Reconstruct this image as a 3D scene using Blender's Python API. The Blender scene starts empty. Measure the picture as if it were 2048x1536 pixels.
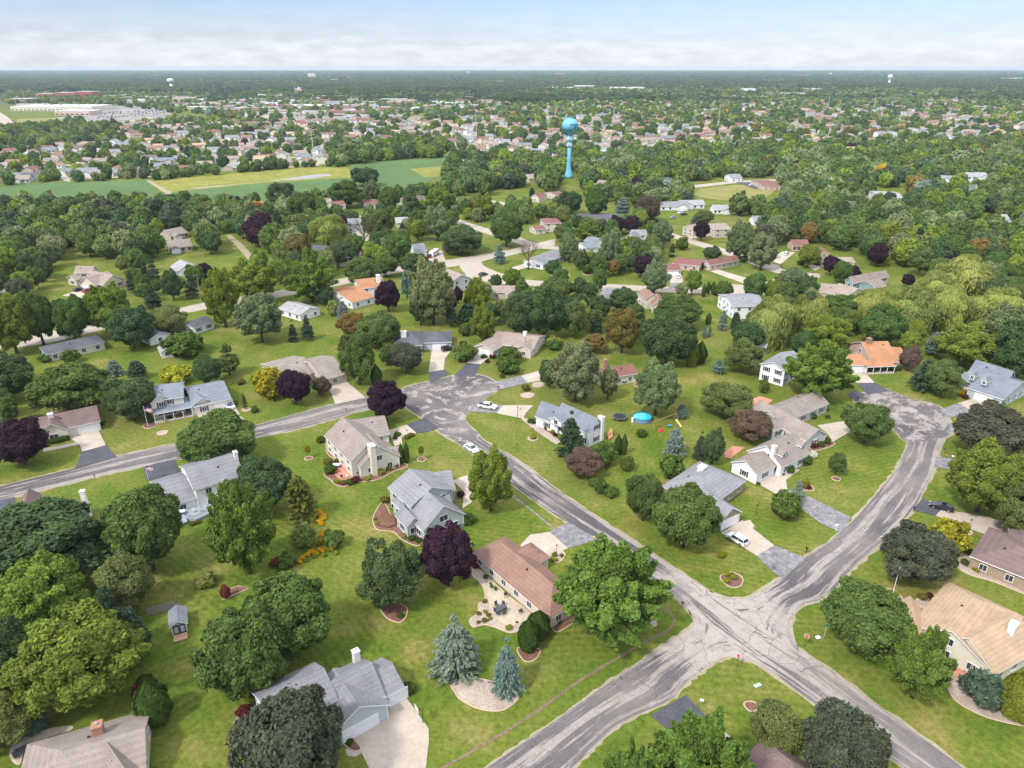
import bpy, bmesh, math, random
import numpy as np
from mathutils import Vector, Matrix
from mathutils.geometry import tessellate_polygon
S = bpy.context.scene
COL = S.collection
# ---------------------------------------------------------------- camera, sky, sun, exposure
CAMH = 90.0
FPX = 1422.0                      # focal length in pixels of a 2048 px wide frame
PITCH = math.atan(634 / FPX)
cd = bpy.data.cameras.new('camera'); cam = bpy.data.objects.new('camera', cd); COL.objects.link(cam)
cam.location = (0, 0, CAMH); cam.rotation_euler = (math.pi / 2 - PITCH, 0, 0)
cd.sensor_width = 36; cd.lens = FPX / 2048 * 36; cd.clip_start = 1; cd.clip_end = 60000
S.camera = cam
SUN_EL, SUN_AZ = math.radians(50), math.radians(225)      # azimuth clockwise from +Y; the sun stands behind and left of the camera
SUN_STRENGTH, SUN_ANGLE = 2.3, 7.0
SKY_STRENGTH = 0.13
EXPOSURE = 0.78
HAZE = 4.8e-5
w = bpy.data.worlds.new('World'); S.world = w; w.use_nodes = True
nt = w.node_tree; nt.nodes.clear()
def nd(t, typ, **k):
    n = t.nodes.new(typ)
    for a, b in k.items():
        if a.startswith('i_'):
            n.inputs[a[2:].replace('_', ' ')].default_value = b
        else: setattr(n, a, b)
    return n
sky = nd(nt, 'ShaderNodeTexSky', sky_type='NISHITA', sun_disc=False, sun_elevation=SUN_EL, sun_rotation=SUN_AZ, altitude=200, air_density=1.0, dust_density=0.6, ozone_density=1.6)
bg1 = nd(nt, 'ShaderNodeBackground'); bg1.inputs[1].default_value = SKY_STRENGTH
bg2 = nd(nt, 'ShaderNodeBackground'); bg2.inputs[0].default_value = (0.90, 0.905, 1.0, 1)
tc = nd(nt, 'ShaderNodeTexCoord'); sep = nd(nt, 'ShaderNodeSeparateXYZ'); nt.links.new(tc.outputs['Generated'], sep.inputs[0])
mp = nd(nt, 'ShaderNodeMapping'); mp.inputs['Scale'].default_value = (3.0, 3.0, 26.0); mp.inputs['Location'].default_value = (0.7, 0.2, 0.4)
nt.links.new(tc.outputs['Generated'], mp.inputs[0])
nz = nd(nt, 'ShaderNodeTexNoise'); nz.inputs['Scale'].default_value = 1.3; nz.inputs['Detail'].default_value = 9; nz.inputs['Roughness'].default_value = 0.62
nt.links.new(mp.outputs[0], nz.inputs[0])
def mth(t, op, a, b=None, c=None, clamp=False):
    n = t.nodes.new('ShaderNodeMath'); n.operation = op; n.use_clamp = clamp
    for i, x in enumerate((a, b, c)):
        if x is None: continue
        if isinstance(x, (int, float)): n.inputs[i].default_value = x
        else: t.links.new(x, n.inputs[i])
    return n.outputs[0]
def mr(t, x, a, b, c=0.0, d=1.0, smooth=False):
    n = t.nodes.new('ShaderNodeMapRange'); n.inputs[1].default_value = a; n.inputs[2].default_value = b
    n.inputs[3].default_value = c; n.inputs[4].default_value = d; t.links.new(x, n.inputs[0])
    if smooth: n.interpolation_type = 'SMOOTHSTEP'
    return n.outputs[0]
z = sep.outputs[2]
tn = nt.nodes.new('ShaderNodeMix'); tn.data_type = 'RGBA'; nt.links.new(mr(nt, z, 0.10, 0.50, 0, 1, True), tn.inputs[0]); tn.inputs[6].default_value = (.47, .535, .70, 1); tn.inputs[7].default_value = (1, 1, 1, 1)
tm = nt.nodes.new('ShaderNodeMix'); tm.data_type = 'RGBA'; tm.blend_type = 'MULTIPLY'; tm.inputs[0].default_value = 1; nt.links.new(sky.outputs[0], tm.inputs[6]); nt.links.new(tn.outputs[2], tm.inputs[7]); nt.links.new(tm.outputs[2], bg1.inputs[0])
# a long bank of cloud low over the horizon (its top edge follows the noise), wisps above it, a veil overhead
mp2 = nd(nt, 'ShaderNodeMapping'); mp2.inputs['Scale'].default_value = (14, 14, 60); nt.links.new(tc.outputs['Generated'], mp2.inputs[0])
nz2 = nd(nt, 'ShaderNodeTexNoise'); nz2.inputs['Scale'].default_value = 1.6; nz2.inputs['Detail'].default_value = 8; nz2.inputs['Roughness'].default_value = .6; nt.links.new(mp2.outputs[0], nz2.inputs[0])
edge = mth(nt, 'ADD', z, mth(nt, 'ADD', mth(nt, 'MULTIPLY', nz.outputs[0], -0.042), mth(nt, 'MULTIPLY', nz2.outputs[0], -0.014)))
nt.links.new(mth(nt, 'ADD', mr(nt, z, 0.12, 0.5, 0.0, 1.0, True), mr(nt, nz2.outputs[0], .35, .68, .54, .68)), bg2.inputs[1])
bank = mr(nt, edge, -0.012, 0.022, 0.74, 0.0, True)
wis = mth(nt, 'MULTIPLY', mr(nt, nz.outputs[0], 0.60, 0.80, 0, 0.6, True), mr(nt, z, 0.04, 0.10, 0.6, 1))
veil = mth(nt, 'MULTIPLY', mr(nt, z, 0.18, 0.50, 0, 0.8, True), mr(nt, nz.outputs[0], 0.3, 0.6, 0.55, 1))
low = mr(nt, z, 0.0, 0.09, 0.60, 0.05)
msk = mth(nt, 'MAXIMUM', mth(nt, 'MAXIMUM', bank, wis), mth(nt, 'MAXIMUM', veil, low))
mx = nd(nt, 'ShaderNodeMixShader'); nt.links.new(msk, mx.inputs[0]); nt.links.new(bg1.outputs[0], mx.inputs[1]); nt.links.new(bg2.outputs[0], mx.inputs[2])
wo = nd(nt, 'ShaderNodeOutputWorld'); nt.links.new(mx.outputs[0], wo.inputs[0])
sd = bpy.data.lights.new('sun', 'SUN'); sd.energy = SUN_STRENGTH; sd.angle = math.radians(SUN_ANGLE); sd.color = (1, 0.96, 0.9)
so = bpy.data.objects.new('sun', sd); COL.objects.link(so)
sv = Vector((math.sin(SUN_AZ) * math.cos(SUN_EL), math.cos(SUN_AZ) * math.cos(SUN_EL), math.sin(SUN_EL)))
so.rotation_euler = (-sv).to_track_quat('-Z', 'Y').to_euler(); so.location = (0, 0, 300)
S.view_settings.view_transform = 'Standard'; S.view_settings.look = 'None'; S.view_settings.gamma = 1; S.view_settings.exposure = EXPOSURE
S.cycles.max_bounces = 4; S.cycles.diffuse_bounces = 3; S.cycles.glossy_bounces = 2; S.cycles.transmission_bounces = 3
S.cycles.volume_bounces = 0; S.cycles.transparent_max_bounces = 4; S.cycles.sample_clamp_indirect = 4; S.cycles.use_denoising = True; S.cycles.denoiser = 'OPENIMAGEDENOISE'; S.cycles.denoising_input_passes = 'RGB_ALBEDO_NORMAL'; S.cycles.denoising_prefilter = 'ACCURATE'
S.cycles.caustics_reflective = False; S.cycles.caustics_refractive = False

# ---------------------------------------------------------------- geometry helpers
CP, SP = math.cos(PITCH), math.sin(PITCH)
def G(u, v, z=0.0):
    """where the photograph's pixel (u, v) meets the level z, in metres"""
    dv = 768 - v; y = FPX * CP + dv * SP; zz = -FPX * SP + dv * CP
    t = (z - CAMH) / zz
    return Vector(((u - 1024) * t, y * t, z))
def PX(x, y, z=0.0):
    d = y * CP + (CAMH - z) * SP; h = y * SP - (CAMH - z) * CP
    return 1024 + FPX * x / d, 768 - FPX * h / d
def PXN(x, y, z=0.0):
    d = y * CP + (CAMH - z) * SP; h = y * SP - (CAMH - z) * CP
    return 1024 + FPX * x / d, 768 - FPX * h / d
def inpoly(x, y, P):
    c = False; j = len(P) - 1
    for i in range(len(P)):
        xi, yi = P[i]; xj, yj = P[j]
        if (yi > y) != (yj > y) and x < (xj - xi) * (y - yi) / (yj - yi) + xi: c = not c
        j = i
    return c
def tag(o, label=None, cat=None, group=None, kind=None):
    if label: o['label'] = label
    if cat: o['category'] = cat
    if group: o['group'] = group
    if kind: o['kind'] = kind
    return o
def empty(name, loc, rz=0.0):
    o = bpy.data.objects.new(name, None); COL.objects.link(o); o.location = loc; o.rotation_euler = (0, 0, rz); o.empty_display_size = .5
    return o
class MB:
    def __init__(s): s.v = []; s.f = []; s.m = []
    def poly(s, pts, m=0):
        n = len(s.v); s.v += [tuple(p) for p in pts]; s.f.append(tuple(range(n, n + len(pts)))); s.m.append(m)
    def box(s, c, d, rz=0.0, m=0, taper=1.0, M=None):
        c = Vector(c); hx, hy, hz = d[0] / 2, d[1] / 2, d[2] / 2
        R = M if M is not None else Matrix.Rotation(rz, 3, 'Z'); n = len(s.v)
        for k, (x, y, zz) in enumerate(((-1, -1, -1), (1, -1, -1), (1, 1, -1), (-1, 1, -1), (-1, -1, 1), (1, -1, 1), (1, 1, 1), (-1, 1, 1))):
            t = taper if zz > 0 else 1
            s.v.append(tuple(c + R @ Vector((x * hx * t, y * hy * t, zz * hz))))
        for q in ((3, 2, 1, 0), (4, 5, 6, 7), (0, 1, 5, 4), (1, 2, 6, 5), (2, 3, 7, 6), (3, 0, 4, 7)):
            s.f.append(tuple(n + i for i in q)); s.m.append(m)
        return s
    def tube(s, pts, rads, n=8, m=0, cap=True):
        pts = [Vector(p) for p in pts]; base = len(s.v)
        for i, p in enumerate(pts):
            a = pts[max(i - 1, 0)]; b = pts[min(i + 1, len(pts) - 1)]; d = (b - a).normalized()
            up = Vector((0, 0, 1)) if abs(d.z) < .9 else Vector((1, 0, 0))
            x = d.cross(up).normalized(); y = d.cross(x)
            r = rads[i] if isinstance(rads, (list, tuple)) else rads
            for k in range(n):
                t = 2 * math.pi * k / n; s.v.append(tuple(p + x * (r * math.cos(t)) + y * (r * math.sin(t))))
        for i in range(len(pts) - 1):
            for k in range(n):
                a = base + i * n + k; b = base + i * n + (k + 1) % n
                s.f.append((a, b, b + n, a + n)); s.m.append(m)
        if cap:
            s.f.append(tuple(base + k for k in range(n))[::-1]); s.m.append(m)
            s.f.append(tuple(base + (len(pts) - 1) * n + k for k in range(n))); s.m.append(m)
        return s
    def lathe(s, prof, n=24, c=(0, 0, 0), m=0, cap=True):
        base = len(s.v)
        for r, zz in prof:
            for k in range(n):
                t = 2 * math.pi * k / n; s.v.append((c[0] + r * math.cos(t), c[1] + r * math.sin(t), c[2] + zz))
        for i in range(len(prof) - 1):
            for k in range(n):
                a = base + i * n + k; b = base + i * n + (k + 1) % n
                s.f.append((a, b, b + n, a + n)); s.m.append(m)
        if cap:
            s.f.append(tuple(base + k for k in range(n))[::-1]); s.m.append(m)
            s.f.append(tuple(base + (len(prof) - 1) * n + k for k in range(n))); s.m.append(m)
        return s
    def mesh(s, name, mats, smooth=False):
        me = bpy.data.meshes.new(name); me.from_pydata(s.v, [], s.f)
        for q in (mats if isinstance(mats, (list, tuple)) else [mats]): me.materials.append(q)
        if any(s.m): me.polygons.foreach_set('material_index', s.m)
        if smooth: me.polygons.foreach_set('use_smooth', [True] * len(me.polygons))
        me.update(); return me
    def build(s, name, mats, parent=None, loc=None, rz=0.0, smooth=False):
        o = bpy.data.objects.new(name, s.mesh(name, mats, smooth)); COL.objects.link(o)
        if parent: o.parent = parent
        if loc is not None: o.location = loc
        o.rotation_euler[2] = rz
        return o
def put(name, me, parent=None, loc=(0, 0, 0), rz=0.0, sc=None, color=None):
    o = bpy.data.objects.new(name, me); COL.objects.link(o)
    if parent: o.parent = parent
    o.location = loc; o.rotation_euler = (0, 0, rz)
    if sc is not None: o.scale = sc if hasattr(sc, '__len__') else (sc, sc, sc)
    if color: o.color = (*color, 1)
    return o
def crom(P, n=5, closed=False):
    out = []; N = len(P)
    for i in range(N if closed else N - 1):
        p = [P[(i + k) % N] if closed else P[min(max(i + k, 0), N - 1)] for k in (-1, 0, 1, 2)]
        for j in range(n):
            t = j / n
            out.append(tuple(.5 * (2 * p[1][a] + (p[2][a] - p[0][a]) * t + (2 * p[0][a] - 5 * p[1][a] + 4 * p[2][a] - p[3][a]) * t * t + (3 * p[1][a] - p[0][a] - 3 * p[2][a] + p[3][a]) * t ** 3) for a in (0, 1)))
    if not closed: out.append(tuple(P[-1][:2]))
    return out
def resample(P, n):
    P = np.array(P, float); d = np.r_[0, np.cumsum(np.hypot(*np.diff(P, axis=0).T))]
    t = np.linspace(0, d[-1], n); return np.c_[np.interp(t, d, P[:, 0]), np.interp(t, d, P[:, 1])], d[-1]

# ---------------------------------------------------------------- materials
MATS = {}
def newmat(name, rough=0.8, spec=0.25, metal=0.0):
    m = bpy.data.materials.new(name); m.use_nodes = True; t = m.node_tree
    b = t.nodes['Principled BSDF']; b.inputs['Roughness'].default_value = rough; b.inputs['Specular IOR Level'].default_value = spec; b.inputs['Metallic'].default_value = metal
    return m, t, b
def noise(t, vec, scale, detail=4, rough=.55, sc=None, dist=0.0):
    if sc is not None:
        q = t.nodes.new('ShaderNodeMapping'); q.inputs['Scale'].default_value = sc; t.links.new(vec, q.inputs[0]); vec = q.outputs[0]
    n = t.nodes.new('ShaderNodeTexNoise'); n.inputs['Scale'].default_value = scale; n.inputs['Detail'].default_value = detail; n.inputs['Roughness'].default_value = rough; n.inputs['Distortion'].default_value = dist
    t.links.new(vec, n.inputs['Vector']); return n.outputs[0]
def ramp(t, x, stops):
    r = t.nodes.new('ShaderNodeValToRGB'); e = r.color_ramp.elements
    while len(e) < len(stops): e.new(0.5)
    for k, (p, c) in enumerate(stops): e[k].position = p; e[k].color = (*c, 1)
    t.links.new(x, r.inputs[0]); return r.outputs[0]
def mix(t, f, a, b, typ='MIX'):
    n = t.nodes.new('ShaderNodeMix'); n.data_type = 'RGBA'; n.blend_type = typ
    for s, x in ((n.inputs[0], f), (n.inputs[6], a), (n.inputs[7], b)):
        if isinstance(x, (int, float)): s.default_value = x
        elif isinstance(x, tuple): s.default_value = (*x, 1)
        else: t.links.new(x, s)
    return n.outputs[2]
def pos(t): return t.nodes.new('ShaderNodeNewGeometry').outputs['Position']
def flat(name, col, rough=.7, spec=.25, metal=0.0, var=.12, sc=3.0):
    key = (name, col)
    if key in MATS: return MATS[key]
    m, t, b = newmat(name, rough, spec, metal)
    n = noise(t, pos(t), sc, 3); v = mr(t, n, .25, .75, 1 - var, 1 + var)
    c = mix(t, 1.0, col, (1, 1, 1), 'MULTIPLY'); vm = t.nodes.new('ShaderNodeVectorMath'); vm.operation = 'SCALE'
    t.links.new(c, vm.inputs[0]); t.links.new(v, vm.inputs['Scale']); t.links.new(vm.outputs[0], b.inputs['Base Color'])
    MATS[key] = m; return m
def roofmat(col, stain=.3):
    col = tuple(round(c * .86, 4) for c in col)
    key = ('roof', col)
    if key in MATS: return MATS[key]
    m, t, b = newmat('shingles', .9, .15); p = pos(t)
    n1 = noise(t, p, .35, 4); n2 = noise(t, p, 5.5, 3, .8); n3 = noise(t, p, 1.0, 4, .7, (2.2, 2.2, .4))
    f = mth(t, 'MULTIPLY', mr(t, n1, .3, .7, .84, 1.12), mr(t, n2, .25, .75, .70, 1.30))
    sp = t.nodes.new('ShaderNodeSeparateXYZ'); t.links.new(p, sp.inputs[0])
    crs = mth(t, 'PINGPONG', mth(t, 'MULTIPLY', sp.outputs[2], 5.0), 1.0)          # courses: equal steps of height up the slope
    f = mth(t, 'MULTIPLY', f, mr(t, crs, 0, 1, .9, 1.05))
    f = mth(t, 'MULTIPLY', f, mr(t, n3, .56, .76, 1.0, 1 - stain))
    vm = t.nodes.new('ShaderNodeVectorMath'); vm.operation = 'SCALE'; vm.inputs[0].default_value = col; t.links.new(f, vm.inputs['Scale'])
    t.links.new(vm.outputs[0], b.inputs['Base Color']); MATS[key] = m; return m
def wallmat(col, kind='siding'):
    key = (kind, col)
    if key in MATS: return MATS[key]
    m, t, b = newmat(kind, .65, .3); p = pos(t)
    if kind == 'siding':
        sp = t.nodes.new('ShaderNodeSeparateXYZ'); t.links.new(p, sp.inputs[0])
        l = mth(t, 'FRACT', mth(t, 'MULTIPLY', sp.outputs[2], 6.0)); f = mth(t, 'MULTIPLY', mr(t, l, 0, .16, .82, 1.0), mr(t, noise(t, p, 1.2), .3, .7, .93, 1.05))
        vm = t.nodes.new('ShaderNodeVectorMath'); vm.operation = 'SCALE'; vm.inputs[0].default_value = col; t.links.new(f, vm.inputs['Scale']); t.links.new(vm.outputs[0], b.inputs['Base Color'])
    else:
        br = t.nodes.new('ShaderNodeTexBrick'); br.inputs['Scale'].default_value = 3.0; br.inputs['Color1'].default_value = (*col, 1); br.inputs['Color2'].default_value = (col[0] * .55, col[1] * .5, col[2] * .5, 1); br.inputs['Mortar'].default_value = (.42, .38, .33, 1)
        vv = t.nodes.new('ShaderNodeMapping'); vv.inputs['Rotation'].default_value = (math.pi / 2, 0, 0); t.links.new(p, vv.inputs[0]); t.links.new(vv.outputs[0], br.inputs[0])
        t.links.new(mix(t, mr(t, noise(t, p, 4, 2), .4, .6), br.outputs[0], tuple(c * 1.3 for c in col)), b.inputs['Base Color'])
    MATS[key] = m; return m
def m_lawn():
    m, t, b = newmat('lawn', .95, .1); p = pos(t)
    big = noise(t, p, .018, 5, .6, (1, 1, .0)); mid = noise(t, p, .09, 5, .65, (1, 1, 0)); fine = noise(t, p, 1.1, 6, .75, (1, 1, 0)); tuft = noise(t, p, 5, 3, .8, (1, 1, 0))
    c = ramp(t, mid, [(.35, (.060, .108, .011)), (.45, (.098, .136, .016)), (.55, (.145, .152, .028)), (.69, (.25, .20, .07))])
    c = mix(t, mr(t, big, .42, .62, 0, .6), c, (.100, .138, .018))
    vo = t.nodes.new('ShaderNodeTexVoronoi'); vo.inputs['Scale'].default_value = .024; vo.inputs['Randomness'].default_value = .75; q = t.nodes.new('ShaderNodeMapping'); q.inputs['Scale'].default_value = (1, 1, 0); q.inputs['Rotation'].default_value = (0, 0, .7); t.links.new(p, q.inputs[0]); t.links.new(q.outputs[0], vo.inputs['Vector'])
    vs = t.nodes.new('ShaderNodeSeparateXYZ'); t.links.new(vo.outputs['Color'], vs.inputs[0])
    c = mix(t, mr(t, vs.outputs[0], 0, 1, 0, .35), c, (.082, .128, .016)); c = mix(t, mr(t, vs.outputs[1], .6, 1, 0, .35), c, (.19, .168, .05))
    f = mth(t, 'MULTIPLY', mr(t, fine, .28, .72, .52, 1.46), mr(t, tuft, .25, .75, .72, 1.28))
    # mowing stripes: they turn with the plot
    sp = t.nodes.new('ShaderNodeSeparateXYZ'); t.links.new(p, sp.inputs[0])
    a = noise(t, p, .011, 1, .5, (1, 1, 0)); ang = mr(t, vs.outputs[2], 0, 1, .3, 2.9)
    st = mth(t, 'ADD', mth(t, 'MULTIPLY', sp.outputs[0], mth(t, 'COSINE', ang)), mth(t, 'MULTIPLY', sp.outputs[1], mth(t, 'SINE', ang)))
    si = mth(t, 'SINE', mth(t, 'MULTIPLY', st, 4.4)); amt = mr(t, noise(t, p, .03, 2, .5, (1, 1, 0)), .42, .62, .01, .10)
    f = mth(t, 'MULTIPLY', f, mth(t, 'ADD', 1.0, mth(t, 'MULTIPLY', si, amt)))
    vm = t.nodes.new('ShaderNodeVectorMath'); vm.operation = 'SCALE'; t.links.new(c, vm.inputs[0]); t.links.new(f, vm.inputs['Scale'])
    dist = t.nodes.new('ShaderNodeVectorMath'); dist.operation = 'LENGTH'; t.links.new(p, dist.inputs[0])
    far = mr(t, dist.outputs['Value'], 1800, 3200, 0, 1)
    fc = ramp(t, noise(t, p, .0035, 6, .7, (1, 1, 0)), [(.35, (.035, .06, .03)), (.62, (.05, .085, .035)), (.72, (.16, .17, .09))])
    t.links.new(mix(t, far, vm.outputs[0], fc), b.inputs['Base Color']); return m
def m_road(kind='old'):
    m, t, b = newmat('asphalt_' + kind, .9, .2); p = pos(t)
    uvn = t.nodes.new('ShaderNodeUVMap').outputs[0]
    rd = kind == 'circle'; kind = 'old' if rd else kind
    pal = {'old': ((.35, .305, .26), (.25, .222, .196), (.052, .051, .058)), 'concrete': ((.42, .36, .29), (.36, .31, .25), (.28, .245, .20))}[kind]
    st = noise(t, uvn, 1.0, 5, .62, (.62, .028, 1), .25); st2 = noise(t, uvn, 1.0, 7, .8, (2.4, .11, 1), .6); 
    if rd: st = noise(t, p, .10, 5, .6, (1, 1, 0), 2.6); st2 = noise(t, p, .5, 7, .8, (1, 1, 0), 1.5)
    pt = noise(t, p, .13, 5, .72, (1, 1, 0), .3); fn = noise(t, p, 2.6, 5, .85)
    c = mix(t, mr(t, pt, .3, .7), pal[0], pal[1])
    tp = mr(t, noise(t, p, .045, 2, .5, (1, 1, 0)), .35, .6)
    ux = t.nodes.new('ShaderNodeSeparateXYZ'); t.links.new(uvn, ux.inputs[0]); u7 = mth(t, 'ADD', ux.outputs[0], mth(t, 'MULTIPLY', noise(t, p, .08, 3), 1.2))
    wave = mth(t, 'COSINE', mth(t, 'MULTIPLY', u7, 1.83)) if not rd else mth(t, 'MULTIPLY', st2, 0.0)      # darker wheel lanes, pale crown and edges
    jn = G(1425, 1232); dv_ = t.nodes.new('ShaderNodeVectorMath'); dv_.operation = 'DISTANCE'; dv_.inputs[1].default_value = jn; t.links.new(p, dv_.inputs[0]); pale = mr(t, dv_.outputs['Value'], 9, 19, 1, 0, True)
    st = mth(t, 'SUBTRACT', mth(t, 'ADD', st, mth(t, 'MULTIPLY', wave, -.055)), mth(t, 'MULTIPLY', pale, .12))
    k = mth(t, 'MULTIPLY', mr(t, mth(t, 'ADD', mth(t, 'MULTIPLY', st, .6), mth(t, 'MULTIPLY', st2, .4)), .456, .496), mth(t, 'ADD', .6, mth(t, 'MULTIPLY', tp, .4)))
    k = mth(t, 'MULTIPLY', k, mr(t, fn, .30, .56, .55, 1.0))
    if kind == 'old': c = mix(t, mth(t, 'MULTIPLY', pale, .6), c, (.38, .335, .29)); c = mix(t, mr(t, noise(t, p, .55, 6, .8), 0.48, .62, 0, .4), c, (.155, .143, .135)); c = mix(t, mth(t, 'MULTIPLY', k, .95), c, pal[2])
    else: c = mix(t, mth(t, 'MULTIPLY', k, .35), c, pal[2])
    vo = t.nodes.new('ShaderNodeTexVoronoi'); vo.feature = 'DISTANCE_TO_EDGE'; vo.inputs['Scale'].default_value = .20 if kind == 'old' else .11
    dn = t.nodes.new('ShaderNodeTexNoise'); dn.inputs['Scale'].default_value = .6; dn.inputs['Detail'].default_value = 5; t.links.new(p, dn.inputs['Vector'])
    ad = t.nodes.new('ShaderNodeVectorMath'); ad.operation = 'MULTIPLY_ADD'; t.links.new(dn.outputs['Color'], ad.inputs[0]); ad.inputs[1].default_value = (2.2, 2.2, 0); t.links.new(p, ad.inputs[2]); t.links.new(ad.outputs[0], vo.inputs['Vector'])
    cr = mth(t, 'MULTIPLY', mr(t, vo.outputs[0], .003, .011, 1, 0), mr(t, noise(t, p, .05, 2), .44, .54, 0, .85 if kind == 'old' else .5))
    c = mix(t, cr, c, (.06, .06, .065) if kind == 'old' else (.2, .18, .15))
    vm = t.nodes.new('ShaderNodeVectorMath'); vm.operation = 'SCALE'; t.links.new(c, vm.inputs[0]); t.links.new(mr(t, fn, .2, .8, .78, 1.2), vm.inputs['Scale'])
    t.links.new(vm.outputs[0], b.inputs['Base Color']); return m
def m_speck(name, c1, c2, c3, sc=3.0, big=.3):
    m, t, b = newmat(name, .92, .15); p = pos(t)
    c = ramp(t, noise(t, p, sc, 5, .85), [(.33, c1), (.5, c2), (.66, c3)])
    vm = t.nodes.new('ShaderNodeVectorMath'); vm.operation = 'SCALE'; t.links.new(c, vm.inputs[0]); t.links.new(mr(t, noise(t, p, big, 4), .3, .7, .86, 1.14), vm.inputs['Scale'])
    t.links.new(vm.outputs[0], b.inputs['Base Color']); return m
def m_foliage(inst):
    m, t, b = newmat('foliage', .7, .08)
    oi = t.nodes.new('ShaderNodeObjectInfo'); at = t.nodes.new('ShaderNodeAttribute'); at.attribute_name = 'leafvar'; at.attribute_type = 'GEOMETRY'
    it = t.nodes.new('ShaderNodeAttribute'); it.attribute_name = 'tint'; it.attribute_type = 'INSTANCER'
    col = it.outputs['Color'] if inst else oi.outputs['Color']
    # leaf-to-leaf variety: some lighter and yellower, some deeper
    vm = t.nodes.new('ShaderNodeVectorMath'); vm.operation = 'MULTIPLY'; t.links.new(col, vm.inputs[0]); t.links.new(at.outputs['Vector'], vm.inputs[1])
    t.links.new(vm.outputs[0], b.inputs['Base Color'])
    tr = t.nodes.new('ShaderNodeBsdfTranslucent'); t.links.new(vm.outputs[0], tr.inputs[0])
    ms = t.nodes.new('ShaderNodeMixShader'); ms.inputs[0].default_value = .38; o = t.nodes['Material Output']
    t.links.new(b.outputs[0], ms.inputs[1]); t.links.new(tr.outputs[0], ms.inputs[2]); t.links.new(ms.outputs[0], o.inputs[0]); return m
M_LAWN = m_lawn(); M_ROAD = m_road(); M_CONC = m_road('concrete'); M_CIRC = m_road('circle'); M_FOL = m_foliage(False); M_FOLI = m_foliage(True)
M_DRIVE = m_speck('driveway_concrete', (.36, .305, .24), (.41, .35, .28), (.47, .405, .33), 1.2, .18)
M_NEWASP = m_speck('dark_asphalt', (.055, .055, .066), (.075, .075, .09), (.11, .108, .12), 2.5)
M_GREYASP = m_speck('grey_asphalt', (.11, .11, .118), (.19, .185, .185), (.29, .275, .265), .8, .2)
M_GRAVEL = m_speck('gravel_edge', (.22, .19, .11), (.29, .25, .165), (.37, .32, .225), 2.2)
M_MULCH = m_speck('mulch', (.10, .045, .03), (.17, .085, .06), (.27, .17, .12), 3.0)
M_STONE = m_speck('pea_gravel', (.25, .18, .14), (.36, .29, .23), (.50, .44, .37), 3.5)
M_PATIO = m_speck('patio_concrete', (.38, .30, .215), (.44, .36, .27), (.50, .42, .33), 1.5)
M_BRICKP = m_speck('brick_paving', (.38, .15, .09), (.47, .21, .14), (.55, .30, .22), 3.0)
M_DIRT = m_speck('bare_soil', (.11, .075, .05), (.17, .12, .075), (.25, .19, .12), 1.6)
M_CROP = m_speck('bean_crop', (.062, .115, .034), (.08, .14, .044), (.105, .165, .058), .25, .02)
M_MEADOW = m_speck('meadow', (.13, .16, .02), (.20, .20, .035), (.28, .25, .07), .12, .03)
M_TURF = m_speck('field_grass', (.16, .17, .045), (.21, .20, .06), (.26, .23, .08), .3, .03)
M_WATERM, _t, _b = newmat('pond_water', .35, .4); _b.inputs['Base Color'].default_value = (.30, .29, .26, 1)
M_TRUNK = m_speck('bark', (.06, .045, .035), (.11, .085, .065), (.17, .14, .11), 5)
M_WHITE = flat('white_trim', (.78, .78, .77), .5); M_GLASS = flat('window_glass', (.03, .04, .05), .12, .7, var=.3, sc=.6)
M_DOORW = flat('garage_door_white', (.72, .72, .72), .5); M_BLACK = flat('black_paint', (.02, .02, .022), .5)
M_EDGE = flat('bed_edging', (.50, .37, .27), .8); M_METAL = flat('galvanised_steel', (.45, .46, .47), .45, .5, .3)
M_WOODG = flat('weathered_boards', (.24, .22, .20), .85, var=.35, sc=6); M_DECK = flat('grey_deck', (.27, .30, .33), .75, var=.2, sc=5); M_DECKB = flat('brown_deck', (.13, .065, .04), .75, var=.6, sc=2.2)
M_CHIM = flat('chimney_white', (.70, .68, .64), .7); M_BRICK = wallmat((.30, .14, .09), 'brick')
# ---------------------------------------------------------------- ground, roads, paved sheets
def sheet(name, pts, zl, mat, kind='structure', label=None, cat=None, uv=None, parent=None):
    vs = [Vector((p[0], p[1], zl)) for p in pts]
    tri = tessellate_polygon([vs]); m = MB(); m.v = [tuple(q) for q in vs]; m.f = [tuple(t) for t in tri]; m.m = [0] * len(tri)
    me = m.mesh(name, mat)
    bm = bmesh.new(); bm.from_mesh(me); bmesh.ops.recalc_face_normals(bm, faces=bm.faces)
    for f in bm.faces:
        if f.normal.z < 0: f.normal_flip()
    if uv is None:
        ul = bm.loops.layers.uv.new('UVMap')
        for f in bm.faces:
            for l in f.loops: l[ul].uv = (l.vert.co.x, l.vert.co.y)
    bm.to_mesh(me); bm.free()
    o = put(name, me, parent)
    if name in ('driveway', 'turning_circle'): ROADP.append([(q[0], q[1]) for q in pts])
    if kind: o['kind'] = kind
    if label: o['label'] = label
    if cat: o['category'] = cat
    return o
def px_poly(P, smooth=False, closed=True):
    W = [tuple(G(u, v)[:2]) for u, v in P]
    return crom(W, 5, closed) if smooth else W
ZR = [0.030]; ROADP = []
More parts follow.
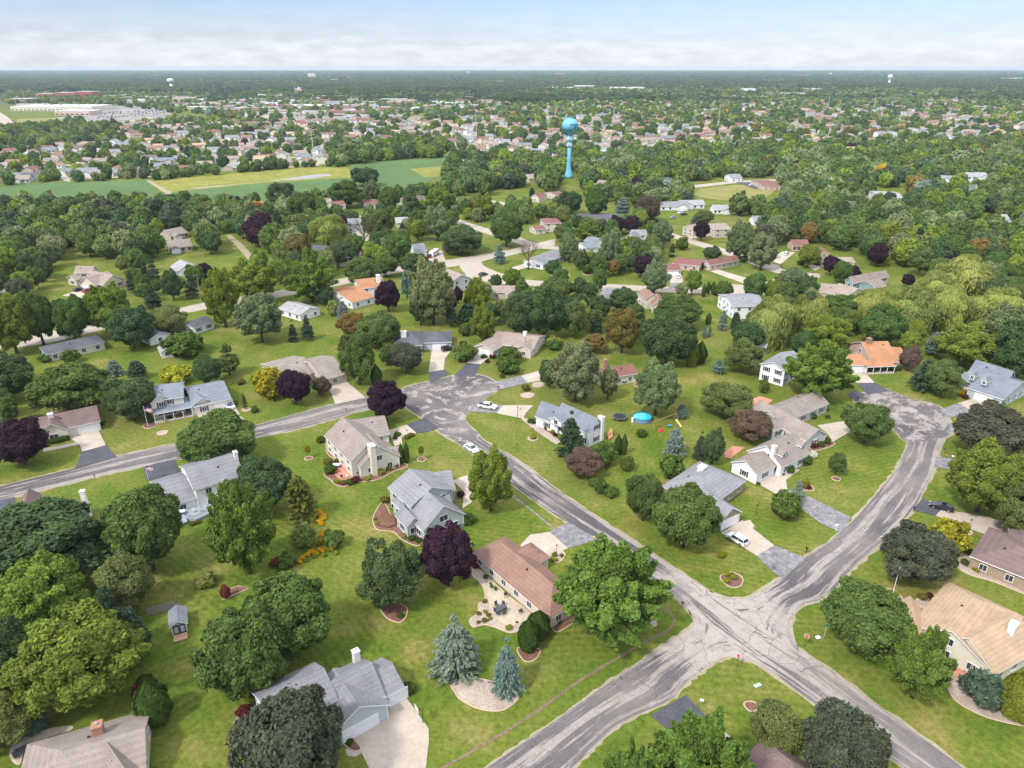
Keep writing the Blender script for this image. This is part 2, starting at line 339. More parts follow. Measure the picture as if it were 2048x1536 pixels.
def road(name, L, R, mat, label=None, shoulder=.55, n=70, smooth=True):
    """a strip between its two edges; UVs run in metres across and along it"""
    wl = [tuple(G(*p)[:2]) for p in L]; wr = [tuple(G(*p)[:2]) for p in R]
    if smooth: wl, wr = crom(wl, 6), crom(wr, 6)
    (a, la), (b, lb) = resample(wl, n), resample(wr, n); ln = (la + lb) / 2
    for i in range(0, n - 1, 6): k = min(i + 6, n - 1); ROADP.append([tuple(a[i]), tuple(b[i]), tuple(b[k]), tuple(a[k])])
    ZR[0] += .004
    for kind in ('road', 'shoulder'):
        if kind == 'shoulder' and not shoulder: continue
        e = shoulder if kind == 'shoulder' else 0; zl = ZR[0] if e == 0 else .012
        d = b - a; wd = np.hypot(d[:, 0], d[:, 1]); dn = d / wd[:, None]
        rg = random.Random(len(name) + n); ja = np.array([e * rg.uniform(.35, 1.5) for _ in range(n)])
        A = a - dn * ja[:, None]; B = b + dn * ja[::-1][:, None]
        K = 4; V = []; UV = []
        for i in range(n):
            for k in range(K + 1):
                q = A[i] + (B[i] - A[i]) * k / K; V.append((q[0], q[1], zl)); UV.append((7.0 * k / K, ln * i / (n - 1)))
        F = [(i * (K + 1) + k, i * (K + 1) + k + 1, (i + 1) * (K + 1) + k + 1, (i + 1) * (K + 1) + k) for i in range(n - 1) for k in range(K)]
        me = bpy.data.meshes.new(name); me.from_pydata(V, [], F); me.materials.append(mat if e == 0 else M_GRAVEL)
        ul = me.uv_layers.new(name='UVMap'); idx = np.zeros(len(me.loops), int); me.loops.foreach_get('vertex_index', idx); ul.data.foreach_set('uv', np.array(UV)[idx].ravel())
        bm = bmesh.new(); bm.from_mesh(me)
        for f in bm.faces:
            if f.normal.z < 0: f.normal_flip()
        bm.to_mesh(me); bm.free()
        o = put(name if e == 0 else 'gravel_shoulder', me); o['kind'] = 'structure'
        if label and e == 0: o['label'] = label
# one sheet to the horizon
bpy.context.view_layer.update()
_m = MB(); _m.poly([(-18000, -300, 0), (18000, -300, 0), (18000, 18500, 0), (-18000, 18500, 0)])
g = _m.build('ground', M_LAWN); g['kind'] = 'structure'; g['label'] = 'lawns and open ground of the suburb'

# ---------------------------------------------------------------- foliage
def quadmesh(name, C, U, W, var, mats, extra=None):
    """C centres, U and W half axes (n,3): one small leaf-clump face each; var (n,3) colour factors"""
    n = len(C); V = np.empty((n, 4, 3), np.float32)
    V[:, 0] = C - U - W * .6; V[:, 1] = C + U * .75 - W; V[:, 2] = C + U + W * .55; V[:, 3] = C - U * .7 + W
    me = bpy.data.meshes.new(name); me.vertices.add(n * 4); me.vertices.foreach_set('co', V.ravel())
    me.loops.add(n * 4); me.loops.foreach_set('vertex_index', np.arange(n * 4, dtype=np.int32))
    me.polygons.add(n); me.polygons.foreach_set('loop_start', np.arange(0, n * 4, 4, dtype=np.int32))
    a = me.attributes.new('leafvar', 'FLOAT_VECTOR', 'FACE'); a.data.foreach_set('vector', var.astype(np.float32).ravel())
    me.materials.append(mats); me.update(calc_edges=True); return me
def unit(a): return a / np.maximum(np.linalg.norm(a, axis=1, keepdims=True), 1e-6)
def leafvar(rg, n, lump=None, hue=.5):
    v = rg.normal(1, .15, n).clip(.55, 1.6)
    y = rg.random(n) < .10
    r = np.where(y, 1.35, 1.0); out = np.stack([v * r, v * np.where(y, 1.12, 1.0), v * np.where(y, .8, 1.0)], 1)
    if lump is not None: out *= lump[:, None]
    return out
def crown_mesh(name, seed, n, size, flatz=.8, tuft=.30, nb=46, inner=.18, mat=None, sparse=0.0, top=0.0, tilt=.55, finger=0.0, rmin=.60):
    rg = np.random.default_rng(seed)
    # boughs: balls of foliage set over an uneven ovoid
    k = np.arange(nb) + .5; ph = np.arccos(1 - 2 * k / nb); th = np.pi * (1 + 5 ** .5) * k + rg.random() * 6
    D = np.stack([np.cos(th) * np.sin(ph), np.sin(th) * np.sin(ph), np.cos(ph)], 1) + rg.normal(0, .13, (nb, 3)); D = unit(D)
    R = rg.uniform(rmin, .80, nb) * (1 + .10 * np.sin(3 * th + seed)); bc = D * R[:, None]
    bc[:, 2] = np.where(bc[:, 2] < 0, bc[:, 2] * flatz, bc[:, 2] * (1 + top)); br = rg.uniform(tuft * .75, tuft * 1.3, nb)
    bc = np.vstack([bc, rg.normal(0, .2, (6, 3))]); br = np.r_[br, np.full(6, .45)]
    tone = rg.normal(1, .10, len(br)).clip(.75, 1.3)
    wgt = br ** 2; wgt[-6:] *= inner; pick = rg.choice(len(br), n * 2, p=wgt / wgt.sum())
    d = unit(rg.normal(0, 1, (n * 2, 3))); rr = br[pick] * rg.uniform(.72, 1.05, n * 2)
    rr = np.where(rg.random(n * 2) < .06, rr * rg.uniform(1.05, 1.35, n * 2), rr)
    P = bc[pick] + d * rr[:, None]
    if finger:      # boughs that reach out and up like fingers
        fd = unit(unit(bc) + np.array([0, 0, .45]) + rg.normal(0, .25, bc.shape)); fd[-6:] = 0; t = rg.uniform(-.3, 1, n * 2)
        P = bc[pick] + d * (rr * (1.05 - .62 * np.maximum(t, 0)))[:, None] + fd[pick] * (t * finger * rg.uniform(.8, 1.1, n * 2))[:, None]
    rad = np.linalg.norm(P, axis=1); keep = (rad > .50) | (rg.random(n * 2) < .10)
    out = unit(P); keep &= ((d * out).sum(1) > -.25)
    if sparse: keep &= rg.random(n * 2) > sparse
    P = P[keep][:n]; d = d[keep][:n]; pk = pick[keep][:n]; m = len(P)
    N = unit(unit(d * .6 + unit(P) * .5 + np.array([0, 0, .35])) + rg.normal(0, tilt, (m, 3)))
    T = unit(np.cross(N, rg.normal(0, 1, (m, 3)))); B = np.cross(N, T); s = size * rg.uniform(.6, 1.35, m)
    return quadmesh(name, P, T * s[:, None], B * (s * rg.uniform(.45, .85, m))[:, None], leafvar(rg, m, tone[pk]), mat or M_FOL)
def conifer_mesh(name, seed, n, size, droop=.25, lev=26, power=.85, mat=None, rag=.12, col=0.0):
    """unit cone: radius 1 at the skirt, height 1; tiers of boughs"""
    rg = np.random.default_rng(seed); C, U, W, tn = [], [], [], []
    zl = np.sort(rg.uniform(.03, .97, lev) * .35 + np.linspace(.02, .97, lev) * .65)
    wt = (1 - zl) ** power * .9 + .12; per = (wt / wt.sum() * n).astype(int)
    for i, zz in enumerate(zl):
        rad = (1 - zz) ** power * (1 + rg.normal(0, rag * .6)); nbr = max(5, int(6 + 17 * (1 - zz))); off = rg.random() * 6
        if zz < .12: rad *= .86 + zz
        ba = off + np.arange(nbr) * 2 * np.pi / nbr + rg.normal(0, .16, nbr); bl = rad * rg.uniform(1 - rag * 2.2, 1 + rag, nbr); bt = rg.normal(1, .10, nbr)
        m = max(per[i], nbr); b = rg.integers(0, nbr, m); t = rg.uniform(.12, 1, m) ** .62
        a = ba[b] + rg.normal(0, 1.15 / nbr, m) * (1.15 - t * .6); r = bl[b] * t
        z = zz - droop * (t ** 1.3) * (.06 + .16 * rad) + rg.normal(0, .011, m) + .012
        P = np.stack([np.cos(a) * r, np.sin(a) * r, z], 1); O = np.stack([np.cos(a), np.sin(a), np.full(m, -.15) + rg.normal(0, .25, m)], 1); O = unit(O + rg.normal(0, .3, (m, 3)))
        Nn = unit(np.stack([np.cos(a) * .6, np.sin(a) * .6, np.full(m, .75)], 1) + rg.normal(0, .38, (m, 3))); Bq = unit(np.cross(Nn, O)); s = size * rg.uniform(.6, 1.3, m)
        C.append(P); U.append(O * s[:, None]); W.append(Bq * (s * .5)[:, None]); tn.append(bt[b])
    C = np.vstack(C); U = np.vstack(U); W = np.vstack(W); return C, U, W, np.concatenate(tn), rg
def conifer(name, seed, n, size, hr=2.4, **k):
    mat = k.pop('mat', None); C, U, W, tn, rg = conifer_mesh(name, seed, n, size, **k)
    # drawn for a tree HR times as tall as its radius, stored with height 1
    U[:, 2] /= hr; W[:, 2] /= hr
    return quadmesh(name, C, U, W, leafvar(rg, len(C), tn), mat or M_FOL)
def column_mesh(name, seed, n, size, mat=None, point=.7):
    rg = np.random.default_rng(seed); z = rg.uniform(0, 1, n); pr = (np.sin(np.pi * np.clip(z * .9 + .09, 0, 1)) ** .55) * (1 - z * .25) 
    pr = np.where(z > point, pr * ((1 - z) / (1 - point)) ** .6, pr); a = rg.uniform(0, 2 * np.pi, n)
    pr = pr * (1 + .10 * np.sin(a * 5 + z * 9 + seed) + .06 * np.sin(a * 11 + z * 21)) * rg.uniform(.8, 1.04, n)
    P = np.stack([np.cos(a) * pr, np.sin(a) * pr, z], 1); Nn = unit(np.stack([np.cos(a), np.sin(a), np.full(n, .35)], 1) + rg.normal(0, .4, (n, 3)))
    T = unit(np.cross(Nn, rg.normal(0, 1, (n, 3)))); B = np.cross(Nn, T); s = size * rg.uniform(.6, 1.3, n)
    U = T * s[:, None]; W = B * (s * .6)[:, None]; U[:, 2] /= 2; W[:, 2] /= 2
    return quadmesh(name, P, U, W, leafvar(rg, n), mat or M_FOL)
def willow_mesh(name, seed, n, size, mat=None):
    """domes of boughs that hang as curtains of thin strands"""
    rg = np.random.default_rng(seed); nb = 34; D = unit(rg.normal(0, 1, (nb, 3)) * np.array([1, 1, .55]) + np.array([0, 0, .35])); R = rg.uniform(.45, .80, nb)
    bc = D * R[:, None]; br = rg.uniform(.20, .34, nb); pk = rg.choice(nb, n, p=br ** 2 / (br ** 2).sum()); tone = rg.normal(1, .1, nb)
    a = rg.uniform(0, 2 * np.pi, n); q = rg.uniform(0, 1, n) ** .5; t = rg.uniform(0, 1, n) ** 1.2
    x = np.cos(a) * q * br[pk]; y = np.sin(a) * q * br[pk]; top = np.sqrt(np.maximum(1 - q ** 2, 0)) * br[pk] * .8
    hang = t * (.25 + .75 * q) * rg.uniform(.5, 1.1, n); P = np.stack([bc[pk, 0] + x, bc[pk, 1] + y, bc[pk, 2] + top - hang], 1); P[:, 2] = np.maximum(P[:, 2], -1)
    outw = unit(np.stack([P[:, 0], P[:, 1], np.full(n, .4)], 1) + rg.normal(0, .3, (n, 3)))
    down = unit(np.stack([P[:, 0] * .25 * (1 - t), P[:, 1] * .25 * (1 - t), -np.full(n, .35) - t], 1) + rg.normal(0, .12, (n, 3)))
    side = unit(np.cross(outw, down)); s = size * rg.uniform(.7, 1.4, n)
    return quadmesh(name, P, down * (s * 1.5)[:, None], side * (s * .38)[:, None], leafvar(rg, n, tone[pk]), mat or M_FOL)
def trunk_mesh(seed, limbs=6, spread=.42, r=.035, twigs=0):
    rg = random.Random(seed); m = MB()
    m.tube([(0, 0, -.03), (.004, .003, .25), (-.006, .006, .6), (0, 0, 1.0)], [r * 1.35, r, r * .75, r * .35], 7)
    for i in range(limbs):
        a = i * 6.283 / limbs + rg.uniform(-.4, .4); z0 = rg.uniform(.38, .7); L = rg.uniform(.7, 1) * spread
        c, s_ = math.cos(a), math.sin(a); P = [(0, 0, z0), (c * L * .45, s_ * L * .45, z0 + .18), (c * L, s_ * L, z0 + .5 + rg.uniform(-.1, .15))]
        m.tube(P, [r * .5, r * .33, r * .12], 5)
        for j in range(twigs):
            q = Vector(P[1]).lerp(Vector(P[2]), rg.uniform(0, 1)); e = q + Vector((rg.uniform(-.3, .3) + c * .15, rg.uniform(-.3, .3) + s_ * .15, rg.uniform(.12, .4)))
            m.tube([q, (q + e) / 2 + Vector((0, 0, .03)), e], [r * .17, r * .11, r * .04], 3, cap=False)
    return m.mesh('trunk', M_TRUNK, True)
HI = {'round': [crown_mesh('crown', 10 + i, 40000, .031, tuft=.20, nb=84, rmin=.52, finger=.10) for i in range(5)],
      'bright': [crown_mesh('crown', 30 + i, 38000, .031, tuft=.155, nb=66, tilt=.9, top=.10, finger=.36, rmin=.42) for i in range(3)],
      'oval': [crown_mesh('crown', 40 + i, 38000, .030, tuft=.18, nb=72, top=.08, tilt=.8, finger=.22, rmin=.5) for i in range(3)],
      'loose': [crown_mesh('crown', 50 + i, 20000, .029, tuft=.24, nb=40, sparse=.25, inner=.1) for i in range(3)],
      'spruce': [conifer('crown', 60 + i, 26000, .047, rag=.15, power=(.85, .55, .6)[i]) for i in range(3)],
      'pine': [crown_mesh('crown', 70 + i, 30000, .025, tuft=.2, nb=56, tilt=1.0, finger=.2, rmin=.5) for i in range(2)],
      'cedar': [conifer('crown', 75 + i, 14000, .062, droop=-.2, power=.6, rag=.2) for i in range(2)],
      'willow': [willow_mesh('crown', 80 + i, 34000, .034) for i in range(3)],
      'column': [column_mesh('crown', 90 + i, 14000, .058) for i in range(2)],
      'shrub': [crown_mesh('foliage', 95 + i, 3600, .09, tuft=.32, nb=22, flatz=.7) for i in range(3)]}
MID = {'round': [crown_mesh('crown', 110 + i, 5200, .072, tuft=.30, nb=40) for i in range(5)]}
TRUNKS = [trunk_mesh(i) for i in range(3)]; BARE = trunk_mesh(9, 11, .5, .028, 16); CTRUNK = trunk_mesh(5, 0)
PAL = dict(mg=(.110, .172, .044), ml=(.185, .250, .038), md=(.084, .138, .050), mb=(.155, .240, .044), sv=(.205, .255, .115), pu=(.050, .026, .040), pd=(.098, .108, .064),
           br=(.20, .155, .045), ol=(.150, .195, .062), bs=(.225, .30, .245), gs=(.078, .125, .066), pn=(.11, .17, .06), wi=(.29, .33, .085), ab=(.075, .130, .026), ay=(.18, .22, .03),
           sh=(.105, .165, .034), sy=(.34, .32, .03), sr=(.20, .07, .05), cd=(.155, .19, .045), ye=(.52, .41, .03), rb=(.155, .112, .08), gb=(.10, .16, .105), lg=(.24, .29, .07), or_=(.42, .19, .03))
KIND = dict(mg=('round', 'maple_tree', 'tree'), ml=('oval', 'maple_tree', 'tree'), md=('round', 'maple_tree', 'tree'), mb=('bright', 'maple_tree', 'tree'), sv=('oval', 'silver_maple_tree', 'tree'),
            pu=('round', 'purple_maple_tree', 'tree'), pd=('round', 'crabapple_tree', 'tree'), br=('round', 'maple_tree', 'tree'), ol=('loose', 'leafy_tree', 'tree'), bs=('spruce', 'spruce_tree', 'spruce'),
            gs=('spruce', 'spruce_tree', 'spruce'), pn=('pine', 'pine_tree', 'pine'), wi=('willow', 'willow_tree', 'willow'), ab=('column', 'arborvitae', 'evergreen'), ay=('column', 'arborvitae', 'evergreen'),
            sh=('shrub', 'shrub', 'shrub'), sy=('shrub', 'shrub', 'shrub'), sr=('shrub', 'shrub', 'shrub'), cd=('cedar', 'cedar_tree', 'cedar'), ye=('round', 'leafy_tree', 'tree'),
            rb=('loose', 'crabapple_tree', 'tree'), gb=('shrub', 'shrub', 'shrub'), lg=('shrub', 'shrub', 'shrub'), bt=('bare', 'bare_tree', 'tree'), or_=('shrub', 'shrub', 'shrub'))
RT = random.Random(7); TREEPOS = []
def fit_round(u0, v0, u1, v1, clear):
    uc, vc = (u0 + u1) / 2, (v0 + v1) / 2; zc = 4.0
    for _ in range(12):
        P = G(uc, vc, zc); d = math.sqrt(P.x ** 2 + P.y ** 2 + (CAMH - zc) ** 2); dep = P.y * CP + (CAMH - zc) * SP
        ppm = FPX / dep; r = (u1 - u0) / 2 / ppm; a = math.asin((CAMH - zc) / d)
        off = math.hypot((uc - 1024), 0) ; hh = (v1 - v0) / 2 / ppm / max(math.cos(a - PITCH), .6)
        b2 = hh * hh - (r * math.sin(a)) ** 2; b = math.sqrt(max(b2, 0)) / math.cos(a); b = min(max(b, .62 * r), 1.7 * r)
        zc = b * .97 + clear * min(r, 5)
    return P.x, P.y, zc, r * 1.07, b * 1.05
def fit_cone(u0, v0, u1, v1):
    uc = (u0 + u1) / 2; P = G(uc, v1); dep = P.y * CP + CAMH * SP; r = (u1 - u0) / 2 * dep / FPX
    dirn = Vector((P.x, P.y, 0)).normalized(); B = P + dirn * r * .8
    lo, hi = .5, 40
    for _ in range(30):
        h = (lo + hi) / 2
        if PX(B.x, B.y, h)[1] > v0: lo = h
        else: hi = h
    return B.x, B.y, h, r
def plant(k, x, y, h, r, label=None, group=None, zc=None, b=None, lod='HI', rzz=None, col=None):
    """k: kind; round crowns: centre height zc, half height b; cones and columns: height h"""
    fam, name, cat = KIND[k]; rz = RT.uniform(0, 6.28) if rzz is None else rzz; j = lambda: RT.uniform(.90, 1.11)
    c = col or (PAL[k] if k in PAL else (0.3, 0.3, 0.3)); f = j(); c = (c[0] * f * j(), c[1] * f, c[2] * f * j())
    e = empty(name, (x, y, 0), 0); tag(e, label, cat, group); TREEPOS.append((x, y, r))
    if fam == 'bare':
        put('trunk', BARE, e, (0, 0, 0), rz, (h * .78, h * .78, h * .85)); return e
    if fam in ('spruce', 'cedar', 'column'):
        put('crown', RT.choice(HI[fam]), e, (0, 0, .1), rz, (r, r, h), c)
        put('trunk', CTRUNK, e, (0, 0, 0), rz, (h * .55, h * .55, h * .8)); return e
    lib = HI[fam] if (lod == 'HI' or fam in ('willow',)) else MID['round']
    if fam == 'shrub':
        put('foliage', RT.choice(lib), e, (0, 0, zc), rz, (r, r, b), c); return e
    put('crown', RT.choice(lib), e, (0, 0, zc), rz, (r, r, b), c)
    if fam == 'loose' and lod == 'HI': put('trunk', BARE, e, (0, 0, 0), rz, (zc * 1.05, zc * 1.05, zc * .98))
    else: put('trunk', RT.choice(TRUNKS), e, (0, 0, 0), rz, (zc * 1.15, zc * 1.15, zc))
    return e
def tree_px(k, u0, v0, u1, v1, label, group=None):
    fam = KIND[k][0]
    if fam in ('spruce', 'cedar', 'column', 'bare'):
        x, y, h, r = fit_cone(u0, v0, u1, v1)
        if fam == 'bare': h *= 1.0
        return plant(k, x, y, h, r, label, group)
    x, y, zc, r, b = fit_round(u0, v0, u1, v1, 0.0 if fam in ('shrub', 'pine') else .2)
    return plant(k, x, y, 0, r, label, group, zc, b)
# ---------------------------------------------------------------- streets
road('road', [(790,792),(846,837),(906,880),(961,919),(1038,979),(1124,1039),(1181,1078),(1308,1161),(1378,1221),(1430,1268),(1488,1313),(1550,1350),(1646,1420),(1804,1534),(1900,1600)],
     [(880,790),(937,850),(972,883),(1042,924),(1113,979),(1206,1042),(1296,1100),(1428,1189),(1510,1243),(1583,1288),(1640,1326),(1700,1370),(1760,1414),(1925,1534),(2015,1600)], M_ROAD, 'worn grey street running down past the crossing', n=90)
road('road', [(1376,1214),(1388,1243),(1384,1256),(1340,1284),(1235,1354),(1087,1458),(973,1536),(880,1600)], [(1500,1325),(1454,1313),(1410,1336),(1368,1370),(1340,1400),(1245,1446),(1143,1536),(1060,1600)], M_ROAD, 'streaked grey street leaving the crossing toward the camera', n=60)
road('road', [(1420,1184),(1466,1196),(1500,1193),(1564,1154),(1608,1116),(1650,1090),(1678,1066),(1715,1032),(1756,984),(1789,943),(1811,902),(1816,880),(1805,862),(1781,850)],
     [(1600,1305),(1579,1258),(1588,1228),(1608,1208),(1640,1200),(1675,1170),(1690,1151),(1773,1075),(1827,1017),(1845,985),(1871,935),(1879,897),(1893,872),(1904,853)], M_ROAD, 'curving street that climbs to the second turning circle', n=80)
road('road', [(855,764),(808,777),(732,796),(671,807),(589,829),(505,853),(430,870),(358,886),(230,913),(153,935),(0,973),(-90,997)],
     [(850,826),(811,812),(732,820),(617,853),(513,876),(440,893),(366,916),(191,954),(27,995),(-90,1023)], M_ROAD, 'straight side street between the mown verges', n=80)
def blob_road(P, label, mat=None):
    ZR[0] += .004
    W = px_poly(P, True); sheet('turning_circle', W, ZR[0], mat or M_CIRC, 'structure', label)
    c = np.mean(np.array(W), 0); W2 = [(c[0] + (x - c[0]) * 1.035, c[1] + (y - c[1]) * 1.035) for x, y in W]; sheet('gravel_shoulder', W2, .016, M_GRAVEL)
blob_road([(808,777),(855,764),(917,750),(958,750),(989,763),(997,777),(991,785),(972,796),(961,809),(945,820),(932,833),(937,852),(960,872),(906,880),(846,837),(811,812)], 'worn turning circle with dark tar seams')
blob_road([(1781,853),(1762,846),(1740,820),(1708,803),(1722,788),(1745,781),(1775,779),(1816,796),(1871,809),(1890,825),(1904,853),(1896,872),(1818,884)], 'wide turning circle at the head of the curving street')
# pale concrete streets beyond
road('road', [(1600,572),(1520,577),(1343,574),(1247,570),(1151,565),(1045,559),(1004,548),(966,531),(965,518),(985,509),(1016,501),(1050,492),(1110,478)],
     [(1600,583),(1520,588),(1370,586),(1247,580),(1151,574),(1045,571),(990,566),(940,556),(930,545),(925,528),(1000,515),(1040,506),(1110,490)], M_CONC, 'pale concrete street curving behind the back gardens')
road('road', [(-60,679),(90,665),(225,640),(350,618),(425,603),(560,581),(690,556),(790,534),(880,522),(945,512),(1016,500)], [(-60,702),(90,687),(225,654),(350,630),(425,616),(560,594),(690,568),(790,546),(880,536),(945,527),(1000,513)], M_CONC, 'long pale road under the power line', smooth=True)
road('road', [(880,425),(960,453),(1030,472),(1065,484),(1118,494)], [(860,429),(960,463),(1020,482),(1062,494),(1118,500)], M_CONC, 'pale street between the far lawns')
road('road', [(1330,462),(1380,478),(1450,498),(1520,520),(1570,540),(1640,548)], [(1330,470),(1380,487),(1440,506),(1500,526),(1560,548),(1640,556)], M_CONC, 'narrow pale street below the tan house')
road('road', [(1440,566),(1490,570),(1540,562),(1560,545),(1540,527)], [(1440,574),(1500,580),(1562,575),(1575,552),(1556,530)], M_CONC, 'pale loop of street round a lawn', shoulder=0)
road('road', [(1010,405),(960,398),(890,400)], [(1010,411),(960,406),(890,408)], M_CONC, 'thin pale street among far trees', shoulder=0)
road('road', [(1290,378),(1390,370),(1470,362),(1560,358)], [(1290,383),(1395,375),(1475,366),(1560,362)], M_CONC, 'pale road above the open field', shoulder=0)
road('road', [(600,286),(625,315),(640,331)], [(588,289),(604,316),(612,333)], M_CONC, 'pale street end beside the steel pole', shoulder=0)
road('road', [(98,318),(110,335),(128,362)], [(108,318),(124,338),(142,364)], M_CONC, 'short pale street that stops at the bean field', shoulder=0)
road('road', [(-30,222),(8,250),(26,256)], [(-10,218),(16,235),(30,250)], M_CONC, 'pale road past the shopping lot', shoulder=0)
road('road', [(380,212),(500,236),(600,254),(740,276)], [(388,206),(500,226),(620,248),(745,268)], M_CONC, 'broad far highway crossing the town', shoulder=0)
road('road', [(25,252),(160,248),(270,240)], [(28,256),(160,251),(270,243)], M_CONC, 'thin pale road above the meadow', shoulder=0)
road('road', [(452,472),(470,490),(492,515),(500,530)], [(462,470),(486,490),(505,512),(512,530)], M_GRAVEL, 'gravel track in the wood', shoulder=0)
# driveways: (pixels of the corners, sheet)
DR = [([(1040,1092),(1060,1070),(1099,1064),(1136,1097),(1098,1116)], 'c', 'concrete drive of the brown hip-roofed house'), ([(1099,1064),(1138,1044),(1192,1079),(1162,1090),(1136,1097)], 'g', 'cracked grey apron by the yellow mailbox'),
 ([(703,1468),(773,1390),(810,1392),(857,1457),(858,1480),(852,1536),(846,1600),(740,1600),(738,1536),(720,1500)], 'c', 'wide concrete drive below the grey-roofed house'),
 ([(1441,1066),(1485,1041),(1548,1091),(1513,1112)], 'c', 'concrete drive under the white SUV'), ([(1513,1112),(1548,1091),(1612,1116),(1566,1158),(1540,1140)], 'g', 'cracked grey apron below the white SUV'),
 ([(1302,1431),(1372,1390),(1419,1441),(1397,1458),(1340,1464)], 'n', 'dark sealed apron at the bottom street'), ([(1397,1458),(1419,1441),(1500,1505),(1500,1540),(1470,1540)], 'c', 'concrete drive toward the mauve roof'),
 ([(1845,997),(1825,1020),(1871,1032),(1882,1020)], 'n', 'dark apron in front of the black car'), ([(1871,1032),(1882,1020),(1915,1024),(1977,1035),(2048,1056),(2100,1075),(2080,1115),(2026,1088),(1955,1064),(1900,1042)], 'c', 'long concrete drive behind the black car'),
 ([(1516,968),(1556,936),(1600,940),(1572,960),(1575,982),(1551,988)], 'c', 'concrete drive of the cape house'), ([(1560,984),(1590,980),(1702,1035),(1682,1066),(1645,1050),(1590,1010)], 'g', 'cracked dark drive beside the white sign post'),
 ([(1634,851),(1693,842),(1700,864),(1666,884),(1655,868)], 'c', 'concrete drive of the long tan house'), ([(1693,842),(1735,818),(1770,842),(1700,864)], 'g', 'grey apron under the pear tree'),
 ([(1694,742),(1725,740),(1750,767),(1715,767),(1685,756)], 'c', 'concrete drive of the orange-roofed house'), ([(1713,766),(1750,766),(1778,782),(1735,790)], 'n', 'dark apron below the orange-roofed house'), ([(1693,790),(1707,781),(1730,789),(1712,802)], 'n', 'dark apron beneath the tall tree'),
 ([(1915,807),(1958,794),(2000,812),(1947,823)], 'c', 'concrete drive of the slate-roofed house'), ([(1915,807),(1947,823),(1900,836),(1880,820)], 'g', 'grey apron of the slate-roofed house'), ([(1900,850),(1930,853),(1926,866),(1898,864)], 'g', 'short grey apron beside the turning circle'), ([(1872,914),(1910,919),(1902,940),(1868,934)], 'g', 'short grey apron beside the curving street'),
 ([(990,808),(1006,811),(993,827),(945,824),(950,808)], 'g', 'grey apron under the white pickup'), ([(1006,811),(1067,811),(1052,826),(1046,838),(993,827)], 'c', 'concrete drive of the white house with a blue roof'),
 ([(990,764),(1042,752),(1056,766),(1000,780)], 'g', 'grey apron right of the turning circle'), ([(1042,752),(1085,740),(1092,760),(1056,766)], 'c', 'concrete drive under the silver maple'),
 ([(864,697),(904,699),(890,718),(887,741),(857,746)], 'c', 'concrete drive with a black jeep'), ([(857,745),(887,740),(900,748),(860,766)], 'n', 'dark apron above the turning circle'),
 ([(944,708),(984,710),(961,730),(934,726)], 'c', 'concrete drive of the tan ranch'), ([(934,726),(961,729),(950,753),(908,752)], 'n', 'dark apron of the tan ranch'),
 ([(655,770),(684,756),(732,796),(671,809)], 'c', 'jointed concrete drive by the purple tree'), ([(136,876),(196,858),(212,891),(164,904),(160,889)], 'c', 'concrete drive of the pinkish-roofed house'), ([(164,904),(212,891),(234,915),(150,938)], 'n', 'dark apron left of the side street'),
 ([(287,934),(350,919),(358,948),(293,962)], 'n', 'dark apron behind the white two-storey house'), ([(-60,1012),(30,994),(26,1025),(-60,1048)], 'n', 'dark apron at the frame edge'),
 ([(776,861),(814,850),(833,867),(803,875),(805,889),(790,893)], 'c', 'concrete drive of the cream house'), ([(814,850),(852,835),(876,857),(857,864),(833,867)], 'n', 'dark apron of the cream house'),
 ([(905,962),(945,947),(975,930),(990,948),(950,972),(943,1006),(925,1018),(928,984)], 'c', 'concrete drive behind the grey-gabled house'), ([(390,828),(466,802),(480,832),(505,855),(440,868)], 'c', 'concrete drive under the pale van'),
 ([(1338,551),(1364,551),(1366,566),(1340,566)], 'c', 'drive of the brick garage'), ([(1340,566),(1366,566),(1369,577),(1338,577)], 'g', 'grey apron of the brick garage'), ([(1420,543),(1436,539),(1530,568),(1530,580),(1500,572)], 'c', 'long drive of the red-roofed ranch'),
 ([(1018,537),(1052,527),(1060,534),(1034,541),(1010,552)], 'c', 'drive with the bare tree'), ([(850,524),(862,500),(884,502),(892,524)], 'c', 'drive with a camper'), ([(124,592),(153,581),(195,586),(172,597)], 'c', 'drive of the big tan house'), ([(-30,588),(45,563),(48,574),(-20,594)], 'g', 'grey drive at the wood edge'),
 ([(1370,470),(1400,462),(1420,472),(1380,478)], 'c', 'far drive with parked cars'), ([(1540,520),(1565,503),(1590,505),(1560,530)], 'c', 'brown drive beneath the trees'), ([(1615,533),(1640,525),(1650,532),(1630,542)], 'c', 'drive by the purple maples'), ([(705,455),(770,482),(700,493)], 'c', 'pale far drive'),
 ([(652,424),(700,424),(735,438),(715,442)], 'c', 'drive of the twin garages'), ([(1470,364),(1550,368),(1510,378)], 'n', 'dark car park of the far clubhouse')]
for P, k, lb in DR:
    ZR[0] += .0015; sheet('driveway', px_poly(P), ZR[0] - .03 + .0, {'c': M_DRIVE, 'g': M_GREYASP, 'n': M_NEWASP}[k], 'structure', lb)
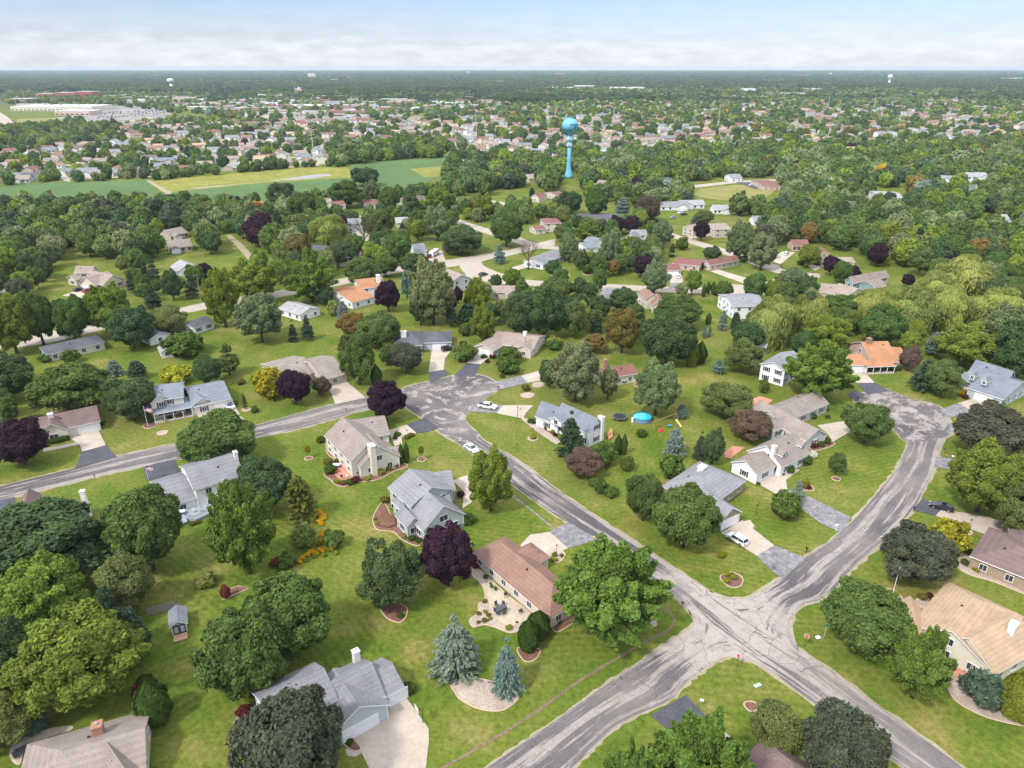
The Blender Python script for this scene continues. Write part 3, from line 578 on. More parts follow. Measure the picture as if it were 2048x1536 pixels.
# fields, pond, bare ground
FIELD1 = [(-60,378),(60,366),(290,360),(318,384),(290,398),(150,408),(-60,420)]
FIELD2 = [(310,400),(340,386),(500,369),(640,359),(735,355),(690,335),(760,322),(894,315),(896,331),(820,338),(890,352),(840,370),(700,392),(560,415),(430,416)]
STRIP = [(300,362),(500,344),(600,335),(690,334),(738,354),(640,358),(500,368),(345,385),(322,383)]
POND = [(375,377),(430,372),(500,366),(560,359),(620,350),(655,348),(664,351),(620,357),(540,362),(480,368),(400,377)]
FARF = [(1400,378),(1470,370),(1560,368),(1545,385),(1520,402),(1440,400),(1385,392)]
CLUB = [(1395,368),(1560,355),(1560,405),(1380,398)]
for P, mt, zz, lb in ((FIELD1, M_CROP, .006, 'bean field left of the track'), (FIELD2, M_CROP, .006, 'long green bean field'), (STRIP, M_MEADOW, .010, 'yellow-green meadow around the pond'),
    (FARF, M_TURF, .006, 'open mown field'), ([(820,338),(893,331),(894,352),(850,354)], M_MEADOW, .010, 'yellow meadow patch'), ([(35,238),(120,235),(150,248),(30,250)], M_TURF, .01, 'small green field near the stores'),
    ([(0,256),(190,250),(215,276),(110,282),(0,262)], M_MEADOW, .008, 'meadow below the pale road'), ([(700,186),(930,184),(920,196),(690,198)], M_TURF, .03, 'far pale field'), ([(1160,248),(1300,244),(1320,258),(1180,262)], M_TURF, .01, 'far sports lawn')):
    sheet('field', px_poly(P), zz, mt, 'structure', lb)
sheet('pond', px_poly(POND), .02, M_WATERM, 'structure', 'grey pond in the meadow')
sheet('path', px_poly([(292,362),(298,360),(345,386),(335,389)]), .02, M_GRAVEL, 'structure', 'track between the two bean fields')
for P, lb in (([(110,236),(192,226),(205,212),(335,212),(345,236),(180,244)], 'car park of the big stores'), ([(330,204),(560,196),(700,205),(760,235),(640,245),(430,222)], 'paved lots around the far shops'), ([(700,196),(980,190),(1010,210),(760,230)], 'paved yards of the workshops'), ([(1080,182),(1320,178),(1330,190),(1080,192)], 'paved yard of the warehouses'), ([(1330,186),(1760,184),(1780,196),(1340,198)], 'paved shop lots by the highway'), ([(1650,198),(1960,196),(1960,208),(1700,212)], 'paved lots of the far apartments')):
    sheet('paving', px_poly(P), .03, m_speck('far_paving', (.12, .13, .09), (.23, .215, .195), (.34, .315, .285), .03, .01), 'structure', lb)
# planted beds with their edging
def bed(P, mat, label, smooth=True, edge=True, zz=.09):
    W = px_poly(P, smooth); c = np.mean(np.array(W), 0); r = empty('garden_bed', (c[0], c[1], 0)); tag(r, label, 'garden bed', 'edged garden beds')
    o = sheet('mulch', [(x - c[0], y - c[1]) for x, y in W], zz, mat, None, parent=r)
    if edge:
        m = MB(); m.tube([(x - c[0], y - c[1], .06) for x, y in W + W[:1]], .11, 5, cap=False); m.build('edging', M_EDGE, r)
def ring(u, v, ru, mat, label, **k):
    c = G(u, v); r = ru * (c.y * CP + CAMH * SP) / FPX
    P = [PX(c.x + r * math.cos(a) * (1 + .08 * math.sin(3 * a + u)), c.y + r * math.sin(a) * (1 + .08 * math.cos(2 * a + v))) for a in [i * 6.283 / 12 for i in range(12)]]
    bed(P, mat, label, **k)
bed([(941,1138),(947,1154),(957,1163),(967,1177),(970,1199),(957,1209),(956,1226),(939,1240),(945,1254),(954,1253),(972,1250),(992,1256),(1022,1266),(1047,1256),(1066,1234),(1010,1186),(962,1142)], M_STONE, 'pale gravel bed around the dining patio')
sheet('patio', px_poly([(976,1164),(990,1170),(1062,1232),(1047,1244),(1018,1254),(993,1238),(978,1212)], True), .13, M_PATIO, 'structure', 'concrete patio behind the brown hip-roofed house')
bed([(903,1364),(910,1385),(923,1401),(961,1419),(999,1422),(1024,1410),(1036,1392),(1010,1372),(955,1358)], M_STONE, 'stony bed below the two blue spruces')
bed([(763,1216),(768,1230),(780,1240),(799,1245),(812,1234),(813,1216),(790,1206)], M_MULCH, 'mulched oval beneath the round pine')
bed([(1036,1296),(1044,1318),(1058,1324),(1074,1316),(1078,1298)], M_MULCH, 'mulch under the clipped evergreens')
bed([(470,1442),(476,1458),(500,1466),(525,1462),(520,1440),(500,1425)], M_MULCH, 'dark mulch bed at the grey gable corner')
bed([(668,1462),(700,1500),(722,1498),(706,1478),(690,1458)], M_MULCH, 'mulch bed beside the wide concrete drive')
bed([(652,880),(653,900),(657,910),(669,920),(660,930),(650,939),(649,951),(661,960),(672,970),(688,974),(708,966),(731,963),(757,959),(786,944),(815,933),(800,927),(757,943),(725,950),(690,930),(672,903),(662,885)], M_MULCH, 'winding bed along the cream house')
sheet('patio', px_poly([(674,938),(691,926),(712,945),(703,962),(682,963),(669,950)]), .13, M_BRICKP, 'structure', 'red brick patio with chairs')
bed([(763,1006),(748,1030),(746,1045),(756,1060),(786,1064),(805,1080),(835,1092),(850,1078),(815,1062),(790,1048),(775,1015)], M_MULCH, 'curved bed around the brown deck')
bed([(1105,1100),(1118,1098),(1130,1108),(1122,1122),(1108,1124)], M_STONE, 'stone bed at the lamp beside the brown house')
bed([(1108,1252),(1146,1230),(1156,1238),(1116,1264)], M_MULCH, 'narrow bed under the brown house end wall')
bed([(1042,838),(1058,840),(1118,880),(1113,889),(1080,868)], M_STONE, 'pale front walk bed of the white house', edge=False)
bed([(440,1186),(478,1172),(497,1178),(445,1200)], M_MULCH, 'long narrow mulch box in the lawn', smooth=False)
bed([(1870,1190),(1840,1195),(1830,1206),(1858,1216),(1880,1206)], M_STONE, 'pale bed before the tan house front')
bed([(1890,1355),(1905,1395),(1940,1420),(1990,1440),(2060,1452),(2060,1425),(1985,1405),(1945,1370),(1930,1340),(1905,1338)], M_STONE, 'long sweeping gravel bed beside the tan house')
bed([(1915,1130),(1930,1100),(1945,1112),(1960,1134),(2060,1180),(2060,1192),(1990,1165),(1935,1148)], M_STONE, 'gravel bed below the brick wall')
bed([(1640,868),(1660,880),(1668,890),(1628,902),(1620,890)], M_MULCH, 'dark bed below the long tan house')
for u, v, ru, mt, lb in ((1292,1243,20,M_STONE,'gravel oval near the bottom street corner'), (1464,1160,22,M_MULCH,'oval bed with yellow-green plants'), (1502,1413,13,M_MULCH,'round tree ring in the corner lawn'), (1782,1192,20,M_STONE,'bed around the flagpole'),
    (1066,877,10,M_STONE,'round lamp bed on the front lawn'), (617,917,8,M_MULCH,'ring around the thin yellow sapling'), (843,919,9,M_MULCH,'ring around the sapling right of the cream house'), (1055,791,13,M_STONE,'ring round the low dome tree'), (1672,958,8,M_MULCH,'small mulch ring in the striped lawn'), (300,851,13,M_MULCH,'flag bed before the porch house'), (325,866,10,M_STONE,'wheel shaped bed beside the side street'),
    (493,819,9,M_STONE,'pale ring beside the lone cedar'), (1076,770,12,M_STONE,'pale bed by the far drive'), (1280,770,12,M_MULCH,'bed with a stone in the back lawn'), (1105,563-20,9,M_STONE,'long far flower strip'), (1123,552,18,M_STONE,'far strip of stones on the lawn'), (1175,548,10,M_MULCH,'far ring round a low shrub'), (1612,975,14,M_MULCH,'flower bed beside the dark drive'), (1925,1062,16,M_STONE,'pale bed under the lamp post'),
    (408,1160,11,M_DIRT,'hosta clump bed on the back lawn')):
    ring(u, v, ru, mt, lb)
def ditch(P, wd, mat, label):
    W = crom([tuple(G(*p)[:2]) for p in P], 6); W, _ = resample(W, 60); d = np.gradient(W, axis=0); nrm = np.stack([-d[:, 1], d[:, 0]], 1) / np.linalg.norm(d, axis=1)[:, None]
    rg = random.Random(3); A = [(W[i] + nrm[i] * wd * rg.uniform(.35, .6)) for i in range(60)]; B = [(W[i] - nrm[i] * wd * rg.uniform(.35, .6)) for i in range(60)]
    m = MB()
    for i in range(59): m.poly([(*A[i], .014), (*B[i], .014), (*B[i + 1], .014), (*A[i + 1], .014)])
    o = m.build('ditch', mat); o['kind'] = 'structure'; o['label'] = label
ditch([(860,1550),(960,1493),(1045,1442),(1162,1360),(1257,1303),(1308,1275),(1343,1256),(1347,1234),(1327,1214)], .5, M_DIRT, 'thin bare ditch parallel to the bottom street')
ditch([(1020,988),(1060,1018),(1108,1058)], .45, M_GREYASP, 'thin gutter line beside the verge')
# ---------------------------------------------------------------- houses
ROOF = dict(brown=(.30,.18,.135), grey=(.235,.235,.245), grey2=(.20,.215,.235), tan=(.34,.275,.225), taup=(.30,.25,.215), blue=(.21,.235,.26), orange=(.43,.22,.115), sand=(.47,.335,.215), red=(.24,.115,.095), dark=(.12,.12,.135), lt=(.36,.355,.35), mauve=(.20,.14,.13), wgrey=(.27,.27,.28))
WALL = dict(white=(.74,.74,.73), cream=(.64,.60,.49), tan=(.50,.42,.34), lblue=(.44,.48,.49), grey=(.52,.52,.50), beige=(.60,.53,.44), teal=(.22,.32,.29), brick=(.33,.15,.10), stone=(.30,.22,.15), pink=(.55,.40,.33), yel=(.70,.64,.44))
FOOT = []
def win_mesh(w_, h_, shut):
    f = MB(); t = .09
    f.box((0, .05, -h_ / 2 - t / 2), (w_ + 2 * t, .1, t)); f.box((0, .05, h_ / 2 + t / 2), (w_ + 2 * t, .1, t)); f.box((-w_ / 2 - t / 2, .05, 0), (t, .1, h_)); f.box((w_ / 2 + t / 2, .05, 0), (t, .1, h_)); f.box((0, .04, 0), (.05, .06, h_))
    if shut:
        f.box((-w_ / 2 - t - .22, .035, 0), (.36, .05, h_ + .12), m=1); f.box((w_ / 2 + t + .22, .035, 0), (.36, .05, h_ + .12), m=1)
    p = MB(); p.box((0, .012, 0), (w_, .02, h_)); return f.mesh('window', [M_WHITE, M_BLACK]), p.mesh('pane', M_GLASS)
WIN = {'s': win_mesh(1.2, 1.3, False), 'b': win_mesh(1.2, 1.3, True), 'w': win_mesh(1.9, 1.4, False), 'm': win_mesh(.8, .9, False)}
def gar_mesh(w_, n):
    f = MB(); f.box((0, .06, 0), (w_, .05, 2.15)); d = MB()
    for i in range(4): d.box((0, .10, -1.075 + .27 + i * .535), (w_ - .08, .05, .49))
    t = MB(); t.box((-w_ / 2 - .09, .07, .05), (.16, .13, 2.25)); t.box((w_ / 2 + .09, .07, .05), (.16, .13, 2.25)); t.box((0, .07, 1.2), (w_ + .36, .13, .16))
    return f.mesh('garage_door', M_DOORW), d.mesh('door_panel', M_DOORW), t.mesh('door_frame', M_WHITE)
GAR = {}
def garage(parent, P, rz, w_):
    if w_ not in GAR: GAR[w_] = gar_mesh(w_, 4)
    a, b, c = GAR[w_]; o = put('garage_door', a, parent, P, rz); put('door_panel', b, o); put('door_frame', c, o)
_dm = MB(); _dm.box((0, .05, 0), (.95, .08, 2.05)); _dm.box((0, .03, 0), (1.2, .06, 2.2), m=1); DOORM = _dm.mesh('entry_door', [flat('door_paint', (.16, .07, .05)), M_WHITE])
def house(label, wc, rc, wings, ex='', name='house', cat='house', win='s', chim=(), group=None, wkind='siding', porch=()):
    """wings: (format, three ground-plan pixels or two and a depth, eave height, rise, options)"""
    res = []
    for wg in wings:
        fm, p, q, r3, ev, rise = wg[:6]; op = (wg[6] if len(wg) > 6 else '').split(); z0 = 0.0
        for t in op:
            if t[0] == 'z': z0 = float(t[1:])
        if fm in ('c', 'w'):
            A, B, C = (G(*x, ev) for x in (p, q, r3)); u = (B - A); L = u.length; u.normalize(); n = Vector((-u.y, u.x, 0)); wd = (C - B).dot(n)
            if wd < 0: n = -n; wd = -wd
            if fm == 'w': L, wd, u, n = wd, L, n, u      # ridge along the short way B-C
        elif fm == 'e':
            E1, E2 = G(*p, ev), G(*q, ev); x = (E2 - E1); wd = x.length; x.normalize(); u = Vector((-x.y, x.x, 0)); A = E1; L = r3; n = x
            # ridge runs back from the gable E1-E2
        else:
            R1, R2, E = G(*p, ev + rise), G(*q, ev + rise), G(*r3, ev); R1.z = R2.z = ev; u = R2 - R1; L = u.length; u.normalize(); n = Vector((-u.y, u.x, 0))
            d = (E - R1).dot(n)
            if d > 0: n = -n; d = -d
            wd = -2 * d; A = R1 + n * d
        A = Vector((A.x, A.y, 0)); res.append((A, u, n, L, wd, ev, rise, op, z0))
    cx = sum((A + u * L / 2 + n * wd / 2 for A, u, n, L, wd, *_ in res), Vector()) / len(res); rt = empty(name, cx); tag(rt, label, cat, group)
    for t in res:
        A, u, n, L, wd = t[:5]
        if t[8] == 0: FOOT.append([(A + u * a + n * b)[:2] for a, b in ((-1, -1), (L + 1, -1), (L + 1, wd + 1), (-1, wd + 1))])
    W, Rf, Tm = MB(), MB(), MB(); OV = .42
    def inside(P, me):
        for j, (A, u, n, L, wd, ev, rise, op, z0) in enumerate(res):
            if j == me: continue
            a, b = (P - A).dot(u), (P - A).dot(n)
            if .5 < a < L - .5 and .5 < b < wd - .5 and z0 <= P.z < ev: return True
        return False
    wm = wallmat(WALL[wc], wkind); rm = roofmat(ROOF[rc])
    for j, (A, u, n, L, wd, ev, rise, op, z0) in enumerate(res):
        A = A - cx; up = Vector((0, 0, 1)); dz = .2; h = wd / 2
        ha = 'h' in op or 'ha' in op; hb = 'h' in op or 'hb' in op; hh = min(h, L * .48)
        a, b, c, d = A + up * ev, A + u * L + up * ev, A + u * L + n * wd + up * ev, A + n * wd + up * ev
        r1 = A + n * h + u * (hh if ha else 0) + up * (ev + rise); r2 = A + n * h + u * (L - (hh if hb else 0)) + up * (ev + rise); dn = Vector((0, 0, -dz))
        fl = [(a, b, r2, r1), (c, d, r1, r2)]; rim = [(a, b), (c, d)]
        if ha: fl.append((d, a, r1)); rim.append((d, a))
        else: rim += [(d, r1), (r1, a)]
        if hb: fl.append((b, c, r2)); rim.append((b, c))
        else: rim += [(b, r2), (r2, c)]
        for f in fl: Rf.poly([p for p in f]); Rf.poly([p + dn for p in reversed(f)])
        for p, q in rim: Tm.poly([p, q, q + dn, p + dn])
        ov = min(OV, h * .3); wt = ev + rise * ov / h - dz - .015; ap = ev + rise - dz - .03; ou = ov if 1 else 0
        i = lambda s, t, zz: A + u * s + n * t + up * zz
        wa, wb = (ov, L - ov)
        for t in (ov, wd - ov): W.poly([i(wa, t, z0), i(wb, t, z0), i(wb, t, wt), i(wa, t, wt)])
        for s, hp in ((wa, ha), (wb, hb)):
            W.poly([i(s, ov, z0), i(s, wd - ov, z0), i(s, wd - ov, wt)] + ([] if hp else [i(s, h, ap)]) + [i(s, ov, wt)])
            if not hp:   # corner boards on gable ends
                for t in (ov, wd - ov): Tm.box(i(s, t, (z0 + wt) / 2 + .02), (.14, .14, wt - z0 - .05), math.atan2(u.y, u.x))
        # faces 0 front(A-B) 1 end B 2 back 3 end A : outward normals
        faces = [(-n, i(L / 2, ov, 0), u, L - 2 * ov), (u, i(wb, h, 0), n, wd - 2 * ov), (n, i(L / 2, wd - ov, 0), u, L - 2 * ov), (-u, i(wa, h, 0), n, wd - 2 * ov)]
        taken = []
        for t in op:
            if t[0] in 'gd' and len(t) > 1 and t[1].isdigit():
                q = t[1:].split(':'); fi = int(q[0]); fr = float(q[1]); N_, c0, ax, ln = faces[fi]; ww = float(q[2]) if len(q) > 2 else 4.9
                P = c0 + ax * ((fr - .5) * ln) + N_ * .01; rz = math.atan2(N_.y, N_.x) - math.pi / 2
                if t[0] == 'g': garage(rt, (P.x, P.y, 1.1), rz, ww); taken.append((fi, fr * ln, ww / 2 + 1))
                else: put('entry_door', DOORM, rt, (P.x, P.y, 1.1), rz); taken.append((fi, fr * ln, 1.6))
        if 'n' not in op:
            for fi, (N_, c0, ax, ln) in enumerate(faces):
                wp = c0 + cx; 
                if ln < 2.4: 
                    if z0 == 0: continue
                tocam = Vector((-wp.x, -wp.y, CAMH)); 
                if N_.dot(Vector((tocam.x, tocam.y, 0)).normalized()) < -.35: continue
                k = max(1, int(ln / 3.7)); lv = [1.45] if z0 == 0 else []
                if ev > 4.4 and z0 == 0: lv.append(min(4.25, ev - 1.15))
                if z0 > 0: lv = [z0 + (ev - z0) * .5 + .15]; k = max(1, int(ln / 2.6))
                if fi in (1, 3) and not (ha if fi == 3 else hb) and rise > 3.2 and z0 == 0 and ev < 4.4: lv.append(ev + .9)
                for zz in lv:
                    kk = k if zz < ev else max(1, k // 3)
                    for q in range(kk):
                        s = (q + .5) / kk * ln
                        if zz < 2 and any(tf == fi and abs(s - tp) < tw + .7 for tf, tp, tw in taken): continue
                        if zz > ev and abs(s - ln / 2) > 1.2: s = ln / 2
                        P = c0 + ax * (s - ln / 2) + up * zz
                        if inside(P + cx + N_ * .4, j): continue
                        ky = win if z0 == 0 else ('m' if ln < 2.6 else 's'); a_, b_ = WIN[ky]
                        o = put('window', a_, rt, tuple(P + N_ * .005), math.atan2(N_.y, N_.x) - math.pi / 2); put('pane', b_, o)
    W.build('wall', wm, rt); ro = Rf.build('roof', rm, rt); Tm.build('trim', M_WHITE, rt)
    rg = random.Random(label)
    # roof vents and pipes
    for t in range(2 if len(res) < 3 else 4):
        A, u, n, L, wd, ev, rise, op, z0 = res[t % len(res)]
        if z0 or L < 6: continue
        f = rg.uniform(.3, .42); P = A - cx + u * L * rg.uniform(.25, .75) + n * wd * f + Vector((0, 0, ev + rise * f * 2)); m = MB()
        if t % 2: m.tube([P + Vector((0, 0, -.2)), P + Vector((0, 0, .3))], .07, 7)
        else: m.box(P + Vector((0, 0, .06)), (.42, .42, .28), math.atan2(u.y, u.x), taper=.7)
        m.build('vent', M_METAL if t % 2 else M_BLACK, ro)
    for c in chim:
        (pu, pv), zt, sx, sy, mt = c[:5]; zb = c[5] if len(c) > 5 else 1.5; 
        if zt < 0:      # foot pixel given instead of a height
            P = G(*c[6]); zt = 4.0
            while PX(P.x, P.y, zt)[1] > pv and zt < 12: zt += .1
            P = P - cx
        else: P = G(pu, pv, zt) - cx
        A, u = res[0][0], res[0][1]; an = math.atan2(u.y, u.x)
        m = MB(); m.box((P.x, P.y, (zt + zb) / 2), (sx, sy, zt - zb), an); m.box((P.x, P.y, zt + .05), (sx + .18, sy + .18, .14), an); o = m.build('chimney', mt, ro)
        m = MB(); m.tube([(P.x, P.y, zt + .1), (P.x, P.y, zt + .45)], .17, 8); m.build('flue', M_METAL, o)
    for (P0, P1, P2, zt, col) in porch:    # lean-to roof on posts: two pixels along the outer edge, one back at the wall
        A, B, C = G(*P0, zt) - cx, G(*P1, zt) - cx, G(*P2, zt) - cx; A.z = B.z = C.z = zt; u = B - A; L = u.length; u.normalize(); n = Vector((-u.y, u.x, 0)); dd = (C - A).dot(n)
        m = MB(); a, b, c, d = A, B, B + n * dd + Vector((0, 0, .7)), A + n * dd + Vector((0, 0, .7)); m.poly([a, b, c, d]); m.poly([p - Vector((0, 0, .15)) for p in (d, c, b, a)]); pr = m.build('porch_roof', rm, rt)
        m = MB(); k = max(2, int(L / 2.4)); m.poly([a, b, b - Vector((0, 0, .22)), a - Vector((0, 0, .22))])
        for q in range(k + 1): P = A + u * (.15 + (L - .3) * q / k) + n * .2; m.box((P.x, P.y, zt / 2 - .05), (.14, .14, zt - .1), math.atan2(u.y, u.x))
        m.build('porch_post', M_WHITE, rt); m = MB(); P = A + u * L / 2 + n * dd / 2; m.box((P.x, P.y, .15), (L, abs(dd), .3), math.atan2(u.y, u.x)); m.build('porch_floor', M_DRIVE, rt)
    return rt
W_ = M_CHIM
house('brown hip-roofed ranch with a gravel patio behind, near the crossing', 'beige', 'brown', [('c',(943,1104),(1100,1238),(1176,1200),2.7,2.9,'h'),('e',(1101,1114),(1062,1084),6.5,2.75,1.9,'g3:.5:4.9 ha')])
house('grey-roofed house with a white chimney and wide concrete drive', 'lblue', 'grey', [('r',(518,1400),(649,1336),(679,1398),5.0,2.4,''),('r',(640,1372),(744,1324),(773,1392),3.3,3.0,''),('r',(742,1346),(784,1324),(811,1373),2.9,2.0,'g0:.78:2.9'),('e',(660,1475),(781,1409),9,3.0,2.8,'g3:.5:5.4')], chim=[((711,1302),6.0,1.0,.9,M_CHIM)])
house('taupe hip-roofed house cut by the bottom edge, brick-topped chimney', 'beige', 'taup', [('c',(54,1488),(302,1418),(312,1545),2.9,2.6,'ha'),('c',(190,1530),(235,1600),(330,1600),2.9,2.6,'')], chim=[((193,1450),6.0,1.3,1.3,M_BRICK)])
house('white two-storey house with mossy grey roof and a deck of white chairs', 'white', 'grey', [('r',(368,938),(470,908),(480,952),5.6,2.3,''),('r',(308,971),(382,949),(392,996),2.9,2.3,''),('e',(417,986),(452,977),5,3.2,1.2,'hb')], chim=[((470,904),9.0,.8,1.1,W_,0)])
house('cream two-storey house with blue-grey roof and a posted front porch', 'cream', 'blue', [('r',(306,771),(366,763),(378,792),5.4,2.3,''),('e',(300,808),(343,797),7,5.2,2.0,''),('r',(372,778),(448,762),(464,797),2.9,2.6,'g0:.8:4.9'),('e',(381,815),(430,802),6,2.9,2.0,'')], win='b', porch=[((306,829),(384,814),(306,810),3.0,None)])
house('pinkish-roofed ranch with a white garage door and arched window gable', 'cream', 'mauve', [('r',(40,842),(193,810),(205,841),2.8,2.4,'g0:.84:4.9'),('e',(74,871),(136,859),9,2.9,2.6,'')], win='w', chim=[((100,828),6.2,1.2,1.2,W_)])
house('red-brown roofed house with a tall white chimney stack, half hidden by trees', 'beige', 'mauve', [('r',(30,1014),(165,1002),(180,1036),2.8,2.3,''),('e',(30,1040),(76,1030),9,2.8,2.2,'')], chim=[((164,982),6.6,.9,.9,W_,0)])
house('cream house with steep tan roofs, half-round windows and brick patio', 'cream', 'taup', [('r',(685,834),(740,884),(651,874),4.6,3.6,''),('e',(718,935),(802,912),8,3.2,4.3,''),('e',(780,868),(763,830),9,2.9,2.5,'g3:.5:4.9'),('e',(800,914),(801,893),6,2.8,1.6,'n')], win='s', chim=[((747,891),-1,1.9,1.3,flat('cream_stack', WALL['cream']),0,(748,950))])
house('pale grey gabled house with blue-grey roofs and a brown deck', 'lblue', 'wgrey', [('r',(818,937),(864,974),(776,976),5.2,2.8,''),('e',(846,1063),(932,1028),14,3.2,4.2,''),('e',(913,981),(893,940),9,2.9,2.6,'g3:.5:4.9'),('c',(789,1030),(812,1056),(845,1040),3.0,1.8,''),('e',(905,1008),(893,988),6,3.0,1.6,'')], win='w')
house('long white house with blue-grey roof and side chimney beside the trampoline', 'white', 'blue', [('r',(1083,801),(1130,818),(1056,827),3.0,3.6,''),('r',(1124,805),(1197,837),(1163,862),4.0,3.5,''),('e',(1098,836),(1122,846),4,4.9,1.0,'z3.4')], win='b', chim=[((1202,834),-1,1.5,1.0,M_CHIM,0,(1200,883))])
house('grey hip-roofed brick house behind two dark maples, white SUV in its drive', 'stone', 'wgrey', [('c',(1322,972),(1400,922),(1489,964),3.0,3.4,'h'),('e',(1441,1044),(1486,1024),14,2.8,2.3,'g3:.5:4.9')], chim=[((1405,935-2),6.6,1.8,1.5,W_)], wkind='brick')
house('long tan-roofed house with folded wings beside the pear tree', 'grey', 'taup', [('c',(1508,825),(1606,786),(1632,818),3.0,2.3,''),('e',(1612,882),(1656,868),20,3.0,2.4,''),('e',(1521,848),(1548,862),9,3.0,2.0,'')], win='b')
house('white cape house with two dormers, stained tan roof and open garage', 'white', 'taup', [('r',(1532,891),(1591,864),(1622,906),3.0,3.7,''),('w',(1461,924),(1515,951),(1556,932),2.8,2.2,''),('e',(1564,913),(1578,906),3.2,5.0,1.1,'z4.0'),('e',(1603,894),(1616,887),3.2,5.0,1.1,'z4.0')], win='b', chim=[((1549,892),7.2,.9,.9,W_)])
house('white two-storey house with black shutters left of the orange roof', 'white', 'wgrey', [('w',(1519,728),(1571,743),(1600,716),5.3,1.9,'')], win='b')
house('orange-roofed house with a long porch and white garage', 'pink', 'orange', [('r',(1722,683),(1776,682),(1793,724),3.0,4.0,''),('r',(1688,708),(1724,707),(1734,730),2.8,2.0,'g0:.6:4.9'),('r',(1780,695),(1802,695),(1806,718),2.8,1.8,'')], chim=[((1739,677),8.2,1.3,1.3,M_BRICK)], porch=[((1734,734),(1792,732),(1734,724),2.7,None)])
house('pale blue house with slate roof, two white dormers and a porch', 'lblue', 'blue', [('r',(1952,719),(2028,742),(1985,759),3.6,3.4,''),('e',(2006,799),(2070,768),10,3.0,2.9,'g0:.5:4.9'),('e',(1938,750),(1950,754),3,5.6,1.2,'z4.3'),('e',(1962,761),(1974,765),3,5.6,1.2,'z4.3')], porch=[((1910,750),(1958,774),(1920,742),2.9,None)], win='b')
house('large sand-roofed house with crossing gables and a stone chimney', 'cream', 'sand', [('r',(1980,1166),(1904,1262),(1842,1222),3.1,3.4,'ha'),('e',(1868,1268),(1990,1352),13,3.0,3.4,'d3:.25'),('e',(1806,1284),(1862,1296),10,2.9,2.2,'')], chim=[((2028,1248),6.8,1.8,1.0,W_)])
house('brown-roofed brick ranch above the sand-roofed house', 'stone', 'mauve', [('c',(1939,1112),(2110,1180),(2160,1120),3.0,2.2,'h'),('e',(2026,1100),(2110,1120),16,3.0,2.4,'')], wkind='brick')
house('mauve hip-roofed corner at the bottom edge', 'beige', 'mauve', [('c',(1478,1525),(1600,1620),(1660,1560),2.8,2.6,'h')])
house('maroon-roofed low house hidden behind the silver maple', 'cream', 'red', [('r',(1195,738),(1265,727),(1279,746),3.1,2.0,''),('e',(1212,762),(1232,757),7,2.8,1.6,'')], chim=[((1211,720),6.2,1.0,1.0,M_BRICK)])
house('dark grey-roofed house with a white garage and black jeep', 'lblue', 'dark', [('c',(786,692),(846,690),(840,662),3.2,2.5,'h'),('c',(844,686),(904,684),(902,662),2.9,2.0,'h g0:.6:4.9')], chim=[((807,663),6.6,1.8,1.4,M_CHIM)])
house('tan-roofed ranch with double garage above the turning circle', 'beige', 'tan', [('r',(993,662),(1080,673),(1064,697),3.0,2.0,''),('e',(945,694),(986,703),13,2.8,1.8,'g3:.5:4.9'),('e',(1030,697),(1062,702),8,2.9,1.6,'')], chim=[((1050,664),6.0,1.1,1.1,W_)])
house('brown-roofed house behind the yellow and purple trees', 'tan', 'taup', [('r',(540,731),(608,714),(623,746),3.0,2.2,''),('r',(617,724),(666,712),(684,750),2.9,2.8,''),('e',(596,757),(622,750),6,3.2,1.6,'')])
house('low tan ranch with a long stained roof along the pale road', 'cream', 'dark', [('r',(82,693),(200,668),(220,682),2.8,1.6,'h')])
house('grey-gabled outbuilding beside the dark oak', 'white', 'dark', [('e',(298,679),(342,667),10,2.6,1.6,'')], name='garage_building', cat='garage')
house('small white ranch with dark shutters below the pale road', 'white', 'dark', [('r',(370,645),(413,631),(421,645),2.8,1.5,'')], win='b')
house('little white shed in the back gardens', 'white', 'lt', [('e',(320,706),(347,701),6,2.3,1.3,'')], name='garden_shed', cat='shed')
house('big tan house with brown gables at the edge of the wood', 'beige', 'tan', [('r',(152,532),(188,532),(176,546),5.2,2.4,''),('e',(157,567),(189,571),12,3.0,3.2,'g3:.4:4'),('e',(206,570),(252,558),14,3.0,3.2,''),('e',(133,557),(150,560),10,3.0,1.8,'')], win='b')
house('plain white building with a low grey roof in the long lawn', 'white', 'lt', [('e',(600,630),(642,617),14,2.8,1.7,'')])
house('orange-roofed white house with a deck beside the purple tree', 'white', 'orange', [('r',(710,559),(764,553),(768,572),4.8,2.4,''),('r',(672,583),(718,572),(724,600),3.0,2.3,'')], chim=[((756,550),9,1.5,1.5,M_WHITE)])
house('tall pale house with a blank gable by the pale road', 'grey', 'tan', [('e',(904,563),(943,556),13,5.2,2.2,'')])
house('pale blue-roofed garage house beside the camper', 'white', 'blue', [('r',(822,488),(848,486),(860,500),3.2,2.2,'')])
house('white ranch with grey roof behind the bare tree', 'white', 'wgrey', [('r',(1066,516),(1110,499),(1126,512),2.9,2.2,'')], win='b')
house('maroon-roofed brick garage with a white car before it', 'brick', 'red', [('c',(1324,541),(1363,541),(1363,527),2.8,1.5,'g0:.6:4.9')], name='garage_building', cat='garage', wkind='brick')
house('long maroon-roofed brick ranch above the loop street', 'pink', 'red', [('r',(1352,515),(1406,521),(1412,534),2.9,1.3,''),('r',(1412,520),(1472,510),(1482,520),2.9,2.0,'')])
house('small pink-roofed gable house by the loop street', 'beige', 'brown', [('e',(1303,612),(1333,613),11,3.0,2.2,''),('e',(1291,598),(1320,596),9,4.4,2.0,'')])
house('slate-grey roofs peeping between dark maples', 'grey', 'grey', [('r',(1205,577),(1240,575),(1244,592),3.2,2.2,''),('e',(1192,598),(1214,604),10,3.0,2.0,'')])
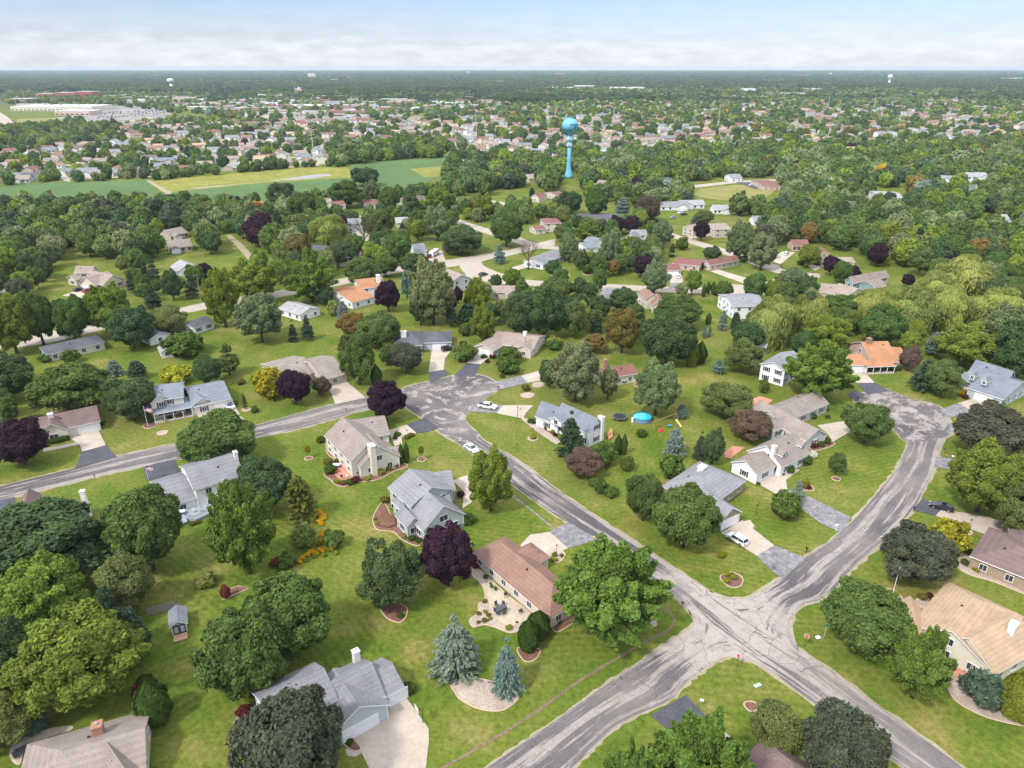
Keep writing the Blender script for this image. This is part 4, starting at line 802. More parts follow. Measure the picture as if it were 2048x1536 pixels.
house('tan gable roofs left of the round green trees', 'tan', 'tan', [('r',(980,571),(1030,571),(1045,585),3.0,2.0,''),('e',(1014,590),(1038,588),8,3.0,2.0,'')])
house('white house with grey roof and skylights above the willows', 'white', 'wgrey', [('r',(1452,592),(1518,590),(1524,612),5.2,1.8,'')])
house('white gabled house with slate roof between maples', 'white', 'wgrey', [('e',(1249,476),(1272,478),10,4.6,2.6,''),('r',(1262,459),(1292,459),(1299,470),4.6,2.0,'')])
house('low pale house with blue-grey roofs among trees', 'white', 'blue', [('r',(1160,485),(1186,482),(1184,495),3.2,1.8,''),('e',(1186,486),(1210,482),8,3.4,2.2,'')])
house('tan two-storey house behind a round purple tree', 'tan', 'tan', [('r',(1418,447),(1452,446),(1454,458),5.0,1.8,''),('r',(1376,450),(1400,446),(1402,456),4.6,1.8,'')])
house('teal house with long tan roofs above the willows', 'teal', 'taup', [('r',(1700,553),(1772,540),(1787,552),4.6,2.6,''),('e',(1718,570),(1752,578),9,4.4,2.4,'')])
house('tan house with an arched window among the willows', 'beige', 'tan', [('r',(1642,566),(1690,570),(1700,590),3.4,2.4,''),('e',(1690,596),(1738,584),9,4.4,2.8,'')])
house('low tan house behind two purple maples', 'beige', 'tan', [('r',(1640,514),(1704,514),(1706,524),2.9,1.3,'')])
house('red cedar gazebo at the tree edge', 'pink', 'red', [('c',(1640,506),(1660,506),(1659,496),3.0,1.6,'h')], name='gazebo', cat='gazebo')
house('two-storey maroon-roofed house by the bean field', 'beige', 'red', [('e',(654,408),(664,412),10,5.2,2.2,''),('r',(660,396),(678,394),(682,404),5.0,1.6,'')])
house('pink garage block next to the two-storey maroon roof', 'pink', 'red', [('r',(722,400),(750,398),(753,408),3.0,1.6,'g0:.3:4 g0:.75:4')], name='garage_building', cat='garage')
house('hip-roofed brown house under the far silver trees', 'tan', 'mauve', [('c',(791,400),(822,402),(824,390),3.2,2.6,'h'),('c',(826,402),(858,406),(858,394),3.2,2.6,'h')])
house('grey-blue two-storey house by the willow', 'lblue', 'wgrey', [('r',(692,437),(725,436),(727,446),5.2,1.6,'')])
house('small pale house beside the large dark tree', 'beige', 'lt', [('r',(790,435),(816,434),(819,445),3.2,1.6,'')])
house('pale house with red-brown roofs below the water tower', 'beige', 'red', [('e',(1060,394),(1078,396),12,3.2,2.4,''),('r',(1100,384),(1118,382),(1120,392),3.0,1.8,'')])
house('tan two-storey house with red hip roof on the far lawn', 'beige', 'red', [('c',(1088,447),(1124,446),(1120,436),5.2,1.6,'h'),('r',(1064,452),(1086,450),(1088,458),2.9,1.4,'')])
house('long flat grey-roofed ranch on the far lawn', 'beige', 'dark', [('r',(1160,431),(1222,430),(1226,440),2.9,.9,''),('r',(1206,428),(1246,430),(1246,438),2.9,1.0,'')])
house('steep tan-roofed house right of the water tower', 'beige', 'taup', [('e',(1200,378),(1216,374),13,3.6,2.8,''),('e',(1210,370),(1220,368),9,4.0,3.0,'')])
house('tan church-like hall left of the water tower', 'tan', 'tan', [('r',(1046,349),(1072,347),(1074,356),3.4,2.2,'')])
house('white gabled house above the open field', 'white', 'wgrey', [('e',(1448,352),(1462,356),11,3.6,2.4,'')])
house('low brown clubhouse by the dark car park', 'pink', 'red', [('c',(1526,372),(1562,372),(1562,360),3.4,1.2,'')], name='clubhouse', cat='clubhouse')
house('white metal barn deep in the right-hand woods', 'white', 'lt', [('c',(1754,394),(1808,396),(1810,384),5.0,1.2,'')], name='barn', cat='barn')
house('white house right of the small far lawn', 'white', 'lt', [('r',(1945,364),(1974,362),(1976,372),3.4,2.0,'')])
# ---------------------------------------------------------------- vehicles
PAINT = {}
def paint(c):
    if c not in PAINT:
        m, t, b = newmat('car_paint', .28, .5); b.inputs['Base Color'].default_value = (*c, 1); b.inputs['Coat Weight'].default_value = .5; PAINT[c] = m
    return PAINT[c]
M_TYRE = flat('tyre', (.02, .02, .02), .8); M_RIM = flat('rim', (.4, .4, .42), .35, .5, .6); M_LAMP = flat('headlamp', (.7, .7, .7), .2); M_TAIL = flat('tail_lamp', (.35, .02, .02), .3)
def prism(m, prof, w0, w1=None, mi=0, ins=.0):
    """side outline (x, z) extruded across; the upper points are drawn in by ins"""
    zs = [z for _, z in prof]; z0, z1 = min(zs), max(zs); n = len(prof); L = [(x, -(w0 / 2 - ins * (z - z0) / max(z1 - z0, .01)), z) for x, z in prof]; R = [(x, -y, z) for x, y, z in L]
    m.poly(L, mi); m.poly(R[::-1], mi)
    for i in range(n): j = (i + 1) % n; m.poly([L[i], R[i], R[j], L[j]], mi)
CARP = dict(sedan=(4.7, 1.82, [(-2.35,.35),(-2.32,.82),(-1.75,.98),(-1.0,1.0),(1.0,.98),(1.9,.86),(2.33,.68),(2.35,.35)], [(-1.75,.96),(-1.0,1.40),(.35,1.43),(1.15,.96)], (-1.40, 1.42), .33, [(-.95,1.41),(.3,1.44),(.3,1.47),(-.95,1.45)]),
    coupe=(4.85, 1.86, [(-2.42,.35),(-2.4,.88),(-1.9,1.0),(-.9,1.02),(1.1,.98),(2.1,.80),(2.4,.62),(2.42,.35)], [(-2.0,.96),(-.75,1.37),(.15,1.39),(1.15,.95)], (-1.42, 1.5), .35, [(-.75,1.37),(.1,1.40),(.1,1.43),(-.75,1.41)]),
    suv=(4.6, 1.86, [(-2.3,.38),(-2.28,1.0),(-2.1,1.08),(1.05,1.05),(2.0,.95),(2.28,.75),(2.3,.38)], [(-2.2,1.05),(-1.8,1.60),(.45,1.65),(1.25,1.03)], (-1.35, 1.35), .36, [(-1.85,1.61),(.4,1.66),(.4,1.71),(-1.8,1.67)]),
    jeep=(4.3, 1.9, [(-2.1,.45),(-2.1,1.15),(.7,1.15),(2.05,1.08),(2.1,.45)], [(-2.05,1.1),(-2.0,1.78),(.45,1.78),(.75,1.1)], (-1.3, 1.35), .42, [(-2.03,1.78),(.5,1.78),(.5,1.84),(-2.03,1.84)]),
    pickup=(5.5, 1.95, [(-2.75,.5),(-2.75,1.15),(-.85,1.15),(1.2,1.15),(2.5,1.05),(2.72,.8),(2.72,.5)], [(-1.0,1.12),(-.85,1.72),(.7,1.76),(1.45,1.12)], (-1.7, 1.65), .40, [(-.9,1.72),(.65,1.77),(.65,1.82),(-.9,1.79)]),
    van=(5.1, 1.98, [(-2.5,.4),(-2.5,1.1),(1.3,1.1),(2.4,.9),(2.5,.4)], [(-2.45,1.08),(-2.3,1.72),(.7,1.76),(1.75,1.05)], (-1.5, 1.55), .36, [(-2.3,1.73),(.6,1.77),(.6,1.84),(-2.3,1.80)]))
CARM = {}
def car_meshes(kind, c):
    if (kind, c) in CARM: return CARM[kind, c]
    L, wd, body, cab, ax, wr, roof = CARP[kind]; pm = paint(c); b = MB(); prism(b, body, wd, ins=.07); prism(b, roof, wd * .80, ins=.02)
    for s in (-1, 1):   # pillars
        for (x0, z0), (x1, z1) in ((cab[0], cab[1]), (cab[3], cab[2])): b.tube([(x0, s * wd * .455, z0), (x1, s * wd * .40, z1 + .02)], .05, 5)
        b.tube([((cab[1][0] + cab[2][0]) / 2, s * wd * .463, .98), ((cab[1][0] + cab[2][0]) / 2 - .05, s * wd * .405, cab[1][1])], .05, 5)
        b.box((cab[3][0] - .25, s * (wd / 2 + .06), 1.05), (.16, .18, .13))
    if kind == 'pickup': b.box((-1.85, 0, 1.165), (1.65, 1.5, .02), m=1)
    g_ = MB(); prism(g_, cab, wd * .93, ins=.09); w_ = MB(); w_.tube([(0, -.11, 0), (0, .11, 0)], wr, 16); r_ = MB(); r_.tube([(0, -.125, 0), (0, .125, 0)], wr * .6, 12)
    h_ = MB(); [h_.box((L / 2 - .12, s * wd * .36, body[-2][1] + .02), (.22, .36, .14)) for s in (-1, 1)]
    t_ = MB(); [t_.box((-L / 2 + .02, s * wd * .38, body[1][1] - .08), (.08, .26, .2)) for s in (-1, 1)]
    CARM[kind, c] = (b.mesh('vehicle', [pm, M_BLACK]), g_.mesh('windows', M_GLASS, False), w_.mesh('wheel', M_TYRE, True), r_.mesh('rim', M_RIM), h_.mesh('headlight', M_LAMP), t_.mesh('tail_light', M_TAIL), ax, wr, wd)
    return CARM[kind, c]
def vehicle(kind, c, P, Q, label, name='parked_car', cat='car', group=None, parts=True):
    """P rear and Q front pixels on the ground"""
    a, b = G(*P), G(*Q); d = b - a; o = empty(name, (a + b) / 2 + Vector((0, 0, .06)), math.atan2(d.y, d.x)); tag(o, label, cat, group); M = car_meshes(kind, c)
    put('body', M[0], o); put('car_windows', M[1], o)
    if parts:
        for s in (-1, 1):
            for x in M[6]: w_ = put('wheel', M[2], o, (x, s * (M[8] / 2 - .10), M[7])); put('rim', M[3], w_)
        put('headlight', M[4], o); put('tail_light', M[5], o)
    return o
WH, BK, RD, SL, BL = (.78, .78, .77), (.012, .013, .015), (.25, .015, .02), (.35, .36, .38), (.03, .06, .16)
vehicle('pickup', WH, (960,814), (990,819), 'white pickup at the mouth of a drive by the turning circle', 'pickup_truck', 'pickup')
vehicle('sedan', WH, (932,893), (954,908), 'white sedan driving down the grey street')
vehicle('suv', WH, (1490,1093), (1458,1074), 'white SUV with a dark sunroof on the concrete drive')
vehicle('coupe', BK, (1902,1023), (1862,1012), 'black sedan half on the dark apron beside the curving street')
vehicle('jeep', BK, (888,703), (902,700), 'black jeep on the drive of the dark grey-roofed house', 'jeep', 'jeep')
vehicle('van', WH, (448,808), (468,822), 'white van before the garage of the porch house', 'van', 'van')
vehicle('pickup', RD, (855,517), (868,513), 'red pickup beside the white camper', 'pickup_truck', 'pickup')
vehicle('suv', BK, (960,553), (973,550), 'dark SUV crossing the pale street junction')
vehicle('suv', WH, (1357,560), (1357,551), 'white SUV in front of the maroon brick garage')
vehicle('suv', BK, (152,584), (166,580), 'black car before the big tan house')
vehicle('suv', RD, (170,586), (182,582), 'dark red car before the big tan house')
vehicle('suv', WH, (1568,512), (1577,508), 'white car on the brown drive under the trees')
vehicle('sedan', WH, (1550,517), (1558,515), 'white sedan just left of the brown drive')
vehicle('sedan', SL, (1342,437), (1352,436), 'silver car on the far drive below the blue spruces')
vehicle('suv', BK, (1362,431), (1374,430), 'dark car parked by the white garage far off')
vehicle('sedan', BK, (1478,406), (1486,405), 'black car at the edge of the open field')
vehicle('suv', WH, (1366,426), (1356,428), 'white car behind the silver car on the far drive')
vehicle('sedan', WH, (1498,372), (1506,371), 'white car at the dark clubhouse lot')
vehicle('suv', BK, (1372,470), (1380,467), 'dark car in the drive of the tan two-storey house')
# camper
a = G(868, 512); e = empty('camper', a, math.radians(70)); tag(e, 'white camper parked at the pale blue-roofed garage', 'camper')
m = MB(); m.box((0, 0, 1.75), (7.5, 2.4, 2.4)); m.box((2.9, 0, 3.05), (2.2, 2.3, .3)); m.box((-.5, 0, 3.05), (1.0, .8, .25)); m.build('body', M_WHITE, e); m = MB(); m.box((3.72, 0, 2.2), (.1, 1.9, .8)); [m.box((x, s * 1.2, 2.1), (1.0, .06, .6)) for x in (-2, .3) for s in (-1, 1)]; m.build('camper_window', M_GLASS, e)
for s in (-1, 1):
    for x in (-2, 2.4): m = MB(); m.tube([(x, s * .95, .45), (x, s * 1.2, .45)], .42, 14); m.build('wheel', M_TYRE, e)
# ---------------------------------------------------------------- street furniture and garden things
def text_mesh(s, size, mat, ex=.004):
    f = bpy.data.curves.new('letters', 'FONT'); f.body = s; f.size = size; f.align_x = 'CENTER'; f.align_y = 'CENTER'; f.extrude = ex; t = bpy.data.objects.new('letters', f); COL.objects.link(t)
    bpy.context.view_layer.update(); me = bpy.data.meshes.new_from_object(t); bpy.data.objects.remove(t); me.materials.clear(); me.materials.append(mat); return me
def post_sign(uv, h, face_az, label, kind):
    P = G(*uv); e = empty(kind, P, math.radians(face_az)); tag(e, label, 'sign'); m = MB(); m.box((0, 0, h / 2), (.09, .09, h)); m.build('post', flat('rust_post', (.16, .09, .06)) if kind == 'stop_sign' else M_METAL, e)
    if kind == 'stop_sign':
        m = MB(); m.tube([(0, -.08, h - .1), (0, -.05, h - .1)], .42, 8); M = Matrix.Rotation(math.radians(22.5), 4, 'Y'); o = m.build('sign_plate', flat('sign_red', (.55, .02, .025), .4, var=.03), e)
        t = put('sign_text', text_mesh('STOP', .33, M_WHITE, .004), o, (0, -.09, h - .1)); t.rotation_euler = (math.pi / 2, 0, 0)
        m = MB(); m.tube([(0, -.078, h - .1), (0, -.052, h - .1)], .46, 8); m.build('sign_rim', M_WHITE, o)
    else:
        m = MB(); m.box((0, 0, h + .08), (.85, .04, .24)); m.box((0, 0, h - .16), (.04, .85, .22)); o = m.build('name_plate', flat('sign_green', (.0, .25, .16), .4, var=.03), e)
post_sign((1609,1294), 2.5, -20, 'stop sign on a rusty post at the right corner of the crossing', 'stop_sign')
post_sign((1474,1334), 2.5, -60, 'stop sign on the lower corner lawn of the crossing', 'stop_sign')
post_sign((1647,1278), 3.0, 20, 'green street name sign on a thin pole by the dark tree', 'street_sign')
def mailbox(uv, c, label, rz=0):
    P = G(*uv); e = empty('mailbox', P, math.radians(rz)); tag(e, label, 'mailbox'); m = MB(); m.box((0, 0, .55), (.12, .12, 1.1)); m.build('post', M_WOODG if c != BK else M_BLACK, e)
    m = MB(); m.box((0, 0, 1.2), (.26, .58, .18)); m.tube([(0, -.29, 1.29), (0, .29, 1.29)], .13, 10); m.build('letter_box', flat('mailbox_paint', c, .5), e)
for uv, c, lb in (((1188,1084), (.6,.42,.03), 'yellow mailbox at the cracked grey apron'), ((1612,1106), BK, 'black mailbox beside the apron of the white SUV drive'), ((1364,1216), (.10,.06,.04), 'brown marker mailbox at the corner of the crossing'), ((1545,1141), (.3,.1,.08), 'red-brown mailbox at the lower drive edge'),
                  ((1887,906), (.08,.05,.04), 'dark mailbox right of the curving street'), ((1904,921), (.7,.7,.7), 'white mailbox at the short grey apron'), ((191,959), (.2,.1,.06), 'brown mailbox below the side street'), ((876,858), (.4,.2,.15), 'reddish mailbox at the cream house apron'), ((693,826), (.1,.1,.1), 'dark mailbox on the verge of the side street'),
                  ((997,781), BK, 'black mailbox right of the turning circle'), ((981,796), (.25,.1,.05), 'brown mailbox above the white pickup'), ((1714,803), BK, 'black mailbox under the tall tree'), ((1827,1024), BK, 'black mailbox below the black car'), ((1402,1412), (.75,.75,.75), 'white mailbox by the dark sealed apron')):
    mailbox(uv, c, lb, RT.uniform(0, 90))
def lamp(uv, label, h=2.4):
    P = G(*uv); e = empty('lamp_post', P); tag(e, label, 'lamp post'); m = MB(); m.tube([(0, 0, 0), (0, 0, h)], [.06, .04], 8); m.build('post', M_BLACK, e); m = MB(); m.lathe([(.08, 0), (.16, .12), (.17, .34), (.02, .46)], 8, (0, 0, h)); m.build('lantern', M_GLASS, e)
for uv, lb in (((1113,1112), 'garden lamp in the bed of the brown hip-roofed house'), ((1066,875), 'garden lamp on the lawn of the long white house'), ((815,878), 'garden lamp at the cream house flower bed'), ((1512,1030), 'garden lamp on the lawn below the brick house'), ((933,714), 'lamp post by the tan ranch drive'), ((1937,1060), 'lamp post beside the long concrete drive'), ((1035,831), 'drive lamp of the long white house')): lamp(uv, lb)
def flagpole(uv, h, label, fs=1.0):
    P = G(*uv); e = empty('flagpole', P); tag(e, label, 'flagpole'); m = MB(); m.tube([(0, 0, 0), (0, 0, h)], [.05 * fs, .03 * fs], 8); m.lathe([(.0, 0), (.08 * fs, .06), (0, .14)], 8, (0, 0, h)); m.build('pole', M_WHITE, e)
    W, H = 1.9 * fs, 1.1 * fs; r_, w_, b_ = flat('flag_red', (.5, .03, .05), var=.03), M_WHITE, flat('flag_blue', (.03, .05, .2), var=.03); m = MB(); N = 12
    yy = lambda x: .14 * fs * math.sin(x / W * 7); 
    for s in range(13):
        z1 = h - .1 - H * s / 13; z0 = h - .1 - H * (s + 1) / 13
        for i in range(N):
            x0, x1 = W * i / N, W * (i + 1) / N; dr = -.22 * x0, -.22 * x1; m.poly([(x0, yy(x0), z0 + dr[0]), (x1, yy(x1), z0 + dr[1]), (x1, yy(x1), z1 + dr[1]), (x0, yy(x0), z1 + dr[0])], 2 if (x1 <= W * .42 and s < 7) else (0 if s % 2 == 0 else 1))
    m.build('flag', [r_, w_, b_], e)
flagpole((1784,1192), 6.5, 'flagpole with a striped flag in the pale ringed bed', 1.25); flagpole((296,853), 6, 'flagpole with a drooping flag before the porch house', 1.1); flagpole((757,832), 5, 'short flagpole behind the steep tan roof', 1.0)
flagpole((297,960), 4, 'small flagpole by the dark apron of the white house', .9); flagpole((1097,337), 15, 'tall flagpole left of the water tower', 4.0); flagpole((591,190), 30, 'giant flagpole among the distant shops', 12)
# basketball hoops
def hoop(uv, label, rz=0):
    P = G(*uv); e = empty('basketball_hoop', P, math.radians(rz)); tag(e, label, 'hoop'); m = MB(); m.tube([(0, 0, 0), (0, 0, 2.6), (0, -.8, 3.3)], .06, 8); m.build('pole', M_BLACK, e)
    m = MB(); m.box((0, -.85, 3.4), (1.3, .05, .85)); m.build('backboard', M_WHITE, e); m = MB(); m.tube([(.23 * math.cos(a), -1.12 + .23 * math.sin(a), 3.08) for a in [i * .5236 for i in range(13)]], .02, 5); m.build('rim', flat('hoop_red', (.5, .08, .03)), e)
hoop((846,1446), 'basketball hoop on a black pole beside the wide concrete drive', -60); hoop((1035,838), 'basketball hoop on the drive of the long white house', 70)
# trampoline, pool, playset
P = G(1239, 838); e = empty('trampoline', P); tag(e, 'round black trampoline left of the blue pool', 'trampoline'); m = MB(); m.lathe([(0, .84), (1.75, .84), (1.75, .86), (0, .86)], 32); m.build('mat', M_BLACK, e)
m = MB(); m.lathe([(1.76, .85), (2.1, .85), (2.1, .92), (1.76, .92)], 32, cap=False); m.build('pad', flat('pad_grey', (.10, .12, .12), .7), e)
for i in range(6): a_ = i * 1.047; m = MB(); m.tube([(2.0 * math.cos(a_), 2.0 * math.sin(a_), 0), (2.0 * math.cos(a_), 2.0 * math.sin(a_), .86)], .04, 6); m.build('leg', M_METAL, e)
P = G(1284, 840); e = empty('swimming_pool', P); tag(e, 'round above-ground pool with bright blue water', 'pool'); m = MB(); m.lathe([(2.62, 0), (2.68, .6), (2.62, 1.2)], 40, cap=False); m.build('pool_wall', flat('pool_wall', (.16, .25, .33), .5, var=.5, sc=4), e)
m = MB(); m.lathe([(2.58, 1.17), (2.72, 1.19), (2.72, 1.27), (2.58, 1.25)], 40, cap=False); m.build('rim', flat('pool_rim', (.03, .08, .16), .4), e)
m = MB(); m.lathe([(0, 1.0), (2.6, 1.0), (2.6, 1.05), (0, 1.05)], 40); wm_, _t, _b = newmat('pool_blue', .06, .5); _b.inputs['Base Color'].default_value = (.03, .46, .56, 1); m.build('water', wm_, e)
m = MB(); m.box((-2.9, -1.2, .6), (.5, .6, 1.2)); m.box((-2.5, -1.0, 1.3), (.9, .1, .1)); m.build('ladder', M_WHITE, e)
A_, B_ = G(1303, 860), G(1352, 842); d = B_ - A_; e = empty('swing_set', (A_ + B_) / 2, math.atan2(d.y, d.x)); tag(e, 'wooden swing set with a long top beam, yellow slide and blue disc', 'swing set'); L = d.length
wd_ = flat('play_wood', (.36, .22, .12)); m = MB(); m.box((0, 0, 2.4), (L, .14, .14)); m.build('beam', wd_, e)
for x in (-L / 2 + .2, L / 2 - .2):
    for s in (-1, 1): m = MB(); m.tube([(x, s * 1.1, 0), (x, 0, 2.4)], .07, 6); m.build('leg', wd_, e)
for x in (-1.5, .4): m = MB(); m.tube([(x - .2, 0, 2.35), (x - .2, 0, .6)], .015, 4); m.tube([(x + .2, 0, 2.35), (x + .2, 0, .6)], .015, 4); m.box((x, 0, .55), (.5, .2, .04)); m.build('swing', flat('swing_red', (.4, .04, .04)), e)
m = MB(); m.box((L / 2 - 1.5, -2.3, .75), (.55, 2.6, .08), M=Matrix.Rotation(.55, 3, 'X')); m.build('slide', flat('slide_yellow', (.75, .55, .12)), e); m = MB(); m.lathe([(0, .5), (.6, .5), (.6, .62), (0, .62)], 16, (.6, -1.6, 0)); m.build('disc', flat('disc_blue', (.02, .25, .4)), e)
m = MB(); m.box((-L / 2 + 1.5, -2.0, .35), (1.3, .9, .7), taper=.7); m.build('playhouse_top', flat('play_red', (.55, .05, .05)), e)
# garden shed by the spruces
a, b = G(343, 1297), G(383, 1283); house('pale blue garden shed with black double doors, alone in the back lawn', 'lblue', 'blue', [('e',(337,1257),(376,1246),4.6,2.0,1.0,'n')], name='garden_shed', cat='shed')
sh_ = [o for o in COL.objects if o.get('label', '').startswith('pale blue garden shed')][0]; A = G(337, 1257, 2.0) - sh_.location; B = G(376, 1246, 2.0) - sh_.location; x = (B - A).normalized(); nn = Vector((x.y, -x.x, 0)); c0 = (A + B) / 2
for s in (-1, 1): m = MB(); q = c0 + x * (s * .5) - nn * .33; m.box((q.x, q.y, .95), (.92, .06, 1.75), math.atan2(x.y, x.x)); dr = m.build('shed_door', M_BLACK, sh_); m = MB(); q2 = q + nn * .04; m.box((q2.x, q2.y, .95), (.62, .05, 1.3), math.atan2(x.y, x.x)); m.build('door_panel', wallmat(WALL['lblue']), dr)
m = MB(); q = c0 + nn * .75; m.box((q.x, q.y, .12), (2.2, 1.7, .1), math.atan2(x.y, x.x)); m.build('ramp', flat('ramp_wood', (.42, .26, .16), var=.3, sc=6), sh_)
A, B = G(296, 1232), G(355, 1217); e = empty('wooden_fence', (A + B) / 2, math.atan2((B - A).y, (B - A).x)); tag(e, 'short weathered board fence beside the spruces', 'fence'); L = (B - A).length; m = MB()
for i in range(int(L / .16)): m.box((-L / 2 + .08 + i * .16, 0, .9 + .05 * math.sin(i * 2.1)), (.14, .03, 1.75), M=Matrix.Rotation(.05 * math.sin(i * .7), 3, 'X'))
m.build('boards', M_WOODG, e); [MB().box((x_, .06, .95), (.1, .1, 1.9)).build('post', M_WOODG, e) for x_ in (-L / 2, 0, L / 2)]
# decks and patio furniture
def deck(P, zt, mat, label, rail=()):
    W = [G(u, v, zt) for u, v in P]; c = sum(W, Vector()) / len(W); c.z = 0; e = empty('deck', c); tag(e, label, 'deck'); m = MB(); T = [p - c for p in W]; m.poly(T); m.poly([p - Vector((0, 0, .2)) for p in T[::-1]])
    for i in range(len(T)): p, q = T[i], T[(i + 1) % len(T)]; m.poly([p, q, Vector((q.x, q.y, .0)), Vector((p.x, p.y, .0))])
    m.build('platform', mat, e)
    for i, j in rail:
        p, q = T[i], T[j]; L = (q - p).length; m = MB(); m.tube([p + Vector((0, 0, .95)), q + Vector((0, 0, .95))], .04, 5); k = int(L / .3)
        for t in range(k + 1): x = p.lerp(q, t / max(k, 1)); m.box((x.x, x.y, x.z + .47), (.035, .035, .95))
        m.build('railing', M_BLACK if mat is M_DECK else M_WOODG, e)
    return e
deck([(352,1020),(371,1008),(432,992),(436,1002),(430,1022),(390,1040),(372,1036),(375,1042),(362,1048)], .7, M_DECK, 'grey deck behind the white two-storey house', ((3,4),(4,5),(5,6)))
deck([(753,1036),(770,1024),(788,1030),(793,1049),(776,1054),(758,1050)], .35, M_DECKB, 'low brown board deck at the pale grey house', ())
q0, q1, q2, q3 = G(754,1037,.36), G(770,1025,.36), G(791,1049,.36), G(760,1050,.36); m = MB(); c_ = (q0 + q1 + q2 + q3) / 4; c_.z = 0
for i in range(9): a_, b_ = q0.lerp(q3, (i + .5) / 9), q1.lerp(q2, (i + .5) / 9); m.tube([a_ - c_ + Vector((0, 0, .03)), b_ - c_ + Vector((0, 0, .03))], .05, 4)
dk = [o for o in COL.objects if o.get('label', '').startswith('low brown board deck')][0]; o = m.build('boards', flat('board_light', (.30, .18, .11)), dk); o.location = c_ - dk.location
deck([(1214,868),(1222,855),(1226,862),(1226,872),(1218,878)], .6, flat('orange_deck', (.45, .22, .10)), 'small orange deck behind the long white house')
deck([(1448,905),(1466,892),(1490,894),(1462,916),(1450,914)], .12, M_BRICKP, 'small paved terrace at the cape house')
deck([(1500,800),(1520,792),(1546,800),(1512,824)], .12, M_BRICKP, 'red paved terrace behind the long tan house')
deck([(722,598),(752,592),(760,598),(728,606)], 1.0, flat('orange_deck', (.45, .22, .10)), 'reddish deck at the orange-roofed white house')
def chair_mesh(mat):
    m = MB(); m.box((0, 0, .42), (.55, .55, .06)); m.box((0, .27, .78), (.55, .06, .7)); [m.box((x, y, .2), (.05, .05, .4)) for x in (-.24, .24) for y in (-.24, .24)]; [m.box((x, 0, .62), (.06, .5, .05)) for x in (-.28, .28)]; return m.mesh('chair', mat)
CH = {'w': chair_mesh(M_WHITE), 'b': chair_mesh(flat('charcoal', (.07, .08, .09))), 'r': chair_mesh(flat('redchair', (.35, .06, .05)))}
def furniture(uv, z, kind, rz, label, group=None, mat='b'):
    P = G(*uv, z); nm = {'chair': 'patio_chair', 'table': 'patio_table', 'grill': 'grill', 'umbrella': 'patio_umbrella', 'planter': 'flower_pot', 'bin': 'waste_bin', 'stone': 'boulder'}[kind]
    if kind == 'chair': o = put(nm, CH[mat], None, P, math.radians(rz)); return tag(o, label, 'chair', group)
    e = empty(nm, P, math.radians(rz)); tag(e, label, kind, group); m = MB()
    if kind == 'table': m.box((0, 0, .74), (1.9, 1.1, .05)); m.build('table_top', {'b': flat('charcoal', (.07, .08, .09)), 'w': M_WHITE}[mat], e); [MB().box((x, y, .36), (.07, .07, .72)).build('leg', M_BLACK, e) for x in (-.8, .8) for y in (-.45, .45)]
    elif kind == 'grill': m.lathe([(.05, .6), (.3, .72), (.34, .9), (.3, 1.08), (.05, 1.2)], 14); m.build('bowl', M_BLACK, e); [MB().tube([(.2 * math.cos(a), .2 * math.sin(a), .7), (.35 * math.cos(a), .35 * math.sin(a), 0)], .025, 5).build('leg', M_BLACK, e) for a in (0, 2.1, 4.2)]
    elif kind == 'umbrella': m.tube([(0, 0, 0), (0, 0, 2.4)], .03, 6); m.build('pole', M_WHITE, e); MB().lathe([(1.6 if mat == 'w' else .16, 2.0 if mat == 'w' else .9), (.9 if mat == 'w' else .2, 2.35 if mat == 'w' else 1.5), (.03, 2.6)], 8).build('canopy', M_WHITE, e)
    elif kind == 'planter': m.lathe([(.16, 0), (.26, .4), (.22, .4)], 12); m.build('pot', flat('pot', (.02, .28, .16)), e); put('flowers', HI['shrub'][0], e, (0, 0, .55), 0, (.35, .35, .25), (.1, .16, .03))
    elif kind == 'bin': m.box((0, 0, .55), (.6, .7, 1.1), taper=1.1); m.box((0, 0, 1.14), (.68, .8, .08)); m.build('bin_body', flat('bin_green', (.0, .25, .05)), e)
    elif kind == 'stone': m.lathe([(.3, 0), (.5, .15), (.42, .4), (.1, .52)], 7); m.build('rock', flat('boulder', (.5, .46, .40), .9, var=.3), e)
    return e
furniture((1000,1222), .14, 'table', 35, 'dark patio table in the middle of the concrete patio', mat='b')
for u, v, r, w_ in ((993,1213,30,'at the far left corner'),(1006,1213,-20,'at the far right corner'),(991,1224,110,'at the left end'),(1010,1222,-80,'at the right end'),(996,1230,160,'at the near left corner'),(1008,1229,200,'at the near right corner')): furniture((u, v), .14, 'chair', r, 'dark chair ' + w_ + ' of the dark patio table', 'chairs round the dark patio table')
furniture((1041,1225), .14, 'chair', 200, 'lone dark chair at the stone step of the brown house'); furniture((1011,1195), .14, 'grill', 0, 'black kettle grill by the cream wall'); furniture((983,1176), .12, 'planter', 0, 'green flower pot on the gravel'); furniture((991,1181), .12, 'planter', 0, 'smaller green flower pot nearer the grill')
for u, v, lb in ((388,1024,'white deck chair nearest the house corner'),(402,1023,'white deck chair in the middle'),(414,1015,'white deck chair nearest the tree')): furniture((u, v), .72, 'chair', 170 + u, lb, mat='w')
furniture((362,1028), .72, 'table', 15, 'long cream table on the grey deck', mat='w'); furniture((438,1006), .1, 'umbrella', 0, 'open white umbrella at the white house bay', mat='w'); furniture((700,944), .14, 'umbrella', 0, 'closed white umbrella on the brick patio', mat='b')
furniture((684,958), .14, 'grill', 0, 'black grill on the red brick patio'); furniture((672,946), .14, 'chair', 90, 'red-cushioned chair at the brick patio edge', mat='r'); furniture((692,938), .14, 'chair', 10, 'red-cushioned chair by the cream wall', mat='r'); furniture((695,955), .14, 'chair', 200, 'white chair at the brick patio front', mat='w'); furniture((673,934), .14, 'table', 0, 'white table on the brick patio', mat='w')
